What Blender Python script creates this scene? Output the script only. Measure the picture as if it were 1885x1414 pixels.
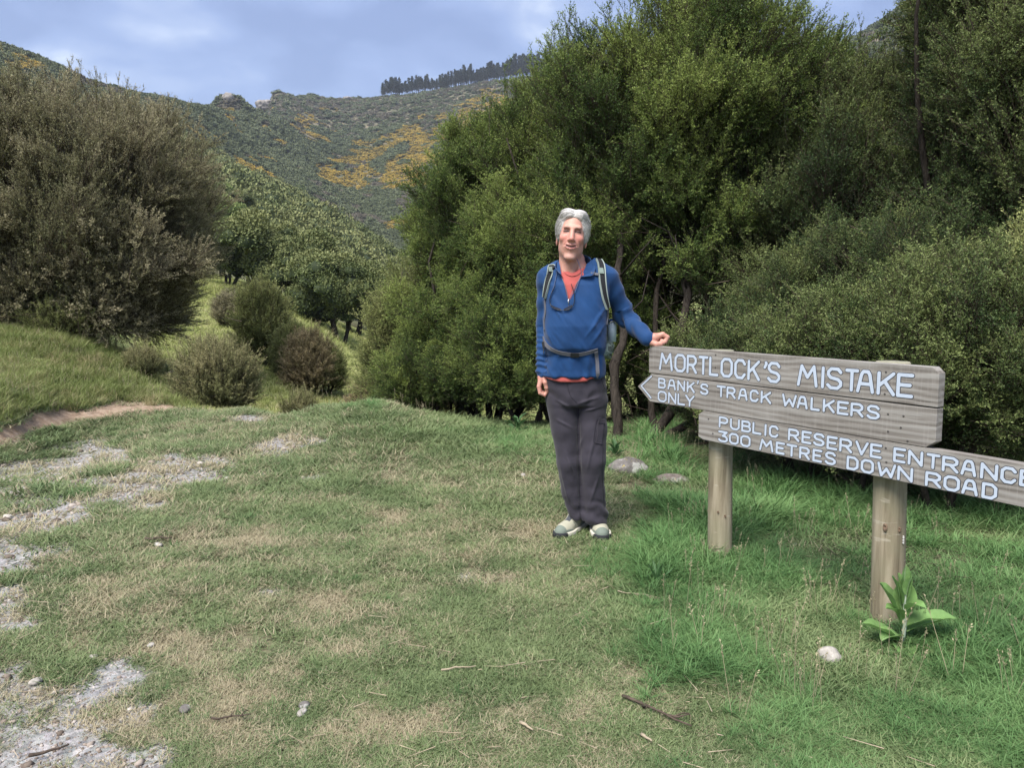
import bpy, bmesh, math, random
import numpy as np
from mathutils import Vector, Matrix, Euler

sc = bpy.context.scene
for _o in list(sc.objects):
    bpy.data.objects.remove(_o)
random.seed(7)
RNG = np.random.default_rng(7)

# ------------------------------------------------------------------ camera, sky, sun, exposure
F = 1346.0            # focal length in pixels of the 1885 x 1414 photograph
CZ = 1.32             # camera height
PITCH = math.radians(6.0)
cam = bpy.data.cameras.new('camera')
camo = bpy.data.objects.new('camera', cam)
sc.collection.objects.link(camo)
camo.location = (0, 0, CZ)
camo.rotation_euler = (math.radians(90) - PITCH, 0, 0)
cam.sensor_width = 36
cam.lens = 36 * F / 1885.0
cam.clip_start = 0.05
cam.clip_end = 6000
sc.camera = camo

SUN_EL, SUN_AZ = math.radians(58), math.radians(-148)   # azimuth measured from +Y towards +X: sun behind the camera, to its left
sc.view_settings.view_transform = 'Standard'
sc.view_settings.look = 'None'
sc.view_settings.gamma = 1
sc.view_settings.use_curve_mapping = False
sc.view_settings.exposure = 2.3

world = bpy.data.worlds.new('World')
sc.world = world
world.use_nodes = True
wt = world.node_tree
for n in list(wt.nodes):
    wt.nodes.remove(n)
def wn(t, **k):
    n = wt.nodes.new(t)
    for a, b in k.items():
        setattr(n, a, b)
    return n
w_out = wn('ShaderNodeOutputWorld')
w_bg = wn('ShaderNodeBackground')
w_bg.inputs['Strength'].default_value = 0.1
w_sky = wn('ShaderNodeTexSky', sky_type='NISHITA')
w_sky.sun_disc = False
w_sky.sun_elevation = SUN_EL
w_sky.sun_rotation = SUN_AZ
w_tc = wn('ShaderNodeTexCoord')
w_map = wn('ShaderNodeMapping')
w_map.inputs['Scale'].default_value = (1.0, 1.0, 1.9)
w_map.inputs['Location'].default_value = (0.9, 0.4, 0.3)
w_n1 = wn('ShaderNodeTexNoise')
w_n1.inputs['Scale'].default_value = 6.5
w_n1.inputs['Detail'].default_value = 5
w_n1.inputs['Roughness'].default_value = 0.45
w_n1.inputs['Distortion'].default_value = 0.25
w_r1 = wn('ShaderNodeValToRGB')
SKY_K = 0.54
def skc(r, g, b):
    return (r * SKY_K, g * SKY_K, b * SKY_K, 1)
els = w_r1.color_ramp.elements
els[0].position = 0.38; els[0].color = skc(1.0, 1.30, 2.25)
els[1].position = 0.66; els[1].color = skc(2.9, 3.2, 3.8)
e = els.new(0.50); e.color = skc(1.30, 1.66, 2.72)
e = els.new(0.58); e.color = skc(1.75, 2.10, 3.05)
w_mix = wn('ShaderNodeMix', data_type='RGBA')
w_mix.inputs[0].default_value = 0.88
wt.links.new(w_tc.outputs['Generated'], w_map.inputs[0])
wt.links.new(w_map.outputs[0], w_n1.inputs['Vector'])
wt.links.new(w_n1.outputs['Fac'], w_r1.inputs[0])
wt.links.new(w_sky.outputs[0], w_mix.inputs[6])
wt.links.new(w_r1.outputs[0], w_mix.inputs[7])
wt.links.new(w_mix.outputs[2], w_bg.inputs['Color'])
wt.links.new(w_bg.outputs[0], w_out.inputs[0])

sun = bpy.data.lights.new('sun', 'SUN')
suno = bpy.data.objects.new('sun', sun)
sc.collection.objects.link(suno)
sun.energy = 1.5
sun.angle = math.radians(36)
sun.color = (1.0, 0.95, 0.87)
sd = Vector((math.sin(SUN_AZ) * math.cos(SUN_EL), math.cos(SUN_AZ) * math.cos(SUN_EL), math.sin(SUN_EL)))
suno.rotation_euler = sd.to_track_quat('Z', 'Y').to_euler()
suno.location = (0, 0, 30)

cy = sc.cycles
cy.max_bounces = 4
cy.diffuse_bounces = 2
cy.glossy_bounces = 2
cy.transmission_bounces = 4
cy.transparent_max_bounces = 6

# ------------------------------------------------------------------ helpers
CP, SP = math.cos(PITCH), math.sin(PITCH)
def ray(px, py):
    u = (px - 942.5) / F; v = (707.0 - py) / F
    return np.array([u, CP + v * SP, -SP + v * CP])
def at(px, py, Y):
    d = ray(px, py)
    return Vector((d[0] * Y / d[1], Y, CZ + d[2] * Y / d[1]))
def proj(x, y, z):
    """world to photograph pixels (arrays allowed); only used to decide where things of a kind grow"""
    zc = z - CZ
    dep = y * CP - zc * SP
    up = y * SP + zc * CP
    dep = np.where(np.abs(dep) < 1e-3, 1e-3, dep)
    return 942.5 + F * x / dep, 707.0 - F * up / dep, dep

def tag(o, label=None, cat=None, group=None, kind=None):
    if label: o['label'] = label
    if cat: o['category'] = cat
    if group: o['group'] = group
    if kind: o['kind'] = kind
    return o
def empty(name, loc, label, cat, group=None, rz=0.0):
    o = bpy.data.objects.new(name, None)
    o.empty_display_size = 0.1
    sc.collection.objects.link(o)
    o.location = loc
    o.rotation_euler = (0, 0, rz)
    return tag(o, label, cat, group)
def mesh_obj(name, V, Fc, mat=None, parent=None, smooth=False, mats=None, midx=None):
    me = bpy.data.meshes.new(name)
    V = np.asarray(V, dtype=np.float32).reshape(-1, 3)
    if isinstance(Fc, np.ndarray):
        n, k = Fc.shape
        me.vertices.add(len(V)); me.vertices.foreach_set('co', V.ravel())
        me.loops.add(n * k); me.loops.foreach_set('vertex_index', Fc.ravel().astype(np.int32))
        me.polygons.add(n)
        me.polygons.foreach_set('loop_start', np.arange(0, n * k, k, dtype=np.int32))
        me.update(calc_edges=True); me.validate()
    else:
        me.from_pydata([tuple(map(float, v)) for v in V], [], [tuple(f) for f in Fc])
    for m in (mats or ([mat] if mat else [])):
        me.materials.append(m)
    if midx is not None:
        me.polygons.foreach_set('material_index', np.asarray(midx, dtype=np.int32))
    if smooth:
        me.polygons.foreach_set('use_smooth', np.ones(len(me.polygons), dtype=bool))
    o = bpy.data.objects.new(name, me)
    sc.collection.objects.link(o)
    if parent is not None:
        o.parent = parent
    return o
class MB:
    """collects vertices and faces"""
    def __init__(s): s.V = []; s.F = []; s.M = []; s.n = 0
    def add(s, V, Fc, mi=0):
        V = np.asarray(V, dtype=float).reshape(-1, 3)
        s.V.append(V)
        for f in Fc:
            s.F.append(tuple(int(i) + s.n for i in f)); s.M.append(mi)
        s.n += len(V)
    def tube(s, pts, rad, seg=8, mi=0, cap=True, flat=1.0, roll=None):
        pts = np.asarray(pts, dtype=float); n = len(pts)
        rad = np.broadcast_to(np.asarray(rad, dtype=float), (n,))
        T = np.gradient(pts, axis=0) if n > 1 else np.array([[0, 0, 1.]])
        T /= np.linalg.norm(T, axis=1)[:, None] + 1e-12
        ref = np.array([0, 0, 1.]) if abs(T[0][2]) < 0.9 else np.array([1., 0, 0])
        if roll is not None: ref = np.asarray(roll, dtype=float)
        V = []
        A = np.cross(T[0], ref); A /= np.linalg.norm(A)
        for i in range(n):
            A = A - T[i] * np.dot(A, T[i]); A /= np.linalg.norm(A) + 1e-12
            B = np.cross(T[i], A)
            for k in range(seg):
                a = 2 * math.pi * k / seg
                V.append(pts[i] + rad[i] * (A * math.cos(a) + B * math.sin(a) * flat))
        Fc = []
        for i in range(n - 1):
            for k in range(seg):
                k2 = (k + 1) % seg
                Fc.append((i * seg + k, i * seg + k2, (i + 1) * seg + k2, (i + 1) * seg + k))
        if cap:
            Fc.append(tuple(range(seg - 1, -1, -1)))
            Fc.append(tuple((n - 1) * seg + k for k in range(seg)))
        s.add(V, Fc, mi)
    def build(s, name, mat=None, parent=None, smooth=False, mats=None):
        V = np.vstack(s.V) if s.V else np.zeros((0, 3))
        return mesh_obj(name, V, s.F, mat, parent, smooth, mats, s.M if mats else None)

def hash3(ix, iy, iz):
    h = (ix * 374761393 + iy * 668265263 + iz * 2147483647 + 1013904223) & 0xffffffff
    h = ((h ^ (h >> 13)) * 1274126177) & 0xffffffff
    return ((h ^ (h >> 16)) & 0xffff) / 65535.0
def vnoise(x, y, z=0.0):
    """value noise in 0..1 on numpy arrays"""
    x, y, z = np.broadcast_arrays(np.asarray(x, float), np.asarray(y, float), np.asarray(z, float))
    ix = np.floor(x).astype(np.int64); iy = np.floor(y).astype(np.int64); iz = np.floor(z).astype(np.int64)
    fx = x - ix; fy = y - iy; fz = z - iz
    fx = fx * fx * (3 - 2 * fx); fy = fy * fy * (3 - 2 * fy); fz = fz * fz * (3 - 2 * fz)
    r = 0
    for a in (0, 1):
        for b in (0, 1):
            for c in (0, 1):
                w = (fx if a else 1 - fx) * (fy if b else 1 - fy) * (fz if c else 1 - fz)
                r = r + w * hash3(ix + a, iy + b, iz + c)
    return r
def fbm(x, y, z=0.0, o=4, g=0.5):
    r = 0; a = 1; t = 0
    for i in range(o):
        r = r + a * vnoise(np.asarray(x) * 2 ** i + 17 * i, np.asarray(y) * 2 ** i + 5 * i, np.asarray(z) * 2 ** i)
        t += a; a *= g
    return r / t

# ------------------------------------------------------------------ materials
class NT:
    def __init__(s, m):
        s.t = m.node_tree; s.L = s.t.links
    def n(s, t, **k):
        x = s.t.nodes.new(t)
        for a, b in k.items(): setattr(x, a, b)
        return x
    def l(s, a, b): s.L.new(a, b)
def new_mat(name):
    m = bpy.data.materials.new(name); m.use_nodes = True
    for n in list(m.node_tree.nodes): m.node_tree.nodes.remove(n)
    return m, NT(m)
def ramp(nt, fac, stops, interp='LINEAR'):
    r = nt.n('ShaderNodeValToRGB'); r.color_ramp.interpolation = interp
    el = r.color_ramp.elements
    el[0].position = stops[0][0]; el[0].color = (*stops[0][1], 1)
    el[1].position = stops[-1][0]; el[1].color = (*stops[-1][1], 1)
    for p, c in stops[1:-1]:
        q = el.new(p); q.color = (*c, 1)
    nt.l(fac, r.inputs[0]); return r.outputs[0]
def mixc(nt, fac, a, b, mode='MIX'):
    m = nt.n('ShaderNodeMix', data_type='RGBA', blend_type=mode)
    for v, i in ((fac, 0), (a, 6), (b, 7)):
        if hasattr(v, 'is_linked'): nt.l(v, m.inputs[i])
        elif i == 0: m.inputs[0].default_value = v
        else: m.inputs[i].default_value = (*v, 1)
    return m.outputs[2]
def noise(nt, scale, detail=4, rough=0.5, vec=None, dist=0.0):
    t = nt.n('ShaderNodeTexNoise')
    t.inputs['Scale'].default_value = scale; t.inputs['Detail'].default_value = detail
    t.inputs['Roughness'].default_value = rough; t.inputs['Distortion'].default_value = dist
    if vec is not None: nt.l(vec, t.inputs['Vector'])
    return t.outputs['Fac']
def maprange(nt, v, a, b, c=0.0, d=1.0):
    m = nt.n('ShaderNodeMapRange')
    nt.l(v, m.inputs[0])
    for i, x in enumerate((a, b, c, d)): m.inputs[i + 1].default_value = x
    return m.outputs[0]
def wpos(nt): return nt.n('ShaderNodeNewGeometry').outputs['Position']
def opos(nt): return nt.n('ShaderNodeTexCoord').outputs['Object']
def scaled(nt, vec, s, rot=(0, 0, 0)):
    m = nt.n('ShaderNodeMapping'); m.inputs['Scale'].default_value = s; m.inputs['Rotation'].default_value = rot
    nt.l(vec, m.inputs[0]); return m.outputs[0]
def attr(nt, name, kind='GEOMETRY'):
    a = nt.n('ShaderNodeAttribute'); a.attribute_name = name; a.attribute_type = kind; return a
def finish(nt, col, rough=0.8, bump=None, bstr=0.3, bdist=0.01, spec=0.3, metal=0.0, trans=0.0, tcol=None):
    p = nt.n('ShaderNodeBsdfPrincipled')
    if hasattr(col, 'is_linked'): nt.l(col, p.inputs['Base Color'])
    else: p.inputs['Base Color'].default_value = (*col, 1)
    if hasattr(rough, 'is_linked'): nt.l(rough, p.inputs['Roughness'])
    else: p.inputs['Roughness'].default_value = rough
    p.inputs['Specular IOR Level'].default_value = spec
    p.inputs['Metallic'].default_value = metal
    if bump is not None:
        b = nt.n('ShaderNodeBump'); b.inputs['Strength'].default_value = bstr; b.inputs['Distance'].default_value = bdist
        nt.l(bump, b.inputs['Height']); nt.l(b.outputs[0], p.inputs['Normal'])
    o = nt.n('ShaderNodeOutputMaterial')
    if trans > 0:
        t = nt.n('ShaderNodeBsdfTranslucent')
        c = tcol if tcol is not None else col
        if hasattr(c, 'is_linked'): nt.l(c, t.inputs['Color'])
        else: t.inputs['Color'].default_value = (*c, 1)
        mx = nt.n('ShaderNodeMixShader'); mx.inputs[0].default_value = trans
        nt.l(p.outputs[0], mx.inputs[1]); nt.l(t.outputs[0], mx.inputs[2]); nt.l(mx.outputs[0], o.inputs[0])
    else:
        nt.l(p.outputs[0], o.inputs[0])
    return p
def simple_mat(name, col, rough=0.7, nscale=0, namt=0.25, spec=0.3, metal=0.0, bscale=0, bstr=0.3, bdist=0.003, trans=0.0):
    m, nt = new_mat(name)
    c = col
    if nscale:
        n = noise(nt, nscale, 4, 0.6, opos(nt))
        f = maprange(nt, n, 0.3, 0.7)
        c = mixc(nt, f, tuple(x * (1 - namt) for x in col), tuple(min(1, x * (1 + namt)) for x in col))
    b = noise(nt, bscale, 4, 0.6, opos(nt)) if bscale else None
    finish(nt, c, rough, b, bstr, bdist, spec, metal, trans)
    return m

# ------------------------------------------------------------------ scatter: one object that carries its own prototypes and its own points
def _scatter_group():
    ng = bpy.data.node_groups.new('scatter', 'GeometryNodeTree')
    ng.interface.new_socket('Geometry', in_out='INPUT', socket_type='NodeSocketGeometry')
    ng.interface.new_socket('Geometry', in_out='OUTPUT', socket_type='NodeSocketGeometry')
    N = ng.nodes; L = ng.links
    gi = N.new('NodeGroupInput'); go = N.new('NodeGroupOutput')
    def at_(n, t):
        a = N.new('GeometryNodeInputNamedAttribute'); a.data_type = t; a.inputs['Name'].default_value = n; return a.outputs['Attribute']
    sep = N.new('GeometryNodeSeparateGeometry'); sep.domain = 'POINT'
    cmp = N.new('FunctionNodeCompare'); cmp.data_type = 'INT'; cmp.operation = 'GREATER_EQUAL'
    L.new(at_('proto', 'INT'), cmp.inputs[2]); cmp.inputs[3].default_value = 0
    L.new(gi.outputs[0], sep.inputs[0]); L.new(cmp.outputs[0], sep.inputs[1])
    sp = N.new('GeometryNodeSplitToInstances'); sp.domain = 'POINT'
    L.new(sep.outputs[0], sp.inputs[0]); L.new(at_('proto', 'INT'), sp.inputs['Group ID'])
    ip = N.new('GeometryNodeInstanceOnPoints')
    L.new(sep.outputs[1], ip.inputs['Points']); L.new(sp.outputs[0], ip.inputs['Instance'])
    ip.inputs['Pick Instance'].default_value = True
    L.new(at_('idx', 'INT'), ip.inputs['Instance Index'])
    L.new(at_('rot', 'FLOAT_VECTOR'), ip.inputs['Rotation'])
    L.new(at_('scl', 'FLOAT_VECTOR'), ip.inputs['Scale'])
    L.new(ip.outputs[0], go.inputs[0])
    return ng
SCATTER = _scatter_group()
def scatter(name, protos, pts, rot, scl, idx, mats, parent=None, tint=None, smooth=False):
    """protos: list of (V, quads (n,4) int array, tone per vertex or None[, material index per face])"""
    V = []; Fq = []; P = []; T = []; MI = []; b = 0
    for k, pr in enumerate(protos):
        v, f = pr[0], pr[1]
        V.append(v); Fq.append(f + b); P.append(np.full(len(v), k)); b += len(v)
        T.append(pr[2] if len(pr) > 2 and pr[2] is not None else np.zeros(len(v)))
        MI.append(pr[3] if len(pr) > 3 else np.zeros(len(f), int))
    n = len(pts)
    V.append(np.asarray(pts)); P.append(np.full(n, -1)); T.append(np.zeros(n))
    V = np.vstack(V).astype(np.float32); Fq = np.vstack(Fq).astype(np.int32); P = np.concatenate(P).astype(np.int32)
    me = bpy.data.meshes.new(name)
    me.vertices.add(len(V)); me.vertices.foreach_set('co', V.ravel())
    m = len(Fq)
    # triangles may be given as quads whose last two indices agree: split by kind
    me.loops.add(m * 4); me.loops.foreach_set('vertex_index', Fq.ravel())
    me.polygons.add(m); me.polygons.foreach_set('loop_start', np.arange(0, m * 4, 4, dtype=np.int32))
    me.polygons.foreach_set('material_index', np.concatenate(MI).astype(np.int32))
    if smooth: me.polygons.foreach_set('use_smooth', np.ones(m, dtype=bool))
    me.update(calc_edges=True)
    full = lambda a, w: np.vstack([np.zeros((b, w)) if w > 1 else np.zeros((b, 1)), np.asarray(a, float).reshape(n, w)]).astype(np.float32)
    q = me.attributes.new('proto', 'INT', 'POINT'); q.data.foreach_set('value', P)
    q = me.attributes.new('idx', 'INT', 'POINT'); q.data.foreach_set('value', np.concatenate([np.zeros(b), idx]).astype(np.int32))
    q = me.attributes.new('rot', 'FLOAT_VECTOR', 'POINT'); q.data.foreach_set('vector', full(rot, 3).ravel())
    scl = np.asarray(scl, float)
    if scl.ndim == 1: scl = np.repeat(scl[:, None], 3, 1)
    q = me.attributes.new('scl', 'FLOAT_VECTOR', 'POINT'); q.data.foreach_set('vector', full(scl, 3).ravel())
    q = me.attributes.new('tone', 'FLOAT', 'POINT'); q.data.foreach_set('value', np.concatenate(T).astype(np.float32))
    if tint is not None:
        q = me.attributes.new('tint', 'FLOAT', 'POINT'); q.data.foreach_set('value', np.concatenate([np.zeros(b), tint]).astype(np.float32))
    for mt in mats: me.materials.append(mt)
    o = bpy.data.objects.new(name, me); sc.collection.objects.link(o)
    mod = o.modifiers.new('scatter', 'NODES'); mod.node_group = SCATTER
    if parent is not None: o.parent = parent
    return o
def euler_from_dir(D, spin):
    """Euler XYZ angles (arrays) that turn +Z to the directions D after a spin about Z"""
    D = D / (np.linalg.norm(D, axis=1)[:, None] + 1e-9)
    th = np.arccos(np.clip(D[:, 2], -1, 1)); ph = np.arctan2(D[:, 1], D[:, 0])
    # R = Rz(ph) Ry(th) Rz(spin)
    c1, s1, c2, s2, c3, s3 = np.cos(ph), np.sin(ph), np.cos(th), np.sin(th), np.cos(spin), np.sin(spin)
    R = np.empty((len(D), 3, 3))
    R[:, 0, 0] = c1 * c2 * c3 - s1 * s3; R[:, 0, 1] = -c1 * c2 * s3 - s1 * c3; R[:, 0, 2] = c1 * s2
    R[:, 1, 0] = s1 * c2 * c3 + c1 * s3; R[:, 1, 1] = -s1 * c2 * s3 + c1 * c3; R[:, 1, 2] = s1 * s2
    R[:, 2, 0] = -s2 * c3; R[:, 2, 1] = s2 * s3; R[:, 2, 2] = c2
    ey = np.arcsin(np.clip(-R[:, 2, 0], -1, 1))
    ex = np.arctan2(R[:, 2, 1], R[:, 2, 2]); ez = np.arctan2(R[:, 1, 0], R[:, 0, 0])
    return np.stack([ex, ey, ez], 1)

def rock_mesh(seed, sx, sy, sz, n=3, amp=0.3, fr=1.6):
    bm = bmesh.new(); bmesh.ops.create_icosphere(bm, subdivisions=n, radius=1.0)
    V = np.array([v.co[:] for v in bm.verts])
    d = 1 + (fbm(V[:, 0] * fr + seed, V[:, 1] * fr, V[:, 2] * fr, 4) - 0.5) * 2 * amp
    V = V * d[:, None] * np.array([sx, sy, sz])
    for v, c in zip(bm.verts, V): v.co = c
    Fc = [tuple(v.index for v in f.verts) for f in bm.faces]; bm.free()
    return V, Fc
def rock(name, loc, s, seed, mat, label, cat='rock', group=None, n=3, amp=0.3, rz=0, fr=1.6, smooth=True):
    V, Fc = rock_mesh(seed, *s, n=n, amp=amp, fr=fr)
    o = mesh_obj(name, V, Fc, mat, smooth=smooth); o.location = loc; o.rotation_euler = (0, 0, rz)
    return tag(o, label, cat, group)

def unit(a): return a / (np.linalg.norm(a, axis=-1, keepdims=True) + 1e-9)
# ------------------------------------------------------------------ terrain: one height function for the shelf, the bank, the valley and the hills
# control points: (photo x, photo y, distance along +Y)
CTRL = []
def cp(px, py, Y): CTRL.append(tuple(at(px, py, Y)))
def cz(px, Y, z):
    p = at(px, 700, Y); CTRL.append((p.x, Y, z))
# the flat shelf in the foreground
for px in (-900, -400, 0, 400, 800, 1200, 1600, 2000, 2600):
    for Y in (0.6, 1.2, 2.2, 3.2, 4.2):
        cz(px, Y, -0.01 if Y < 3 else 0.0)
for px, Y, z in ((150, 5.5, 0.0), (400, 5.5, 0.0), (700, 5.5, 0.02), (950, 5.5, 0.03), (1300, 5.5, 0.02), (1700, 5.5, 0.0), (2200, 5.5, 0.0),
                 (300, 7.0, 0.0), (550, 7.0, 0.02), (800, 7.0, 0.05), (1100, 6.8, 0.04), (1500, 7, 0.05), (1900, 7, 0.1), (2400, 7, 0.1),
                 (330, 8.3, 0.02), (450, 8.3, 0.03), (600, 8.3, 0.06), (740, 8.2, 0.13), (850, 8.2, 0.0), (1000, 8.5, -0.1), (1300, 9, 0.0), (1800, 9, 0.1),
                 (340, 9.2, 0.02), (450, 9.3, 0.02), (600, 9.3, 0.03), (700, 9.0, 0.12), (800, 9.2, -0.1),
                 (400, 10.2, -0.22), (500, 10.5, -0.45), (600, 10.5, -0.62), (700, 10.3, -0.55), (850, 10.5, -0.6), (1100, 11, -0.5), (1500, 12, -0.1), (1900, 12, 0.2),
                 (450, 12, -0.32), (550, 12, -0.62), (650, 12, -0.85), (800, 13, -1.2), (1000, 14, -1.2)):
    cz(px, Y, z)
# the left bank and the ground under the left tree
for q in ((0, 806, 7.15), (-60, 830, 6.7), (60, 787, 7.8), (120, 772, 8.4), (185, 764, 8.8), (300, 754, 9.2),
          (-400, 800, 6.0), (-400, 620, 8.5), (-900, 560, 9),
          (0, 755, 7.6), (70, 752, 8.2), (180, 742, 9.1), (290, 740, 9.6),
          (0, 690, 8.9), (90, 690, 9.5), (170, 705, 9.8), (250, 725, 10.1),
          (0, 618, 10.6), (90, 628, 10.8), (170, 648, 11.0), (225, 680, 10.9), (275, 716, 10.8),
          (-200, 570, 12.5), (0, 598, 13), (120, 618, 13), (215, 652, 13), (285, 700, 12),
          # track and the land beyond it
          (318, 716, 11.6), (316, 700, 13), (325, 680, 15.5), (345, 660, 19), (300, 640, 20), (200, 600, 20), (0, 540, 20),
          (420, 715, 13), (400, 640, 22), (430, 612, 26), (400, 548, 42), (440, 572, 38), (330, 560, 40), (200, 500, 40), (0, 430, 40),
          (510, 700, 15), (500, 660, 20), (540, 640, 27), (490, 590, 36), (520, 560, 46),
          (575, 735, 14.5), (600, 700, 19), (600, 670, 26), (600, 620, 38),
          (650, 752, 14.2), (650, 705, 20), (650, 680, 27), (645, 662, 40), (700, 700, 26), (700, 668, 42),
          (800, 720, 25), (800, 680, 45), (1000, 690, 30), (1000, 640, 60), (1500, 600, 30), (1500, 520, 60), (1900, 560, 30), (2500, 500, 30)):
    cp(*q)
# the valley and the hills
for q in ((0, 380, 70), (200, 430, 70), (400, 500, 70), (500, 530, 70), (620, 590, 70), (760, 620, 80), (1000, 600, 100),
          (0, 300, 120), (150, 330, 120), (300, 385, 115), (400, 420, 110), (500, 465, 105), (600, 520, 110), (700, 565, 120), (800, 590, 130),
          (330, 330, 160), (420, 360, 165), (500, 385, 165), (600, 425, 170), (700, 478, 180), (760, 520, 190), (900, 540, 200),
          (420, 350, 205), (500, 378, 210), (600, 425, 215), (700, 490, 225), (760, 530, 235),
          (0, 200, 210), (150, 235, 230), (260, 270, 240), (350, 290, 260), (430, 330, 290),
          (0, 97, 300), (75, 122, 310), (150, 152, 320), (205, 170, 335), (260, 184, 350), (330, 197, 370), (400, 208, 400), (470, 204, 470),
          (-300, 40, 260), (-900, -60, 240), (-1500, -80, 240),
          (500, 345, 300), (600, 405, 300), (700, 460, 300), (760, 480, 300), (850, 470, 300), (1000, 480, 300),
          (450, 250, 400), (520, 300, 390), (590, 345, 380), (640, 365, 400), (700, 350, 420), (760, 355, 400), (830, 345, 400), (1000, 350, 400),
          (500, 225, 520), (560, 245, 530), (600, 290, 480), (650, 275, 520), (700, 290, 500), (760, 262, 520), (830, 235, 540), (1000, 260, 500),
          (497, 186, 620), (540, 182, 630), (580, 180, 640), (640, 181, 660), (700, 179, 700), (780, 172, 720), (850, 163, 730), (920, 155, 740), (1000, 143, 750), (1200, 120, 720),
          (700, 215, 600), (830, 190, 620), (600, 215, 590),
          # right hill behind the trees
          (1200, 400, 250), (1500, 400, 150), (1500, 250, 280), (1900, 380, 120), (1900, 150, 250), (1480, 120, 420), (1540, 90, 410), (1620, 45, 400), (1720, -10, 400), (1900, -80, 400), (2500, -200, 380), (3500, -200, 350)):
    cp(*q)
# land falls away behind the ridges
for px, Y, z in ((-900, 500, 60), (0, 450, 70), (300, 560, 90), (480, 620, 110), (600, 1000, 120), (900, 1100, 160), (1300, 1100, 150), (1600, 700, 90), (2400, 600, 90),
                 (0, 1500, 0), (600, 2500, 0), (1200, 2500, 0), (1900, 2000, 0), (-900, 2000, 0), (2800, 2000, 0)):
    cz(px, Y, z)
C = np.array(CTRL)
_r = np.hypot(C[:, 0], C[:, 1]); _th = np.arctan2(C[:, 0], C[:, 1])
TK, RK = 3.0, 1.0
CU = np.stack([_th * TK, np.log(_r) * RK], 1)
CS = C[:, 2] / _r
def _tps(d2): return 0.5 * d2 * np.log(d2 + 1e-12)
_d2 = ((CU[:, None] - CU[None]) ** 2).sum(-1)
_K = _tps(_d2) + np.eye(len(CU)) * 2e-4
_P = np.hstack([np.ones((len(CU), 1)), CU])
_A = np.block([[_K, _P], [_P.T, np.zeros((3, 3))]])
_W = np.linalg.solve(_A, np.concatenate([CS, np.zeros(3)]))
def ground(x, y):
    x = np.asarray(x, float); y = np.asarray(y, float); sh = x.shape
    x = x.ravel(); y = y.ravel()
    r = np.hypot(x, y); th = np.arctan2(x, y)
    thc = np.clip(th, -1.05, 1.05); rc = np.clip(r, 0.7, 3000)
    out = np.empty(len(x))
    for i in range(0, len(x), 40000):
        U = np.stack([thc[i:i + 40000] * TK, np.log(rc[i:i + 40000]) * RK], 1)
        d2 = ((U[:, None] - CU[None]) ** 2).sum(-1)
        out[i:i + 40000] = _tps(d2) @ _W[:-3] + _W[-3] + U @ _W[-2:]
    z = out * rc
    back = np.clip((np.abs(th) - 1.0) / 0.9, 0, 1); back = back * back * (3 - 2 * back)
    z = z * (1 - back)
    z = z * np.clip(r / 0.8, 0, 1) ** 2
    # natural unevenness that grows with distance
    z = z + (fbm(x * 0.55, y * 0.55, 0, 3) - 0.5) * 0.05 + (fbm(x * 3.1, y * 3.1, 2, 2) - 0.5) * 0.018
    f = np.clip((r - 60) / 200, 0, 1)
    z = z + f * ((fbm(x * 0.022, y * 0.022, 5, 4) - 0.5) * 10 + (fbm(x * 0.12, y * 0.12, 9, 3) - 0.5) * 3)
    # rocky knob and bluff on the skyline
    for (bx, by, h, w) in KNOBS:
        d = np.hypot(x - bx, y - by) / w
        z = z + h * np.exp(-d ** 3)
    return z.reshape(sh)
KNOBS = []
def skyline(px, Y0=280, Y1=900):
    d = ray(px, 565); Ys = np.linspace(Y0, Y1, 300); X = d[0] / d[1] * Ys; k = int(np.argmax((ground(X, Ys) - CZ) / Ys)); return float(X[k]), float(Ys[k])
_s = [skyline(437), skyline(508), skyline(560)]
KNOBS += [(_s[0][0], _s[0][1], 8.0, 10.0), (_s[1][0], _s[1][1], 1.8, 9.0), (_s[2][0], _s[2][1], 2.0, 22.0)]
def gz(x, y): return float(ground(np.array([x]), np.array([y]))[0])
def on_ground(px, py, Y0=1.5, Y1=60):
    """point where the line of sight through a photo pixel meets the ground"""
    d = ray(px, py); Ys = np.exp(np.linspace(math.log(Y0), math.log(Y1), 900))
    X = d[0] / d[1] * Ys; Z = CZ + d[2] / d[1] * Ys
    g = ground(X, Ys); k = np.argmax(Z < g)
    return Vector((X[k], Ys[k], g[k]))

# ---- zones painted on the sheet: bare gravel, worn turf, eroded cut, track, bright far grass, gorse
GRAVEL = [(60, 865, 95, 22, -.1), (190, 838, 60, 22, -.15), (230, 905, 75, 32, .1), (370, 868, 75, 24, .1), (520, 818, 62, 14, -.25), (60, 965, 110, 26, -.15),
          (30, 1035, 75, 38, -.2), (110, 1010, 50, 10, -.3), (150, 1270, 90, 28, -.4), (60, 1345, 130, 50, -.2), (200, 1395, 130, 30, 0), (10, 1100, 40, 18, 0),
          (310, 875, 60, 20, .2), (300, 920, 30, 14, 0), (430, 1240, 8, 8, 0), (460, 770, 30, 5, 0), (905, 1068, 34, 8, 0), (250, 1320, 50, 14, -.3), (110, 880, 60, 12, 0),
          (590, 880, 25, 8, 0), (450, 1090, 60, 8, 0), (20, 920, 60, 20, 0), (10, 1000, 50, 30, 0), (20, 1290, 80, 50, 0), (60, 1400, 110, 30, 0), (170, 820, 50, 12, 0), (330, 850, 50, 14, 0), (410, 860, 50, 16, .2), (20, 1150, 40, 20, 0), (590, 810, 30, 6, 0)]
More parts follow.
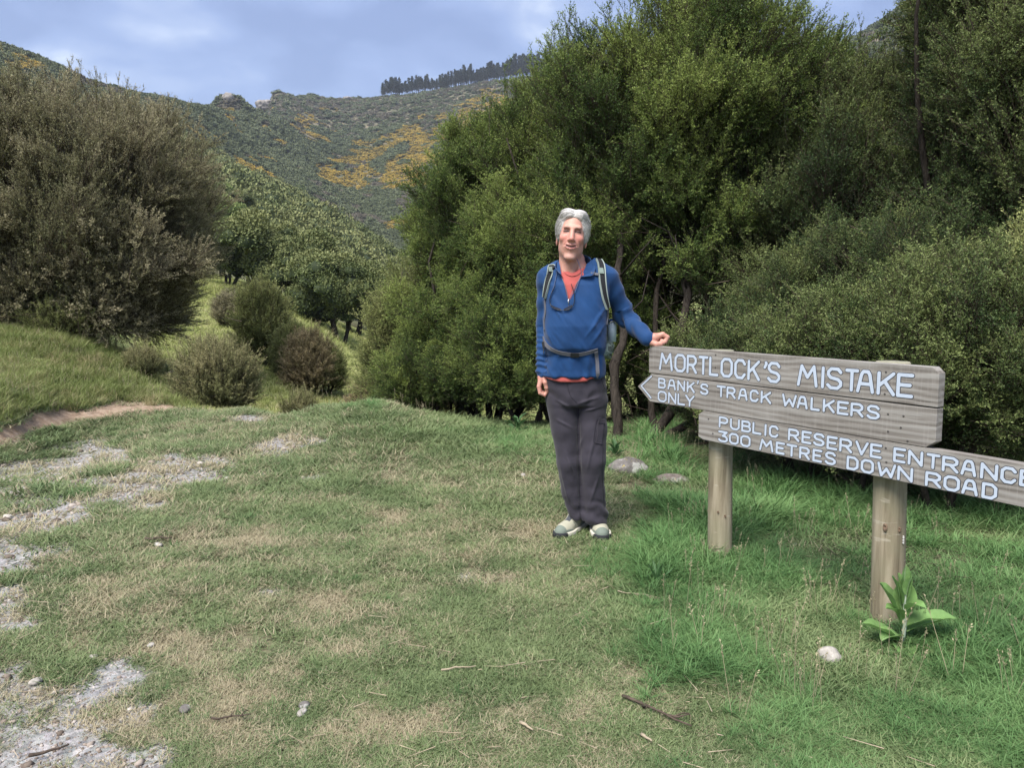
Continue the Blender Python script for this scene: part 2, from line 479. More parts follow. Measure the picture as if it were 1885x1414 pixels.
STRAW = [(480, 1000, 90, 25), (150, 1170, 120, 40), (520, 1260, 150, 50), (700, 1180, 120, 60), (400, 1330, 170, 50), (900, 1300, 80, 60), (720, 960, 60, 25), (980, 985, 60, 20),
         (320, 1180, 120, 40), (1040, 1400, 120, 30), (560, 1110, 110, 30), (200, 1080, 80, 30), (760, 1330, 140, 50), (1120, 1230, 80, 30), (330, 960, 60, 16), (1040, 1310, 70, 40)]
LUSH = [(1400, 1150, 260, 120), (1700, 1300, 300, 200), (1500, 1060, 230, 60), (1350, 930, 140, 70), (900, 800, 160, 40), (1250, 1040, 150, 60), (60, 905, 90, 18), (1750, 1100, 200, 100), (1760, 1010, 240, 80), (1560, 960, 120, 50), (280, 1500, 10, 10)]
def ell(px, py, L, soft=0.6, nz=0.35, seed=0, gr=1.0):
    m = np.zeros_like(px)
    w = (fbm(px * 0.02, py * 0.045, seed, 4) - 0.5) * 2
    for q in L:
        a = q[4] if len(q) > 4 else 0
        dx = px - q[0]; dy = py - q[1]
        dx2 = dx * math.cos(a) + dy * math.sin(a); dy2 = -dx * math.sin(a) + dy * math.cos(a)
        d = np.sqrt((dx2 / q[2] / gr) ** 2 + (dy2 / q[3] / gr) ** 2) + w * nz * 1.6
        m = np.maximum(m, np.clip((1.25 - d) / soft, 0, 1))
    return m
def poly_in(px, py, P):
    ins = np.zeros(px.shape, bool); n = len(P)
    for i in range(n):
        x1, y1 = P[i]; x2, y2 = P[(i + 1) % n]
        c = ((y1 > py) != (y2 > py)) & (px < (x2 - x1) * (py - y1) / (y2 - y1 + 1e-9) + x1)
        ins ^= c
    return ins
GORSE_P = [(590, 305), (660, 262), (740, 240), (800, 215), (880, 170), (960, 190), (900, 330), (800, 345), (690, 345), (600, 340)]
def zones(x, y, z):
    px, py, dep = proj(x, y, z)
    r = np.hypot(x, y); front = (dep > 0.5)
    nz = (fbm(x * 3.0, y * 3.0, 3, 4) - 0.5)
    g = ell(px, py, GRAVEL, 0.55, 0.6, 1, 1.2) * front * (r < 11)
    g = np.clip(g + nz * 1.1 * (g > 0.02), 0, 1)
    st = ell(px, py, STRAW, 1.3, 0.9, 2) * front * (r < 9)
    st = np.clip(st * 0.75 + (fbm(x * 5.5, y * 5.5, 8, 4) - 0.5) * 1.3 * (st > 0.02), 0, 1)
    lu = ell(px, py, LUSH, 0.8, 0.3, 4) * front * (r < 12)
    # eroded cut along the toe of the bank
    line = np.interp(px, [-80, 0, 60, 150, 240, 310], [835, 802, 776, 762, 752, 750])
    wdt = np.interp(px, [-80, 0, 50, 90, 130, 165, 220, 290, 320], [14, 16, 20, 24, 10, 12, 15, 9, 3])
    cut = np.clip(1.4 - np.abs(py - line) / wdt + nz * 1.2, 0, 1) * front * (r < 14) * (px < 330) * (px > -200) * (r > 6)
    trk = np.clip(1.3 - np.abs(px - np.interp(py, [650, 690, 705, 722, 740], [338, 312, 310, 320, 332])) / np.interp(py, [650, 690, 720, 740], [7, 12, 12, 8]), 0, 1) * front * (r > 10.5) * (r < 22) * (py > 655) * (py < 742)
    far = np.clip((r - 9.8) / 1.5, 0, 1) * (r < 75)
    return g, st, lu, cut, trk, far
# polar sheet
def build_ground():
    fr = np.linspace(-0.78, 0.78, 430)
    rest = np.linspace(0.78, 2 * math.pi - 0.78, 60)[1:-1]
    th = np.concatenate([fr, rest]); nt = len(th)
    rr = np.concatenate([np.linspace(0.0, 1.4, 6)[1:], np.exp(np.linspace(math.log(1.5), math.log(16), 330)), np.exp(np.linspace(math.log(16), math.log(1100), 300))[1:], [1300, 1700, 2300, 3500]])
    nr = len(rr)
    R, T = np.meshgrid(rr, th, indexing='ij')
    X = R * np.sin(T); Y = R * np.cos(T)
    Z = ground(X, Y)
    V = np.vstack([[[0, 0, gz(0.01, 0.01)]], np.stack([X.ravel(), Y.ravel(), Z.ravel()], 1)])
    i, j = np.meshgrid(np.arange(nr - 1), np.arange(nt), indexing='ij')
    j2 = (j + 1) % nt
    Q = np.stack([1 + i * nt + j, 1 + i * nt + j2, 1 + (i + 1) * nt + j2, 1 + (i + 1) * nt + j], -1).reshape(-1, 4)[:, ::-1]
    o = mesh_obj('ground', V, np.ascontiguousarray(Q), GROUND_MAT, smooth=True)
    tag(o, 'uneven turf and bare gravel running up into scrub covered hills', None, None, 'structure')
    g, st, lu, cut, trk, far = zones(V[:, 0], V[:, 1], V[:, 2])
    col = np.stack([g, np.maximum(cut, trk), st, np.ones(len(V))], 1).astype(np.float32)
    a = o.data.color_attributes.new('zone', 'FLOAT_COLOR', 'POINT'); a.data.foreach_set('color', col.ravel())
    a = o.data.attributes.new('far', 'FLOAT', 'POINT'); a.data.foreach_set('value', far.astype(np.float32))
    return o
def ground_material():
    m, nt = new_mat('turf_soil')
    P = wpos(nt)
    z = attr(nt, 'zone'); sp = nt.n('ShaderNodeSeparateColor'); nt.l(z.outputs['Color'], sp.inputs[0])
    far = attr(nt, 'far').outputs['Fac']
    n1 = noise(nt, 1.2, 5, 0.6, P); n2 = noise(nt, 14, 5, 0.65, P); n3 = noise(nt, 90, 3, 0.6, P)
    soil = ramp(nt, n2, [(0.3, (0.07, 0.058, 0.04)), (0.5, (0.15, 0.13, 0.085)), (0.7, (0.27, 0.225, 0.155))])
    green = ramp(nt, n2, [(0.3, (0.05, 0.07, 0.026)), (0.55, (0.10, 0.13, 0.055)), (0.75, (0.17, 0.19, 0.09))])
    base = mixc(nt, maprange(nt, n1, 0.35, 0.65), soil, green)
    base = mixc(nt, maprange(nt, sp.outputs[2], 0, 1, 0, 0.75), base, ramp(nt, n3, [(0.3, (0.15, 0.12, 0.08)), (0.7, (0.38, 0.31, 0.22))]))
    vor = nt.n('ShaderNodeTexVoronoi'); vor.inputs['Scale'].default_value = 55; nt.l(P, vor.inputs['Vector'])
    grav = mixc(nt, 0.5, ramp(nt, n2, [(0.3, (0.15, 0.112, 0.082)), (0.5, (0.27, 0.21, 0.163)), (0.72, (0.38, 0.312, 0.255))]), vor.outputs['Color'], 'SOFT_LIGHT')
    hs = nt.n('ShaderNodeHueSaturation'); hs.inputs['Saturation'].default_value = 0.12; nt.l(grav, hs.inputs['Color'])
    base = mixc(nt, sp.outputs[0], base, hs.outputs[0])
    cutc = ramp(nt, n2, [(0.3, (0.20, 0.135, 0.09)), (0.55, (0.34, 0.25, 0.185)), (0.75, (0.44, 0.35, 0.28))])
    base = mixc(nt, sp.outputs[1], base, cutc)
    # far pasture, then the hillside litter between the shrubs
    past = ramp(nt, noise(nt, 2.2, 5, 0.65, P), [(0.3, (0.12, 0.16, 0.05)), (0.5, (0.21, 0.24, 0.085)), (0.7, (0.30, 0.29, 0.13))])
    nn = nt.n('ShaderNodeMath', operation='SUBTRACT'); nt.l(far, nn.inputs[0]); nt.l(sp.outputs[1], nn.inputs[1]); nn.use_clamp = True
    base = mixc(nt, nn.outputs[0], base, past)
    ln = nt.n('ShaderNodeVectorMath', operation='LENGTH'); nt.l(P, ln.inputs[0])
    hill = maprange(nt, ln.outputs['Value'], 75, 110)
    scr = ramp(nt, noise(nt, 0.06, 8, 0.7, P), [(0.32, (0.045, 0.06, 0.04)), (0.48, (0.10, 0.10, 0.065)), (0.62, (0.17, 0.145, 0.10)), (0.78, (0.22, 0.19, 0.14))])
    base = mixc(nt, hill, base, scr)
    bmp = nt.n('ShaderNodeMath', operation='ADD'); nt.l(n2, bmp.inputs[0]); nt.l(n3, bmp.inputs[1])
    finish(nt, base, 0.95, bmp.outputs[0], 0.6, 0.02, spec=0.15)
    return m
GROUND_MAT = ground_material()
ground_obj = build_ground()
# ------------------------------------------------------------------ foliage prototypes
def leaf_quads(C0, D, Ln, Wd, rng):
    """diamond leaves at C0 pointing along D"""
    n = len(C0); D = unit(D)
    R = unit(np.cross(D, rng.normal(size=(n, 3))))
    Ln = np.broadcast_to(Ln, (n,))[:, None]; Wd = np.broadcast_to(Wd, (n,))[:, None]
    N = np.cross(D, R)
    mid = C0 + D * Ln * 0.45 + N * Ln * 0.08
    V = np.stack([C0, mid + R * Wd * 0.5, C0 + D * Ln, mid - R * Wd * 0.5], 1).reshape(-1, 3)
    return V, np.arange(n * 4).reshape(n, 4)
def twig_quads(A, B, ra, rb):
    """three-sided twigs from A to B"""
    n = len(A); D = unit(B - A); R = unit(np.cross(D, np.array([0.3, 0.5, 0.81]))); S = np.cross(D, R)
    ra = np.broadcast_to(ra, (n,))[:, None]; rb = np.broadcast_to(rb, (n,))[:, None]
    vs = []
    for k in range(3):
        a = 2.094 * k; o = R * math.cos(a) + S * math.sin(a)
        vs += [A + o * ra, B + o * rb]
    V = np.stack(vs, 1).reshape(-1, 3); b = np.arange(n)[:, None] * 6
    Q = np.concatenate([b + np.array([[0, 2, 3, 1]]), b + np.array([[2, 4, 5, 3]]), b + np.array([[4, 0, 1, 5]])], 0)
    return V, Q
def join_proto(parts):
    V = []; Q = []; T = []; M = []; b = 0
    for v, q, t, mi in parts:
        V.append(v); Q.append(q + b); T.append(np.broadcast_to(t, (len(v),))); M.append(np.full(len(q), mi)); b += len(v)
    return np.vstack(V), np.vstack(Q), np.concatenate(T), np.concatenate(M)
def spray(seed, L=0.30, n_side=9, n_leaf=9, leaf=0.015, wid=0.0055, spread=0.9, droop=0.0, side=0.11, twr=0.0016):
    """a leafy shoot that grows along +Z"""
    rng = np.random.default_rng(seed)
    bend = rng.normal(size=2) * 0.10
    def stem(t): return np.stack([bend[0] * t * t * L * 2, bend[1] * t * t * L * 2 - droop * t * t, L * t], -1)
    ts = np.linspace(0, 1, 6); S = stem(ts)
    parts = []
    v, q = twig_quads(S[:-1], S[1:], twr * (1.6 - ts[:-1]), twr * (1.6 - ts[1:]))
    parts.append((v, q, 0.2, 1))
    t0 = rng.uniform(0.12, 0.9, n_side); a = rng.uniform(0, 2 * math.pi, n_side)
    ln = side * (1.15 - t0 * 0.75) * rng.uniform(0.6, 1.3, n_side)
    base = stem(t0)
    d = np.stack([np.cos(a) * spread, np.sin(a) * spread, np.full(n_side, 0.8)], -1); d = unit(d)
    tip = base + d * ln[:, None] + np.array([0, 0, 1]) * (ln * 0.25)[:, None]
    v, q = twig_quads(base, tip, twr * 0.7, twr * 0.3); parts.append((v, q, 0.3, 1))
    # leaves on the side twigs
    k = rng.integers(0, n_side, n_side * n_leaf); u = rng.uniform(0.1, 1.0, n_side * n_leaf)
    c = base[k] + (tip[k] - base[k]) * u[:, None]
    dd = unit(tip[k] - base[k]) * 0.8 + rng.normal(size=(len(k), 3)) * 0.65
    v, q = leaf_quads(c, dd, leaf * rng.uniform(0.6, 1.2, len(k)), wid, rng)
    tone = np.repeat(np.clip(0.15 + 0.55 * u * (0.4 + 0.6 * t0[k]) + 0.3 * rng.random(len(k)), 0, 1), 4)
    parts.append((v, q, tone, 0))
    # leaves on the leader
    m = int(n_leaf * 2.6); u = rng.uniform(0.35, 1.0, m); c = stem(u)
    dd = np.array([0, 0, 0.9]) + rng.normal(size=(m, 3)) * 0.6
    v, q = leaf_quads(c, dd, leaf * rng.uniform(0.6, 1.2, m), wid, rng)
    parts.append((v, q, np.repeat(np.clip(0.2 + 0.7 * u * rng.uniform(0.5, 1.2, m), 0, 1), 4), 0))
    return join_proto(parts)
def clump(seed, R=1.0, n=260, leaf=0.14, wid=0.09, lob=5, flat=0.75, core=0.86):
    """a rounded bush head of leaf clumps (unit radius) for plants seen from far"""
    rng = np.random.default_rng(seed)
    Lc = rng.normal(size=(lob, 3)); Lc = unit(Lc) * rng.uniform(0.25, 0.6, (lob, 1)); Lc[:, 2] = np.abs(Lc[:, 2]) * 0.9
    lr = rng.uniform(0.38, 0.62, lob)
    k = rng.integers(0, lob, n); N = unit(rng.normal(size=(n, 3))); N[:, 2] = np.where(N[:, 2] < -0.35, -N[:, 2], N[:, 2])
    c = Lc[k] + N * (lr[k] * rng.uniform(0.86, 1.05, n))[:, None]
    c[:, 2] *= flat
    dd = N * 0.35 + unit(np.cross(N, rng.normal(size=(n, 3)))) * 0.8 + np.array([0, 0, 0.35])
    v, q = leaf_quads(c * R, dd, leaf * R * rng.uniform(0.6, 1.3, n), wid * R, rng)
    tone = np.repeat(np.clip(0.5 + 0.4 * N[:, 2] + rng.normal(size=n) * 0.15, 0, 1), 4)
    # closed lumps inside so that the sky does not show through
    parts = [(v, q, tone, 0)]
    for j in range(lob):
        u, w = np.meshgrid(np.linspace(0, 2 * math.pi, 8)[:-1], np.linspace(-0.45, 1.45, 5), indexing='ij')
        P = np.stack([np.cos(u) * np.cos(w), np.sin(u) * np.cos(w), np.sin(w)], -1) * lr[j] * core
        P = P * rng.uniform(0.85, 1.1, P.shape[:2] + (1,)) + Lc[j]; P[..., 2] *= flat
        i, jj = np.meshgrid(np.arange(7), np.arange(4), indexing='ij')
        Q = np.stack([i * 5 + jj, ((i + 1) % 7) * 5 + jj, ((i + 1) % 7) * 5 + jj + 1, i * 5 + jj + 1], -1).reshape(-1, 4)
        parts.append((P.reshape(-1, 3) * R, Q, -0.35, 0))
    return join_proto(parts)

def leaf_mat(name, dark, mid, tip, rough=0.6, trans=0.25, nsc=0.9, hue=0.03, spec=0.25):
    """leaf colour from old growth to fresh tips, with drift from shoot to shoot and over the plant"""
    m, nt = new_mat(name)
    tone = attr(nt, 'tone').outputs['Fac']
    oi = nt.n('ShaderNodeObjectInfo')
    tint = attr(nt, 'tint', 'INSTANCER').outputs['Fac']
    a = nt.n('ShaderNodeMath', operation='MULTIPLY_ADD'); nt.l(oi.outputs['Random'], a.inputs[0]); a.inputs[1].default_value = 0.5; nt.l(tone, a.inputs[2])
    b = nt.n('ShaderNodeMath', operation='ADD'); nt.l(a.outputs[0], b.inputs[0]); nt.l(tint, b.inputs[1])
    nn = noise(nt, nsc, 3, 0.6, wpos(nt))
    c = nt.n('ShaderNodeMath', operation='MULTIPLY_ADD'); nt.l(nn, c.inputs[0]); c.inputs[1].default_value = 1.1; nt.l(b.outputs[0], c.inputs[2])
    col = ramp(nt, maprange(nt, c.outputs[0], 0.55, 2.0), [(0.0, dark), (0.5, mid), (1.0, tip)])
    finish(nt, col, rough, spec=spec, trans=trans)
    return m
def bark_mat(name, c1, c2, sc_=12):
    m, nt = new_mat(name)
    v = scaled(nt, opos(nt), (1, 1, 0.18))
    n = noise(nt, sc_ * 3, 6, 0.7, v)
    finish(nt, ramp(nt, n, [(0.35, c1), (0.65, c2)]), 0.95, n, 0.9, 0.02, spec=0.1)
    return m
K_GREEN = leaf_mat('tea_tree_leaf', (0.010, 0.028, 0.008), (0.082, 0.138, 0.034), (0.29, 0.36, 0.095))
K_DARK = leaf_mat('shaded_tea_tree_leaf', (0.009, 0.024, 0.010), (0.060, 0.102, 0.034), (0.21, 0.255, 0.088))  # darker copy of the leaf, thicket shade put into its colour
K_OLIVE = leaf_mat('olive_tea_tree_leaf', (0.075, 0.086, 0.040), (0.275, 0.270, 0.138), (0.48, 0.43, 0.275))
K_BROWN = leaf_mat('brown_tea_tree_leaf', (0.08, 0.08, 0.038), (0.30, 0.26, 0.13), (0.52, 0.42, 0.25))
K_YELL = leaf_mat('yellow_green_tea_tree_leaf', (0.050, 0.075, 0.022), (0.20, 0.25, 0.078), (0.41, 0.43, 0.17))
K_SHRUB = leaf_mat('shrub_leaf', (0.08, 0.10, 0.040), (0.29, 0.31, 0.13), (0.52, 0.48, 0.25))
TWIG = simple_mat('twig_bark', (0.075, 0.055, 0.042), 0.9)
BARK = bark_mat('stringy_bark', (0.018, 0.015, 0.013), (0.065, 0.054, 0.045))

SPR = [spray(100 + i, leaf=0.0185, wid=0.0080, n_side=10, n_leaf=10) for i in range(6)]
SPR_FINE = [spray(200 + i, L=0.34, n_side=10, n_leaf=8, leaf=0.019, wid=0.0075, spread=0.5, side=0.12) for i in range(5)]
SPR_UP = [spray(300 + i, L=0.42, n_side=12, n_leaf=8, leaf=0.021, wid=0.008, spread=0.28, side=0.13, twr=0.0022) for i in range(5)]

def crown_points(center, rad, n_cl, per, rng, cl_r=0.36, lift=0.45, inner=0.0, zmin=None, squash=0.7, face=None, bumps=0.22, nzmin=-0.62, plume=1.0):
    """points and directions of shoots: n_cl boughs on a bumpy ellipsoid, 'per' shoots on each bough"""
    center = np.asarray(center, float); rad = np.asarray(rad, float)
    N = unit(rng.normal(size=(n_cl * 3, 3)))
    N = N[N[:, 2] > nzmin]
    if face is not None:      # more boughs on the side that has light
        f = N @ np.asarray(face); N = N[(f > -0.15) | (rng.random(len(N)) < 0.25)]
    # spread out: greedy farthest-ish selection
    keep = []
    d2 = np.full(len(N), 9.0)
    k = 0
    for _ in range(min(n_cl, len(N))):
        keep.append(k); d2 = np.minimum(d2, ((N - N[k]) ** 2).sum(1)); k = int(np.argmax(d2 * (0.6 + 0.4 * rng.random(len(N)))))
    N = N[keep]; m = len(N)
    rr = 1 + (fbm(N[:, 0] * 2.2 + 3, N[:, 1] * 2.2, N[:, 2] * 2.2 + center[0], 3) - 0.5) * 2 * bumps + rng.uniform(-0.07, 0.05, m)
    rr = rr - inner * (rng.random(m) < 0.3)
    Cc = center + N * rad * rr[:, None]
    cr = cl_r * rng.uniform(0.65, 1.35, m)
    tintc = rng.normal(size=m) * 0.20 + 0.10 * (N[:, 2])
    k = np.repeat(np.arange(m), per); nn = len(k)
    # every bough is a plume: it runs outwards and up from inside the crown and thins to a tip
    axis = unit(N * 0.75 + np.array([0, 0, 0.35 + 0.35 * lift]) + rng.normal(size=(m, 3)) * 0.22)
    t = rng.random(nn) ** 0.8
    U = unit(rng.normal(size=(nn, 3)))
    U = U - axis[k] * (U * axis[k]).sum(1, keepdims=True)
    wid = cr[k] * (1.0 - 0.72 * t) * np.sqrt(rng.random(nn)) * np.where(t < 0.25, 0.5 + 2 * t, 1.0)
    P = Cc[k] + axis[k] * (cr[k] * plume * (t * 2.3 - 1.35))[:, None] + U * wid[:, None]
    D = U * 0.55 + axis[k] * 0.8 + np.array([0, 0, lift * 0.55]) + rng.normal(size=(nn, 3)) * 0.16
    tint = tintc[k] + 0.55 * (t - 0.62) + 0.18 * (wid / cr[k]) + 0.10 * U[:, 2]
    if zmin is not None:
        ok = P[:, 2] > zmin; P = P[ok]; D = D[ok]; tint = tint[ok]
    return P, D, tint, Cc
def limbs_mesh(base, Cc, rng, r0=0.11, n_stem=5, spread=0.25, every=2, droop=0.0):
    """several stems from the base, each forking to the boughs nearest to it"""
    mb = MB(); base = np.asarray(base, float)
    Cm = Cc.mean(0)
    ang = rng.uniform(0, 2 * math.pi) + np.arange(n_stem) * 2 * math.pi / n_stem
    stems = []
    H = Cc[:, 2].max() - base[2]
    for a in ang:
        top = Cm + np.array([math.cos(a), math.sin(a), 0]) * spread * H * rng.uniform(0.7, 1.2) + np.array([0, 0, H * rng.uniform(0.05, 0.25)])
        b = base + np.array([math.cos(a), math.sin(a), 0]) * r0 * 1.3
        t = np.linspace(0, 1, 9)[:, None]
        mid = (b + top) / 2 + np.array([math.cos(a), math.sin(a), -0.3]) * 0.12 * H + rng.normal(size=3) * 0.08 * H
        pts = (1 - t) ** 2 * b + 2 * t * (1 - t) * mid + t ** 2 * top
        pts[0, 2] -= 0.15
        pts += rng.normal(size=pts.shape) * 0.02
        mb.tube(pts, np.linspace(r0, r0 * 0.18, 9) * rng.uniform(0.7, 1.1), 7)
        stems.append(pts)
    S = np.vstack([s[2:] for s in stems])
    for c in Cc[::every]:
        d = np.linalg.norm(S - (c * 0.6 + base * 0.4), axis=1); s = S[int(np.argmin(d))]
        t = np.linspace(0, 1, 5)[:, None]; mid = (s + c) / 2 + rng.normal(size=3) * 0.06 * H * 0.5
        pts = (1 - t) ** 2 * s + 2 * t * (1 - t) * mid + t ** 2 * c
        mb.tube(pts, np.linspace(r0 * 0.22, 0.006, 5), 4, cap=False)
    return mb
def shrub(kind, x, y, rad, zc, n_cl, per, mat, label, cat, group=None, seed=0, protos=None, cl_r=0.36, lift=0.8, scale=1.0, zbase=None,
          stems=5, r0=0.1, inner=0.0, every=2, squash=0.7, face=None, bumps=0.22, dead=0, spires=0, name_crown='crown', spread=0.25, zcut=0.05, extra=None, nzmin=-0.62, plume=1.0):
    rng = np.random.default_rng(seed)
    zb = gz(x, y) if zbase is None else zbase
    root = empty(kind, (x, y, zb), label, cat, group)
    P, D, tint, Cc = crown_points((0, 0, zc), rad, n_cl, per, rng, cl_r, lift, inner, zcut, squash, face, bumps, nzmin, plume)
    if spires:               # long whippy shoots along the top
        top = Cc[Cc[:, 2] > zc + 0.25 * rad[2]]
        if len(top):
            k = rng.integers(0, len(top), spires)
            sp = top[k] + rng.normal(size=(spires, 3)) * np.array([.3, .3, .12]) * cl_r * 2 + np.array([0, 0, cl_r * 0.7])
            P = np.vstack([P, sp, sp + np.array([0, 0, 0.2 * scale])]); dd = np.array([0, 0, 1.0]) + rng.normal(size=(spires, 3)) * 0.22 + unit(sp - np.array([0, 0, zc])) * 0.25
            D = np.vstack([D, dd, dd]); tint = np.concatenate([tint, np.full(spires * 2, 0.1)])
    if extra is not None:
        for (cx, cyy, czz, er, en) in extra:
            U = unit(rng.normal(size=(en, 3))); rr_ = rng.random(en) ** 0.5
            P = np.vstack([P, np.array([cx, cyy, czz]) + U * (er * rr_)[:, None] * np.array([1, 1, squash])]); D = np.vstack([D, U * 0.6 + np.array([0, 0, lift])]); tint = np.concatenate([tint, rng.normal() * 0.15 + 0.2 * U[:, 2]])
            Cc = np.vstack([Cc, [[cx, cyy, czz]]])
    protos = protos or SPR
    n = len(P)
    rot = euler_from_dir(D, rng.uniform(0, 6.28, n))
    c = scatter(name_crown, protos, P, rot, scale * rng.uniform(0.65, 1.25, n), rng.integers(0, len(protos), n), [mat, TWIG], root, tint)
    tag(c, kind='stuff')
    limbs_mesh((0, 0, 0), Cc, rng, r0, stems, spread, every).build('trunk', BARK, root, smooth=True)
    if dead:                 # bare dead twigs inside the crown
        a = np.array([0, 0, zc * 0.5]) + rng.normal(size=(dead, 3)) * np.array([rad[0] * .5, rad[1] * .5, rad[2] * .5])
        a[:, 2] = np.abs(a[:, 2])
        b = a + (rng.normal(size=(dead, 3)) * 0.22 + unit(a - np.array([0, 0, zc * 0.3])) * 0.25)
        v, q = twig_quads(a, b, 0.005, 0.0018)
        tag(mesh_obj('dead_twigs', v, q, TWIG, root), kind='stuff')
    return root
# ------------------------------------------------------------------ the tea tree thicket on the right, from far to near
def tree_at(px, Y): return (px - 942.5) / F * Y / CP, Y
def T(px, Y): 
    p = at(px, 560, Y); return p.x, Y
x, y = T(1255, 8.9)
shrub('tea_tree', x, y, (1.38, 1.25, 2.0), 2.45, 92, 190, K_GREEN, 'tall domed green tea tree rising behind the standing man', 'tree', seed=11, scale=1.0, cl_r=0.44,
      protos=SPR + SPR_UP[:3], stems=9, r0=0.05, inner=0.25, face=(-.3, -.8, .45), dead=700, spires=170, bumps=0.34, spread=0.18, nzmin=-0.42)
x, y = T(905, 10.0)
shrub('tea_tree', x, y, (0.86, 0.85, 1.85), 2.0, 66, 160, K_GREEN, 'narrow bushy tea tree at the left end of the thicket, below the pine ridge', 'tree', seed=12, scale=1.0, cl_r=0.36,
      stems=5, r0=0.06, inner=0.2, face=(-.4, -.8, .3), dead=200, spires=70)
x, y = T(1035, 9.9)
shrub('tea_tree', x, y, (0.95, 0.85, 1.75), 2.45, 62, 160, K_GREEN, 'tall shoulder of the thicket between the narrow tree and the high dome', 'tree', seed=20, scale=1.0, cl_r=0.38,
      stems=5, r0=0.05, inner=0.2, face=(-.4, -.8, .3), dead=150, spires=70, protos=SPR + SPR_UP[:3])
x, y = T(1040, 9.0)
shrub('tea_tree', x, y, (1.05, 0.8, 1.5), 1.30, 56, 160, K_GREEN, 'rounded tea tree right behind the man with boughs down to the grass', 'tree', seed=13, scale=.95, cl_r=0.38,
      stems=6, r0=0.06, inner=0.25, face=(-.2, -.9, .3), dead=200, spires=20)
x, y = T(835, 10.9)
shrub('tea_tree', x, y, (1.0, 0.85, 1.35), 1.15, 84, 105, K_YELL, 'lower yellow green tea tree leaning out over the valley at the thicket edge', 'tree', seed=14, scale=1.0, cl_r=0.30,
      stems=5, r0=0.05, inner=0.15, face=(-.6, -.7, .3), dead=120, spires=50, protos=SPR_FINE + SPR[:2])
x, y = T(1575, 7.9)
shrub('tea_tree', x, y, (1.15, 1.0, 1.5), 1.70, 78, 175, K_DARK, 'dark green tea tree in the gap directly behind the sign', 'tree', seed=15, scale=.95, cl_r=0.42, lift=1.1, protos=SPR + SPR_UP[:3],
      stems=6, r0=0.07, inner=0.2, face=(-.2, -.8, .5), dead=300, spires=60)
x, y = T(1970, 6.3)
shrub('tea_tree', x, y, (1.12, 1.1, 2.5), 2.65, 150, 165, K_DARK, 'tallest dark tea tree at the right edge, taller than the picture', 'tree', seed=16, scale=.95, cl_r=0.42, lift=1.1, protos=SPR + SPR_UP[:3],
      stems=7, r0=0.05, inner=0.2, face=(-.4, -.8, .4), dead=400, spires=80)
x, y = T(1480, 6.6)
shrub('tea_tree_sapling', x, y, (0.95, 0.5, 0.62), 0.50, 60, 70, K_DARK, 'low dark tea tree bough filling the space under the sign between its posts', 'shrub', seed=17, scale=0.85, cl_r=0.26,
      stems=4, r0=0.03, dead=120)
x, y = T(2000, 4.6)
shrub('tea_tree_sapling', x, y, (0.55, 0.5, 0.8), 0.95, 40, 60, K_YELL, 'fresh yellow green tea tree shoots poking in at the right edge below the sign', 'shrub', seed=18, scale=0.8, cl_r=0.22,
      stems=3, r0=0.03)
x, y = T(1700, 5.9)
shrub('tea_tree_sapling', x, y, (0.5, 0.45, 0.45), 1.35, 26, 60, K_DARK, 'small dark tea tree bough just right of the end of the upper planks', 'shrub', seed=19, scale=0.85, cl_r=0.24, stems=3, r0=0.03, zcut=0.7)
# second rank that closes the thicket
RANK = ['tea tree in the second rank behind the narrow one left of the man', 'tea tree in the dark second rank above the twisted trunks', 'tea tree in the second rank behind the tall dome', 'tea tree in the second rank showing low in the sky gap', 'tea tree in the second rank behind the tallest one at the right edge', 'tea tree cut by the right edge, behind the yellow green shoots']
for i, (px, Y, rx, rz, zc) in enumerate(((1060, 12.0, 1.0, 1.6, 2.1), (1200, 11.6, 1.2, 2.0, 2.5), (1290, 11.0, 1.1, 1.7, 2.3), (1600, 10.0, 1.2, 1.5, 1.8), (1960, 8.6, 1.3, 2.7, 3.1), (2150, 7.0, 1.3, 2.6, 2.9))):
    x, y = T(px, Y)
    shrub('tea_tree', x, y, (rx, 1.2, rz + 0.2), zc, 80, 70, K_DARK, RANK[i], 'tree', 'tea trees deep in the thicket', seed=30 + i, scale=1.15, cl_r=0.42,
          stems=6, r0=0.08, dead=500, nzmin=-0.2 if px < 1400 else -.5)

# ------------------------------------------------------------------ the big olive tea tree on the left bank
x, y = T(135, 13.0)
shrub('tea_tree', x, y, (2.05, 1.75, 1.85), 1.80, 130, 165, K_OLIVE, 'big round grey olive tea tree on the grass bank at the left', 'tree', seed=21, scale=1.15, cl_r=0.50, lift=0.75, nzmin=-0.85,
      stems=9, r0=0.09, inner=0.12, face=(.3, -.85, .3), dead=900, spires=260, protos=SPR_FINE + SPR_UP, bumps=0.16, every=1, spread=0.3)
x, y = T(-150, 14.0)
shrub('tea_tree', x, y, (1.5, 1.5, 1.6), 1.8, 90, 60, K_OLIVE, 'olive tea tree cut by the left edge behind the big round one', 'tree', seed=22, scale=1.15, cl_r=0.42, lift=0.7,
      stems=6, r0=0.08, spires=80, protos=SPR_FINE + SPR_UP)

